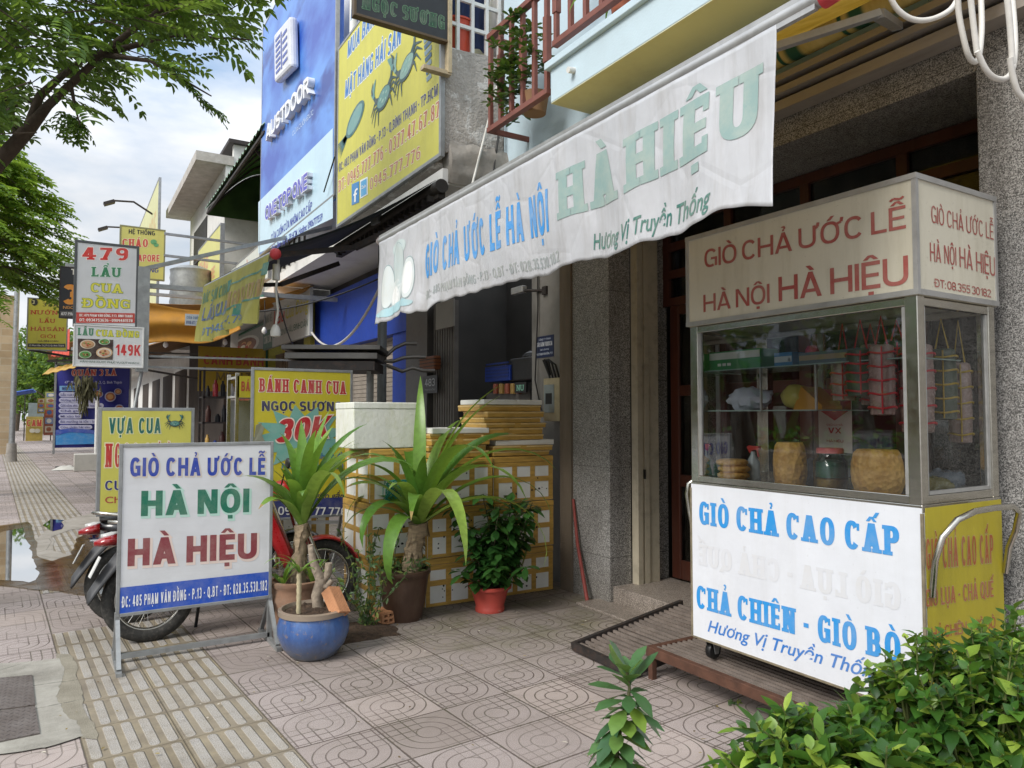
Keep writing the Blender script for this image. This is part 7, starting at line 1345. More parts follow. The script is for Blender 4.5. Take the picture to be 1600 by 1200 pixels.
while cnt < 1250:
    u, v = rnd(-160, 440), rnd(-190, 240); lo = under(u)
    if v > lo - 8: continue
    g_ = noise.noise(V((u / 55, v / 48, 2.2))) + .25 * noise.noise(V((u / 20, v / 20, 7)))
    edge = (lo - v) / 60
    if g_ < -.06 - .12 * min(edge, 1.2): continue
    if 30 < u < 110 and 105 < v < 190 and rnd(0, 1) < .7: continue
    near_ = min(((u - a_) ** 2 + (v - b_) ** 2) ** .5 for a_, b_ in ((0, 245), (20, 225), (42, 205), (60, 185), (75, 165), (100, 140), (125, 118), (145, 100), (62, 150), (80, 132), (95, 120), (120, 100))) < 24
    p = atD(u, v, rnd(6.4, 7.6) if near_ else rnd(4.9, 7.4)); d = (RGT * rnd(.1, 1) + FWD * rnd(-.7, .7) + V((0, 0, rnd(-.35, .15)))) if u > 60 else V((rnd(-1, 1), rnd(-1, 1), rnd(-.4, .1)))
    spray(lf, p - d.normalized() * .12, d, rnd(.26, .4), 7, rnd(.075, .105)); cnt += 1
    if cnt % 3 == 0: tw.tube([p - d.normalized() * .35 + V((0, 0, .03)), p], [.006, .003], 4)
for k in range(26):                                          # the long hanging twig ends
    s_ = k / 25; p = atD(262 + 72 * s_, 104 + 68 * s_, 5.3); spray(lf, p, RGT * .8 + V((rnd(-.3, .3), rnd(-.5, .5), -.5)), .12, 4, .05)
for k in range(20): s_ = k / 19; p = atD(100 + 30 * s_, 170 + 22 * s_, 5.8); spray(lf, p, V((rnd(-.6, .6), rnd(-.6, .6), -.5)), .16, 5, .055)
lf.build('crown', M['leaf_dark'], t); tw.build('twigs', MC['dark_bark'], t)
def layered_tree(label, x, y, top, wdt, seed, m, n=900, first=2.6, sc_=1., grp=None):
    random.seed(seed); t = thing('tree', label, 'tree', (x, y, 0), 0, grp); b = MB(); b.tube([(x, y, 0), (x + .05, y, first), (x, y + .1, top * .75), (x, y, top)], [.16 * sc_, .13 * sc_, .07 * sc_, .02], 10); lf = MB(); lay = 11
    for k in range(lay):
        z = first + (top - first) * (k + .4) / lay; rr = wdt * (1 - .55 * (k / lay) ** 1.6) * rnd(.85, 1.1)
        for j in range(6):
            a = j * 1.047 + k * .7 + rnd(-.3, .3); q = V((x + rr * math.cos(a), y + rr * math.sin(a), z - .35 + rnd(-.2, .2))); s0 = V((x, y, z + .15)); b.tube([s0, s0.lerp(q, .5) + V((0, 0, .2)), q], [.03 * sc_, .018 * sc_, .005], 5)
            for i in range(int(n / (lay * 6))):
                w_ = rnd(.3, 1.05); p = s0.lerp(q, w_) + V((0, 0, .2 * 4 * w_ * (1 - w_) if w_ < 1 else 0)) + V((rnd(-.3, .3), rnd(-.3, .3), rnd(-.1, .12))) * wdt * .35
                spray(lf, p, V((math.cos(a + rnd(-.7, .7)), math.sin(a + rnd(-.7, .7)), rnd(-.3, .1))), rnd(.3, .5) * sc_, 6, rnd(.12, .17) * sc_, hang=.25)
    b.build('trunk', M['bark'], t, smooth=60); lf.build('crown', m, t); return t
def round_tree(label, x, y, z0, top, r, seed, m, n=1500, lw=.3, grp=None):
    random.seed(seed); t = thing('tree', label, 'tree', (x, y, 0), 0, grp); b = MB(); b.tube([(x, y, 0), (x + .2, y, z0), (x, y, top * .8)], [.28, .22, .06], 9); lf = MB(); cl = []
    for i in range(16): a = rnd(0, 6.3); rr = r * rnd(.2, .8); z = rnd(z0 + .3, top - .5); k = 1 - .5 * abs((z - z0) / (top - z0) - .4); cl.append((V((x + rr * k * math.cos(a), y + rr * k * math.sin(a), z)), r * rnd(.28, .48))); b.tube([(x + .1, y, z0 * .9 + .1 * z), cl[-1][0]], [.08, .02], 5)
    for i in range(n):
        c, rr = random.choice(cl); p = c + rdir(.25) * rr * rnd(.55, 1.05)
        for k in range(3): leaf(lf, p + rdir() * lw, rdir(.1), rdir(.6), lw * rnd(.7, 1.2), lw * .45, droop=.3)
    b.build('trunk', M['bark'], t, smooth=60); lf.build('crown', m, t); return t
TP = atD(-60, 300, 14.)
layered_tree('light green street tree with feathery layered branches below the dark one', TP.x - .1, TP.y, 7.0, 1.95, 4, M['leaf_mid'], 1900, 4.0)
# ================================================================ FARTHER DOWN THE STREET
bk = thing('shophouse', 'hotpot shop house with a dark green barrel canopy over its upper floor', 'house', (4.2, 17, 0))
b = MB(); b.b2((4.6, 13.96, 3.8), (4.8, 20.5, 8.4)); b.b2((3.3, 13.96, 3.85), (4.6, 20.5, 4.0)); b.build('upper_wall', M['white'], bk)
b = MB()
for y in [14.2 + .45 * i for i in range(12)]: b.b2((4.54, y, 5.2), (4.59, y + .05, 7.2))
for z in (5.3, 5.75, 6.2, 6.65, 7.1): b.b2((4.545, 14.2, z), (4.585, 19.4, z + .05))
b.build('window_grille', M['iron'], bk); b = MB(); b.b2((4.585, 14.4, 5.3), (4.6, 19.3, 7.1)); b.build('window', mat('shaded_window', '8f9296', .3), bk)
b = MB(); b.b2((4.0, 13.96, 0), (4.3, 14.4, 3.8)); b.b2((4.0, 17.3, 0), (4.3, 17.8, 3.8)); b.build('pillar', mat('yellow_pillar', 'a59a3a', .6, 0, .15, 3, dirt=.4), bk); b = MB(); b.b2((5.4, 13.96, 0), (5.45, 20.5, 3.8)); b.b2((4.3, 20.4, 0), (5.4, 20.45, 3.8)); b.build('back_room', mat('brown_interior', '3a2f2a', .8, 0, .3, 2), bk)
b = MB()
for i in range(30): y = 14.45 + i * .094; b.b2((4.12 + (i % 2) * .03, y, .0), (4.15 + (i % 2) * .03, y + .07, 2.95))
b.build('folding_gate', mat('rusty_gate', '8a7a68', .7, .1, .3, 5, dirt=.6, dcol=(.2, .1, .05, 1), stretch=(1, 1, .15)), bk)
def greens():
    gg = G('green_canvas'); v = gg.n('ShaderNodeSeparateXYZ', {0: gg.co.outputs['Object']}); i, x = cell(gg, v.outputs[1], 0, .9); f = gg.noise(2, 5, .6)
    gg.set(Base_Color=gg.mix(linemask(gg, x, .05), gg.mix(gg.ramp(f, .3, .7), lin('2f4a24'), lin('4d6c38')), lin('20301a')), Roughness=.75); t = gg.n('ShaderNodeBsdfTranslucent', {0: lin('4f7030')}); ms = gg.n('ShaderNodeMixShader', {0: .35, 1: gg.b.outputs[0], 2: t.outputs[0]}); gg.put(gg.o.inputs[0], ms.outputs[0]); return gg.m
cp = thing('canopy', 'dark green barrel canopy over the upper window beyond the blue sign', 'canopy', (3.9, 17, 7)); b = MB(); XC, ZC = 3.1, 6.95
b.grid(lambda u, v: (XC + 1.5 * v, 13.98 + 6.5 * u, ZC + 1.25 * math.sin(v * math.pi / 2) - .06 * math.sin(u * 31) * (1 - v)), 50, 12); MC['green_canvas'] = greens(); b.build('canvas', MC['green_canvas'], cp, smooth=180, solid=.01)
b = MB()
for y in [13.98 + 1.08 * i for i in range(7)]: b.tube([(XC + 1.5 * v, y, ZC - .05 + 1.25 * math.sin(v * math.pi / 2)) for v in [j / 8 for j in range(9)]], .03, 6)
b.bar((XC, 13.98, ZC - .05), (XC, 20.48, ZC - .05), .05, .05); b.bar((3.2, 15.2, ZC), (4.6, 15.0, ZC - 1.6), .05, .05); b.build('ribs', M['iron'], cp)
b = MB(); n = 70; b.prism([(XC + 1.5 * v, 20.44, ZC - .02 + 1.25 * math.sin(v * math.pi / 2)) for v in [j / 10 for j in range(11)]] + [(XC + 1.5, 20.44, ZC - .1), (XC, 20.44, ZC - .1)], (0, .02, 0)); b.build('end_flap', MC['green_canvas'], cp, fixn=True); b = MB()
b.grid(lambda u, v: (XC - .06 + .35 * v, 13.98 + 6.5 * u, ZC + .06 + .42 * v + .03 * math.sin(u * n * 2)), 210, 2); b.build('corrugated_edge', mat('green_corrugated', '7f9a84', .6, .1, .15, 4, dirt=.4), cp)
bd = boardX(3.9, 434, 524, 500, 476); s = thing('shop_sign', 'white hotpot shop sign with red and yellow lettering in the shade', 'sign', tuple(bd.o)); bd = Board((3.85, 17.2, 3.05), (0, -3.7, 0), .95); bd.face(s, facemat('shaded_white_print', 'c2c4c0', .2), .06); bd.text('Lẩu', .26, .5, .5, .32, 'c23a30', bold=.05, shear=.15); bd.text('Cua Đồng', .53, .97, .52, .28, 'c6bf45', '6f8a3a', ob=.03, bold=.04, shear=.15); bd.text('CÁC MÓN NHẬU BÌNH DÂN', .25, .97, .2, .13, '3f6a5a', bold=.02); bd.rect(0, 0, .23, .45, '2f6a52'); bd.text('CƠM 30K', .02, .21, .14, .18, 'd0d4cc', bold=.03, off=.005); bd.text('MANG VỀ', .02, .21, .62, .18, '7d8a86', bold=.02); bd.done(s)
bd = Board((3.2, 17.6, 4.15), (0, -3.6, 0), .75); s = thing('shop_sign', 'long pale upper sign for hotpot beneath the green canopy', 'sign', tuple(bd.o)); bd.face(s, facemat('pale_sign_print', 'c5cbc4', .2), .06); bd.frame(s, M['galv'], .03, .07); bd.text('MĂNG CỤT', .04, .36, .25, .3, '7fa08a', bold=.03); bd.text('Lẩu', .4, .54, .25, .5, 'b9573c', bold=.05, slab=True); bd.text('Cua Đồng', .57, .96, .25, .42, 'c9b84a', bold=.05); bd.done(s)
bd = Board((3.0, 21.2, 4.4), (0, -3.3, 0), 1.6); s = thing('shop_sign', 'yellow porridge shop sign on the balcony past the green canopy', 'sign', tuple(bd.o)); bd.face(s, facemat('porridge_print', 'cbc77a', .2), .08); bd.frame(s, M['galv'], .04, .1); bd.text('CHÁO', .06, .5, .55, .22, 'c98a6a', bold=.05); bd.text('SINGAPORE', .08, .8, .3, .18, 'c98a6a', bold=.04); bd.text('VIỆT - SING', .2, .7, .08, .12, '5a6a9a', bold=.03, shear=.2); bd.done(s)
# food picture panels in green frames
t = thing('menu_board', 'tall green framed panel of four food photographs in the shade', 'menu board', (3.9, 13.3, 0)); X = 3.95; y0 = onX(415, 600, X).y; y1 = onX(352, 600, X).y; bd = Board((X, y1, .75), (0, y0 - y1, 0), 3.0); bd.face(t, mat('green_frame', '1f5a3c', .5), .04)
for i in range(4):
    z0, z1 = .02 + i * .245, .245 + i * .245; bd.rect(.06, z0, .94, z1, ('b8b6b0', 'a9a8a4', '9aa09c', '8f8f88')[i], .003); cy = (z0 + z1) / 2
    bd.disc(.5, cy, .36, .085, 'c9c6be', .005); bd.disc(.5, cy, .3, .068, ('7a6a5a', '8a3a2c', '6f3a2c', '7a4a34')[i], .007); random.seed(i)
    for k in range(12): a, r = rnd(0, 6.3), rnd(0, .8); bd.disc(.5 + .24 * r * math.cos(a), cy + .055 * r * math.sin(a), .06, .018, random.choice(('a8442e', '5f7a3a', 'c99a6a', '8f2f28', 'd8c8b0')), .009 + .001 * k, 8)
bd.done(t, 'photographs')
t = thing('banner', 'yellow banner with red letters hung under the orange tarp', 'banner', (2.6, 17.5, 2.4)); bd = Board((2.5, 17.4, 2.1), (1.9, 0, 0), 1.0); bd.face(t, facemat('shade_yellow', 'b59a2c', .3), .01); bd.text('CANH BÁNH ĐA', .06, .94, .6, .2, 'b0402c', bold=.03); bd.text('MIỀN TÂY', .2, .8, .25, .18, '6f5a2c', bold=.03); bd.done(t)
b = MB(); b.grid(lambda u, v: (1.1 + 2.8 * v, 13.42 + 5.2 * u, 3.42 + .55 * v - .2 * math.sin(math.pi * v) + .04 * math.sin(u * 18 + v * 3)), 40, 12); b.grid(lambda u, v: (1.1 + .03 * math.sin(u * 26 + v * 4), 13.42 + 5.2 * u, 3.42 - .4 * v), 40, 4)
b.grid(lambda u, v: (1.08 + 1.5 * u, 13.4 + .06 * math.sin(v * 9 + u * 2) - .1 * v, 3.44 - .08 * math.sin(u * 3.1) - (.72 - .3 * u) * v + .05 * math.sin(u * 7) * v), 40, 16); o = b.build('tarp', M['orange'], smooth=180, solid=.006, loc=(3., 15.8, 3.)); tag(o, 'sagging orange tarp awning in front of the hotpot shop', 'tarp')
bd = boardY(13.14, 289, 508, 314, 490); s = thing('notice', 'small white phone notice pinned beside the faded yellow valance', 'notice', tuple(bd.o)); bd.face(s, facemat('notice_sheet', 'b9c0c2', .1), .01); bd.text('0918.677.337', .08, .92, .12, .28, '3a4a7a', bold=.03); bd.text('CỬA CUỐN', .1, .9, .58, .22, '4a6a8a', bold=.02); bd.done(s)
b = MB(); zc_ = 3.4; p0 = V((2.15, 8.6, 3.2)); pts = [V((1.72, 7.1, 3.05)), V((1.7, 7.1, 2.75)), V((1.72, 7.09, 2.55)), V((1.7, 7.1, 2.4))]; t = thing('hanging_bulb', 'white bulb socket dangling on a cable under the yellow valance', 'bulb', tuple(pts[0])); b.tube(pts, .012, 6); b.tube([V((1.7, 7.1, 3.0)), V((1.7, 7.1, 2.85))], .035, 10); b.build('cable', M['cable'], t, smooth=60); b = MB(); b.lathe([(0, 0), (.045, .01), (.05, .05), (.035, .1), (.02, .12)], (1.7, 7.1, 2.3), 14); b.build('socket', M['cable'], t, smooth=60)
# white balcony house and the long yellow sign
wh = thing('white_house', 'white house with a deep open balcony beyond the green canopy', 'house', (4, 23.5, 0)); b = MB(); b.b2((3.6, 20.56, 0), (3.75, 27, 4.2)); b.build('ground_floor', mat('brown_opening', '3d332c', .8, 0, .3, 2), wh); b = MB(); b.b2((3.55, 20.55, 4.2), (3.75, 27, 8.5)); b.b2((3.75, 20.55, 0), (8, 20.75, 8.9)); b.b2((2.95, 20.8, 4.2), (3.55, 27, 4.4)); b.b2((2.95, 20.9, 4.4), (3.05, 27, 5.2)); b.build('wall', M['white'], wh); b = MB(); b.b2((2.8, 20.5, 8.3), (3.75, 27.2, 8.55)); b.build('roof_slab', M['oldwall'], wh); b = MB(); b.b2((3.6, 20.4, 8.9), (8, 27, 9.0)); b.build('roof', M['iron'], wh); b = MB(); b.b2((3.53, 21.0, 5.3), (3.56, 22.6, 6.6)); b.b2((3.53, 23.4, 4.5), (3.56, 26, 7.6)); b.build('window', mat('black_opening', '26221f', .6), wh)
b = MB()
for i in range(9): b.b2((2.98, 21.2 + i * .5, 5.2), (3.01, 21.23 + i * .5, 5.75))
b.b2((2.97, 20.9, 5.72), (3.02, 26, 5.76)); b.build('railing', M['iron'], wh); t = thing('water_tank', 'ribbed steel water tank on the balcony behind the steel frame', 'tank', (3.4, 19.6, 4.0)); b = MB(); b.lathe([(0, 0)] + [(.48 + .02 * (i % 2), .1 * i) for i in range(12)] + [(.3, 1.2), (0, 1.22)], (2.6, 19.4, 4.02), 24); b.build('tank_body', M['galv'], t, smooth=40)
bd = Board((2.5, 39.6, 5.2), (0, -13.0, 0), 4.2); s = thing('shop_sign', 'huge faded yellow sign running along the far house front', 'sign', tuple(bd.o)); bd.face(s, facemat('faded_yellow', 'cfcf9a', .3), .05); bd.frame(s, M['galv'], .08, .08); bd.text('CHÁO SINGAPORE', .05, .95, .55, .25, 'c9b478', bold=.05); bd.text('VIỆT - SING', .2, .8, .2, .18, 'b8b488', bold=.04); bd.done(s)
for i, (y, z) in enumerate(((28.5, 8.7), (33.5, 8.9))):
    t = thing('sign_lamp', ('nearer', 'farther')[i] + ' bent arm lamp leaning out over the huge yellow sign', 'lamp', (2.4, y, z), 0, 'lamps above the yellow sign'); b = MB(); b.tube([(2.5, y, z), (1.9, y, z + .35), (1.3, y, z + .3)], .035, 6); b.build('arm', M['iron'], t); b = MB(); b.box((1.15, y, z + .2), (.35, .3, .1), rot=Euler((0, R(-25), 0)).to_matrix()); b.build('lamp_head', M['iron'], t)
far = thing('shophouse', 'row of low cluttered eateries under tin awnings far down the street', 'house', (5, 34, 0)); b = MB(); b.b2((3.6, 27, 0), (9, 60, 4.6)); b.b2((2.7, 27, 3.8), (3.6, 60, 4.1)); b.build('wall', M['white'], far); b = MB()
for y in (27.5, 31.5, 36, 41, 47): b.b2((3.57, y, 0), (3.6, y + 3., 3.2))
b.each('shop_opening', mat('brown_opening', '3d332c', .8, 0, .3, 2), far)
def awn(name, lab, x0, x1, y0, y1, z0, z1, m, grp=None):
    b = MB(); b.grid(lambda u, v: (x0 + (x1 - x0) * v, y0 + (y1 - y0) * u, z0 + (z1 - z0) * v + .04 * math.sin(u * 40)), 60, 4); o = b.build(name, m, smooth=180, solid=.02, loc=((x0 + x1) / 2, (y0 + y1) / 2, z0)); return tag(o, lab, 'awning', grp)
awn('tin_awning', 'orange brown tin awning edge above the blue menu banner', -.6, 3.4, 30.5, 36.5, 3.9, 5.4, mat('orange_tin', 'a87a30', .6, 0, .2, 3, dirt=.4)); 
def quad_awning(name, label, px, d0, d1, m):
    q = [atD(u, v, d) for (u, v), d in zip(px, (d0, d0, d1, d1))]; b = MB(); b.grid(lambda u, v: q[0].lerp(q[1], u).lerp(q[3].lerp(q[2], u), v) + V((0, 0, .015 * math.sin(u * 25))), 30, 6); o = b.build(name, m, smooth=180, solid=.02, loc=tuple(q[0])); tag(o, label, 'awning')
quad_awning('cloth_awning', 'bright red cloth awning tilted beside the yellow grill sign', ((80, 557), (108, 556), (109, 514), (90, 522)), 24.5, 26.5, mat('red_cloth', 'b5402c', .7, 0, .2, 3)); quad_awning('tin_awning', 'yellow brown sheet awning sloping under the red cloth awning', ((66, 586), (118, 574), (124, 566), (78, 576)), 23., 26., mat('mustard_tin', 'b08a34', .6, 0, .2, 3, dirt=.4)); awn('tin_awning', 'long brown tin awning low over the farther eateries', 1.4, 3.6, 20.8, 29, 3.2, 4.0, mat('brown_tin', '7d5a34', .6, 0, .25, 3, dirt=.4)); awn('cloth_awning', 'blue and white tarp over the juice stall', -3.9, -1.5, 48, 53, 2.5, 3.0, mat('blue_cloth', '3a5cb0', .7, 0, .2, 2))
Y = 35.; bd = boardY(Y, 85, 697, 200, 572); bd.o.z = .25; bd.h = onY(100, 572, Y).z - .25; s = thing('menu_banner', 'large dark blue menu banner with white pills of text hanging across the pavement', 'banner', tuple(bd.o))
def bmnr(u, v): p = bd.at(u, v); return p + V((0, .06 * math.sin(u * 14 + v * 3) - .05 * math.sin(v * 9), 0))
b = MB(); b.grid(bmnr, 40, 20, mat('navy_print', '2c2f8a', .5, 0, .12, 1.2)); b.build('sheet', None, s, smooth=180); o_ = .13
bd.pp([(87, 695), (199, 692), (199, 676), (170, 679), (140, 674), (110, 672), (87, 677)], '3f8fd0', o_); bd.pp([(87, 680), (110, 675), (140, 677), (170, 682), (199, 679), (199, 672), (170, 676), (140, 671), (110, 669), (87, 672)], '3a58b4', o_ + .01)
bd.pt('QUÁN 3 LÁ', 112, 587.5, 181, 587, 578, 'b23a34', 'd8c8b8', bold=.04, slab=True, off=o_ + .02); bd.pt('477 Phạm Văn Đồng, P.13, Q. Bình Thạnh', 101, 599.5, 190, 599.5, 595.5, 'b8bce0', off=o_ + .02); bd.pp([(93, 611), (123, 611), (123, 603), (93, 603)], '7fb4e0', o_); bd.pt('MÓN CHÍNH', 97, 609.5, 120, 609.5, 604.5, '2c3a7a', bold=.02, off=o_ + .02)
for i, (a, c, y0, y1, tx) in enumerate(((92, 130, 613, 620.5, 'Lẩu cua đồng'), (92, 150, 622, 629, 'Nướng hải sản các loại'), (91.5, 162, 630, 637.5, 'Gỏi tôm thịt - gỏi bò bóp thấu'), (91.5, 129, 638.5, 645.5, 'Chả giò'), (91.5, 129, 647, 654, 'Mì xào bò'), (91.5, 193, 655, 662.5, 'Bò nướng lá lốt - bò cuộn mỡ chài'), (91.5, 144, 664, 671, 'Cơm chiên hải sản'))):
    f0, f1_ = bd.fr(a, y1), bd.fr(c, y0); bd.pill(f0[0], f0[1], f1_[0], f1_[1], 'c3c4de', o_ + .005); bd.pt(tx, a + 3, y1 - 2, c - 4, y1 - 2, y0 + 1.8, '4a4a8a', bold=.01, off=o_ + .02)
for u, v, rx, ry in ((152, 616, 9, 6), (172, 620, 9, 8), (186, 640, 8, 8), (184, 612, 6, 5)): dish(u, v, rx, ry, ('b8bccb', 'a85a34', 'b8763f')) if False else [bd.pp([(u + rx * k * math.cos(t), v + ry * k * math.sin(t)) for t in [2 * math.pi * j / 16 for j in range(16)]], c_, o_ + .01 * (q + 1)) for q, (k, c_) in enumerate(((1, '9a9cba'), (.8, '9c5632'), (.5, 'bf8a50')))]
bd.done(s); b = MB(); b.bar(bd.at(-.01, -.08), bd.at(-.01, 1.05), .08, .08); b.bar(bd.at(1.01, -.08), bd.at(1.01, 1.05), .08, .08); b.bar(bd.at(-.01, 1.03), bd.at(1.01, 1.03), .08, .08); b.build('frame', M['galv'], s)
t = thing('juice_stall', 'small yellow juice stall with red lettering at the end of the pavement', 'stall', tuple(onY(53, 677, 54.))); bd = boardY(54., 40, 677, 66, 651); b = MB(); b.b2((bd.o.x, 54.02, 0), (bd.o.x + bd.w, 55, bd.at(0, 1).z)); b.build('counter', mat('yellow_counter', 'b09a4a', .6, 0, .2, 3, dirt=.3), t); bd.text('CAM', .06, .94, .42, .4, 'b0342c', 'd8c878', bold=.06, slab=True); bd.disc(.4, .15, .18, .13, 'cfcbb8', .02); bd.disc(.7, .14, .18, .13, 'c2beaa', .03); bd.done(t); b = MB(); b.b2((bd.o.x + .1, 54.1, bd.at(0, 1).z), (bd.o.x + 1.1, 54.9, bd.at(0, 1).z + .85)); b.build('glass_case', mat('case_glass', '8a9694', .2), t); b = MB()
for x in (bd.o.x - .1, bd.o.x + 1.3): b.bar((x, 54.5, 0), (x, 54.5, 3.), .06, .06)
b.build('pole', M['iron'], t)
for i, (u0, u1, vb, vt, c, lab) in enumerate(((68, 84, 680, 636, '8a4a34', 'brown food trolley with photo panels beside the juice stall'), (58, 70, 646, 622, 'a08a3c', 'small orange sign box above the juice stall'), (70, 88, 640, 612, '9a9a5a', 'yellow and blue sign hanging above the food trolley'))):
    q = boardY(52. - i, u0, vb, u1, vt); t = thing(('food_trolley', 'sign_box', 'hanging_sign')[i], lab, ('trolley', 'sign', 'sign')[i], tuple(q.o)); q.face(t, mat('panel_' + c, c, .6, 0, .25, 2), .6 if i == 0 else .15, 'panel')
    for k in range(3): q.rect(.12, .1 + .3 * k, .88, .32 + .3 * k, ('b8a890', '6a7a9a', 'b05a3c')[(k + i) % 3], .01); q.disc(.5, .21 + .3 * k, .25, .08, ('8a4a2c', 'c9c0b0', '3a5a8a')[(k + i) % 3], .02)
    q.done(t, 'pictures')
# tiled pier and lamp pole at the left edge
ti = G('buff_tile'); br = ti.n('ShaderNodeTexBrick', {'Vector': ti.n('ShaderNodeMapping', {'Vector': ti.n('ShaderNodeCombineXYZ', {0: ti.n('ShaderNodeSeparateXYZ', {0: ti.co.outputs['Object']}).outputs[0], 1: ti.n('ShaderNodeSeparateXYZ', {0: ti.co.outputs['Object']}).outputs[2]}).outputs[0], 'Scale': (1, 1, 1)}).outputs[0], 'Color1': lin('b8a384'), 'Color2': lin('a58e6c'), 'Mortar': lin('b5a68c'), 'Scale': 1., 'Mortar Size': .02, 'Brick Width': .8, 'Row Height': .3}); ti.set(Base_Color=ti.mix(ti.math('MULTIPLY', ti.ramp(ti.noise(.9, 6, .7), .45, .7), .4), br.outputs[0], lin('6f5c44')), Roughness=.6)
a_ = onY(18, 600, 36.); b = MB(); b.b2((a_.x - 1.6, 36, .3), (a_.x, 37.4, onY(10, 461, 36.).z)); b.b2((a_.x - 1.8, 35.8, 0), (a_.x + .15, 37.6, .3)); o = b.build('tiled_pier', ti.m, loc=(a_.x - .8, 36.7, 0)); tag(o, 'tall buff tiled pier beside the pale lamp post', 'pier')
a_ = onY(21, 600, 30.); t = thing('lamp_post', 'pale steel lamp post rising beside the buff tiled pier', 'lamp post', (a_.x, 30, 0)); b = MB(); b.tube([(a_.x, 30, .6), (a_.x + .05, 30, 9.5)], [.09, .07], 12); b.build('pole', M['galv'], t, smooth=60); b = MB(); b.tube([(a_.x, 30, 0), (a_.x, 30, .62)], [.17, .14], 12); b.build('base', M['concrete'], t, smooth=60); b = MB(); b.tube([(a_.x + .05, 30, 9.5), (a_.x - 1.5, 30, 10.3)], .06, 8); b.box((a_.x - 1.9, 30, 10.4), (.9, .3, .12)); b.build('lamp_head', M['galv'], t)
b = MB(); a_ = onZ(115, 737); b.b2((a_.x, a_.y, 0), (a_.x + 1.5, a_.y + .5, .48)); o = b.build('concrete_block', mat('white_block', 'b9b6ad', .85, 0, .12, 2, dirt=.25), bevel=.02, loc=(a_.x + .7, a_.y + .25, 0)); tag(o, 'low whitewashed concrete block on the pavement ahead', 'block')
b = MB(); a_ = onZ(150, 712); b.tube([(a_.x, a_.y, 0), (a_.x, a_.y, 2.3)], .07, 10); o = b.build('post', M['whitepaint'], smooth=60, loc=tuple(a_)); tag(o, 'weathered white post standing behind the concrete block', 'post')
b = MB(); a_ = onZ(97, 735); b.grid(lambda u, v: (a_.x - .25 + .7 * u, a_.y - .15 + .4 * v, .015 + .1 * math.sin(math.pi * u) * math.sin(math.pi * v) * (1 + noise.noise(V((u * 5, v * 5, 0))))), 12, 10); o = b.build('plastic_sheet', MC['white_block'], smooth=180, loc=tuple(a_)); tag(o, 'crumpled pale sheet lying by the concrete block', 'litter')
b = MB(); a_ = onZ(86, 733); b.b2((a_.x, a_.y + .25, .005), (a_.x + .75, a_.y + .9, .03)); o = b.build('drain_cover', M['iron'], loc=tuple(a_)); tag(o, 'dark drain cover behind the crumpled pale sheet', 'drain cover')
t = thing('shelf_rack', 'dim metal rack of bottles and packets under the orange tarp', 'rack', (3.2, 15.5, 0)); b = MB()
for x in (2.3, 3.7):
    for y in (15.2, 15.7): b.b2((x - .02, y - .02, 0), (x + .02, y + .02, 2.5))
for z in (.4, .9, 1.4, 1.9, 2.45): b.b2((2.28, 15.18, z), (3.72, 15.72, z + .03))
b.build('frame', M['iron'], t); random.seed(12); b = MB()
for z in (.43, .93, 1.43, 1.93):
    x = 2.4
    while x < 3.6: r = rnd(.03, .06); h_ = rnd(.12, .34); b.lathe([(0, 0), (r, 0), (r, h_ * .7), (r * .5, h_ * .85), (r * .5, h_), (0, h_)], (x, 15.3 + rnd(0, .1), z), 10, M[random.choice(('red', 'whitepaint', 'wood', 'tape', 'black', 'blue'))]); x += r * 2 + rnd(.01, .09)
b.build('bottles', None, t, smooth=50)
for i, (x, y, z, lab) in enumerate(((1.5, 14.2, 2.75, 'bare bulb hanging under the orange tarp beside the steel gantry'), (2.6, 14.8, 2.9, 'bare bulb hanging under the orange tarp near the rack'), (2.9, 12.9, 2.95, 'white bulb hanging by the menu board of food photographs'))):
    t = thing('hanging_bulb', lab, 'bulb', (x, y, z)); b = MB(); b.tube([(x, y, z + .6), (x + .01, y, z + .12)], .008, 5); b.build('cable', M['wire'], t); b = MB(); b.lathe([(0, 0), (.04, .03), (.045, .07), (.02, .12), (0, .13)], (x, y, z), 12); b.build('socket', M['cable'], t, smooth=60)
t = thing('plastic_table', 'grey plastic table stacked with red stools in the shaded eatery', 'table', (2.2, 19.5, 0)); b = MB(); b.b2((1.7, 19.2, .7), (2.7, 19.9, .74)); b.build('table_top', M['alu'], t)
for x in (1.75, 2.65):
    for y in (19.25, 19.85): b = MB(); b.bar((x, y, 0), (x, y, .7), .05, .05); b.build('leg', M['alu'], t)
for k in range(4):
    t = thing('plastic_stool', f'red plastic stool, {("lowest", "second", "third", "topmost")[k]} of the pile on the grey table', 'stool', (2.2, 19.5, .74 + k * .12), 0, 'red stools piled in the shaded eatery'); z = .74 + k * .12; b = MB(); b.b2((2.05, 19.35, z + .38), (2.35, 19.65, z + .41)); b.build('seat', M['red'], t)
    for x in (2.06, 2.34):
        for y in (19.36, 19.64): b = MB(); b.bar((x + (x - 2.2) * .15, y + (y - 19.5) * .15, z), (x, y, z + .38), .03, .03); b.build('leg', M['red'], t)
random.seed(55); b = MB()
for i in range(150):
    p = onZ(rnd(60, 1150), rnd(900, 1190)) if i < 90 else V((rnd(1.1, 3.6), rnd(4.4, 5.4), 0)); leaf(b, (p.x, p.y, .012 + rnd(0, .008)), (rnd(-1, 1), rnd(-1, 1), rnd(0, .15)), (rnd(-.3, .3), rnd(-.3, .3), 1), rnd(.008, .035), rnd(.005, .014), mat('litter_' + str(i % 4), ('7a6a3c', '8f7f4c', 'b8b0a0', '5a4a30')[i % 4], .8), droop=.1)
o = b.build('leaf_litter', None, loc=(1.5, 3.5, 0)); tag(o, 'dry leaf bits and crumbs scattered over the paving', 'litter', kind='stuff')
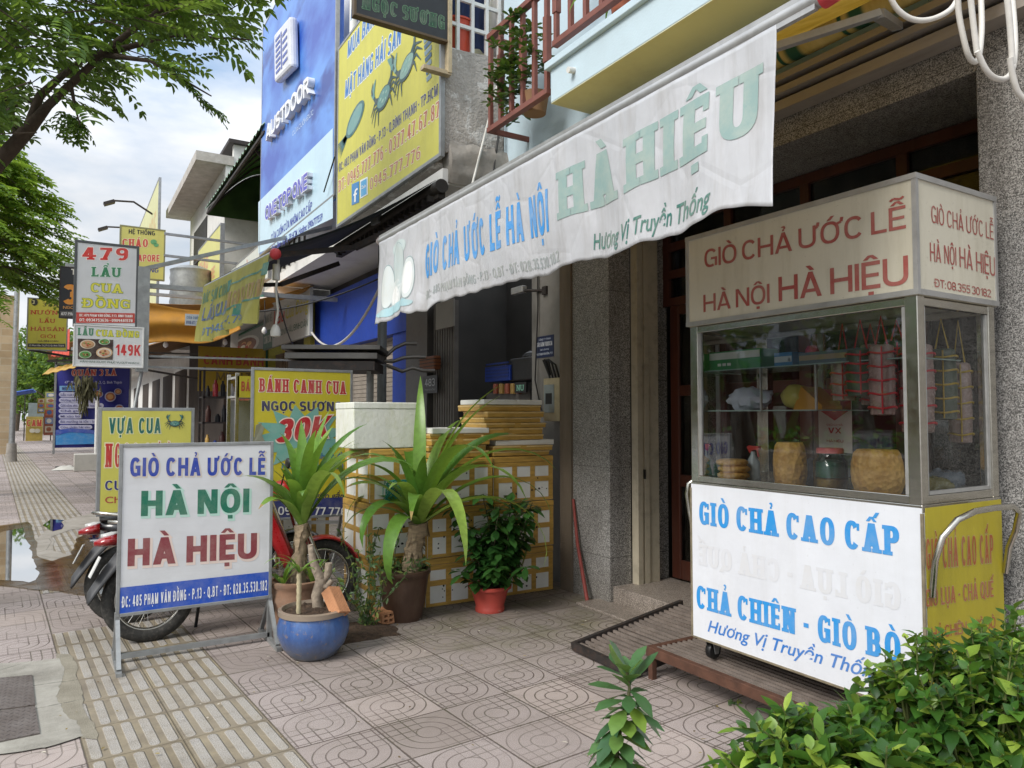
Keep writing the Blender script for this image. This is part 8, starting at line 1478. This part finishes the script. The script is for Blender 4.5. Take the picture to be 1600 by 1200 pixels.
# wires, hanging creeper
def sag(p, q, s_, n=16): p, q = V(p), V(q); return [p.lerp(q, i / n) - V((0, 0, 4 * s_ * (i / n) * (1 - i / n))) for i in range(n + 1)]
for i, (p, q, s_, lab) in enumerate(((onY(735, 300, 6.3), (3.86, 6.46, 5.3), -.0, 'thin pale cable climbing the peeling parapet'), (onY(765, 300, 6.35), (3.84, 6.4, 5.0), .05, 'black cable running up the corner beside the blue wall'), ((1.9, 12.1, 3.2), (3.9, 8.9, 3.6), .25, 'dark cable sagging below the dark awning'), ((3.9, 13.5, 3.1), (3.2, 8.1, 3.2), .5, 'grey cable looping under the blue sign'), ((3.9, 14, 2.9), (2.1, 8.8, 3.1), .35, 'black cable drooping behind the hanging bulb'), (onX(523, 245, 3.04), onX(506, 300, 3.04), .0, 'thin black cable hanging on the blue sign edge'))):
    b = MB(); b.tube(sag(p, q, s_), (.012, .012, .012, .02, .01, .01)[i], 6); o = b.build('cable', M['cable'] if i in (0, 3) else M['wire'], smooth=60, loc=tuple(p)); tag(o, lab, 'cable')
t = thing('cable_coil', 'white flat cable hanging in loose loops beside the granite column', 'cable', (2.6, 1.1, 3.3)); b = MB(); D = 2.75
for loop in (((1385, -20), (1400, 12), (1425, 30), (1455, 30), (1485, 15), (1500, -10)), ((1497, -20), (1498, 20), (1508, 70), (1516, 92), (1526, 96), (1531, 80), (1534, 40), (1532, -20)), ((1515, -20), (1520, 30), (1527, 85)), ((1527, 80), (1540, 108), (1555, 122), (1572, 122), (1583, 105), (1586, 60), (1580, -20)), ((1578, 90), (1584, 125), (1595, 150), (1625, 172)), ((1572, -20), (1578, 40), (1582, 100))):
    pts = [atD(u, v, D + .02 * i) for i, (u, v) in enumerate(loop)]; sm_ = []
    for i in range(len(pts) - 1):
        a0, a1, a2, a3 = pts[max(i - 1, 0)], pts[i], pts[i + 1], pts[min(i + 2, len(pts) - 1)]
        for k in range(5): u = k / 5; sm_.append(.5 * ((2 * a1) + (a2 - a0) * u + (2 * a0 - 5 * a1 + 4 * a2 - a3) * u * u + (3 * a1 - a0 - 3 * a2 + a3) * u ** 3))
    sm_.append(pts[-1]); b.tube(sm_, .0105, 8); D -= .03
b.build('loops', M['cable'], t, smooth=60)
random.seed(8); t = thing('hanging_creeper', 'dry trailing creeper hanging before the blue menu banner', 'plant', tuple(onY(136, 575, 22.))); b = MB()
for i in range(260): u, v = random.gauss(134, 9), rnd(585, 640); v = v if abs(u - 130) < 6 or v < 615 else v - 25; leaf(b, onY(u, v, 22. + rnd(-.3, .3)), (rnd(-.4, .4), rnd(-.4, .4), -1), rdir(), rnd(.15, .3), .05)
b.build('leaves', mat('dry_leaf', '5a573c', .9, 0, .3, 5), t)
b = MB(); a_ = onY(130, 572, 22.); b.bar((a_.x - .8, 22, a_.z + .1), (3.6, 22, a_.z + .4), .06, .06); b.build('rail', M['iron'], t)
for i, (u, D_, h_, r_, lab) in enumerate(((70, 62, 8.2, 4.2, 'dark round tree behind the juice stall'), (25, 75, 10, 5.5, 'tall green tree closing the street beside the pier'), (110, 78, 9, 5, 'green tree crown behind the yellow grill sign'), (45, 90, 8, 5, 'low broad tree far at the pavement end'), (88, 58, 7.4, 3.6, 'bushy tree showing under the red cloth awning'))):
    q = atD(u, 650, D_); round_tree(lab, q.x, q.y, 2.0, h_, r_, 60 + i, M['leaf_dark'], 1700, .46, 'trees closing the street')
# ================================================================ ACROSS THE ROAD (seen in the glass of the cart)
ap = thing('apartment_block', 'white apartment block across the road with arched balconies', 'building', (-42, 40, 0)); b = MB(); b.b2((-54, 20, 0), (-42, 75, 24)); b.build('wall', mat('apartment_white', 'cfd2d6', .8, 0, .06, .4), ap)
wp_ = None
for fl_ in range(7):
    for k in range(12):
        y = 22 + k * 4.4; z = 2 + fl_ * 3.1
        m_ = MB(); m_.b2((-42.0, y, z), (-41.9, y + (1.8 if k % 3 else 2.8), z + 2)); 
        if k % 3 == 0: m_.prism([(-41.9, y + 1.4 + 1.4 * math.cos(a), z + 2 + .7 * math.sin(a)) for a in [math.pi * i / 8 for i in range(9)]], (-.1, 0, 0))
        m_.build('window', mat('apartment_window', '3c4148', .25), ap)
ol = thing('shop_row', 'low shops across the road with a red front and grey roof', 'building', (-32, 25, 0)); b = MB(); b.b2((-40, -2, 0), (-33, 60, 4.6)); b.build('wall', mat('red_front', '7a3a34', .7, 0, .2, .6), ol); b = MB(); b.b2((-41, -3, 4.6), (-31.5, 61, 5.3)); b.build('roof', mat('grey_roof', '6a7272', .7), ol)
bd = Board((-31.3, 36, 6.5), (0, 9, 0), 6.5, (1, 0, 0)); s = thing('billboard', 'blue billboard with white bars on the roof across the road', 'billboard', (-31.3, 40, 5.3)); b = MB(); b.b2((-31.5, 36, 6.5), (-31.3, 45, 13)); b.build('panel', mat('billboard_blue', '2f74b8', .5), s); b = MB(); b.b2((-31.4, 37, 5.3), (-31.2, 37.3, 6.5)); b.b2((-31.4, 43.7, 5.3), (-31.2, 44, 6.5)); b.build('leg', M['iron'], s); b = MB()
for i in range(4): b.b2((-31.28, 37 + i * .8, 8 + i * .5), (-31.25, 41 + i * .8, 8.5 + i * .5))
b.build('bars', M['whitepaint'], s)
for i in range(6): round_tree(('first', 'second', 'third', 'fourth', 'fifth', 'sixth')[i] + ' street tree counted along the far side of the road', -27 + (i % 2) * 2, 4 + i * 8.5, 2.2, 8 + (i % 3), 3.6, 80 + i, M['leaf_dark'], 420, .6, 'trees across the road')
random.seed(99); b = MB()
for i in range(1500): leaf(b, (rnd(-15.5, -14.5), rnd(-2, 45), rnd(.35, 1.1)), rdir(.3), rdir(.5), .3, .16)
o = b.build('median_hedge', M['leaf_hedge'], loc=(-15, 20, .3)); tag(o, 'low hedge along the middle of the road', 'hedge', kind='stuff')
b = MB(); b.b2((-15.8, -3, 0), (-14.2, 46, .35)); struct('median_kerb', b, MC.get('kerb_cement') or mat('median_cement', '9a968e', .85))
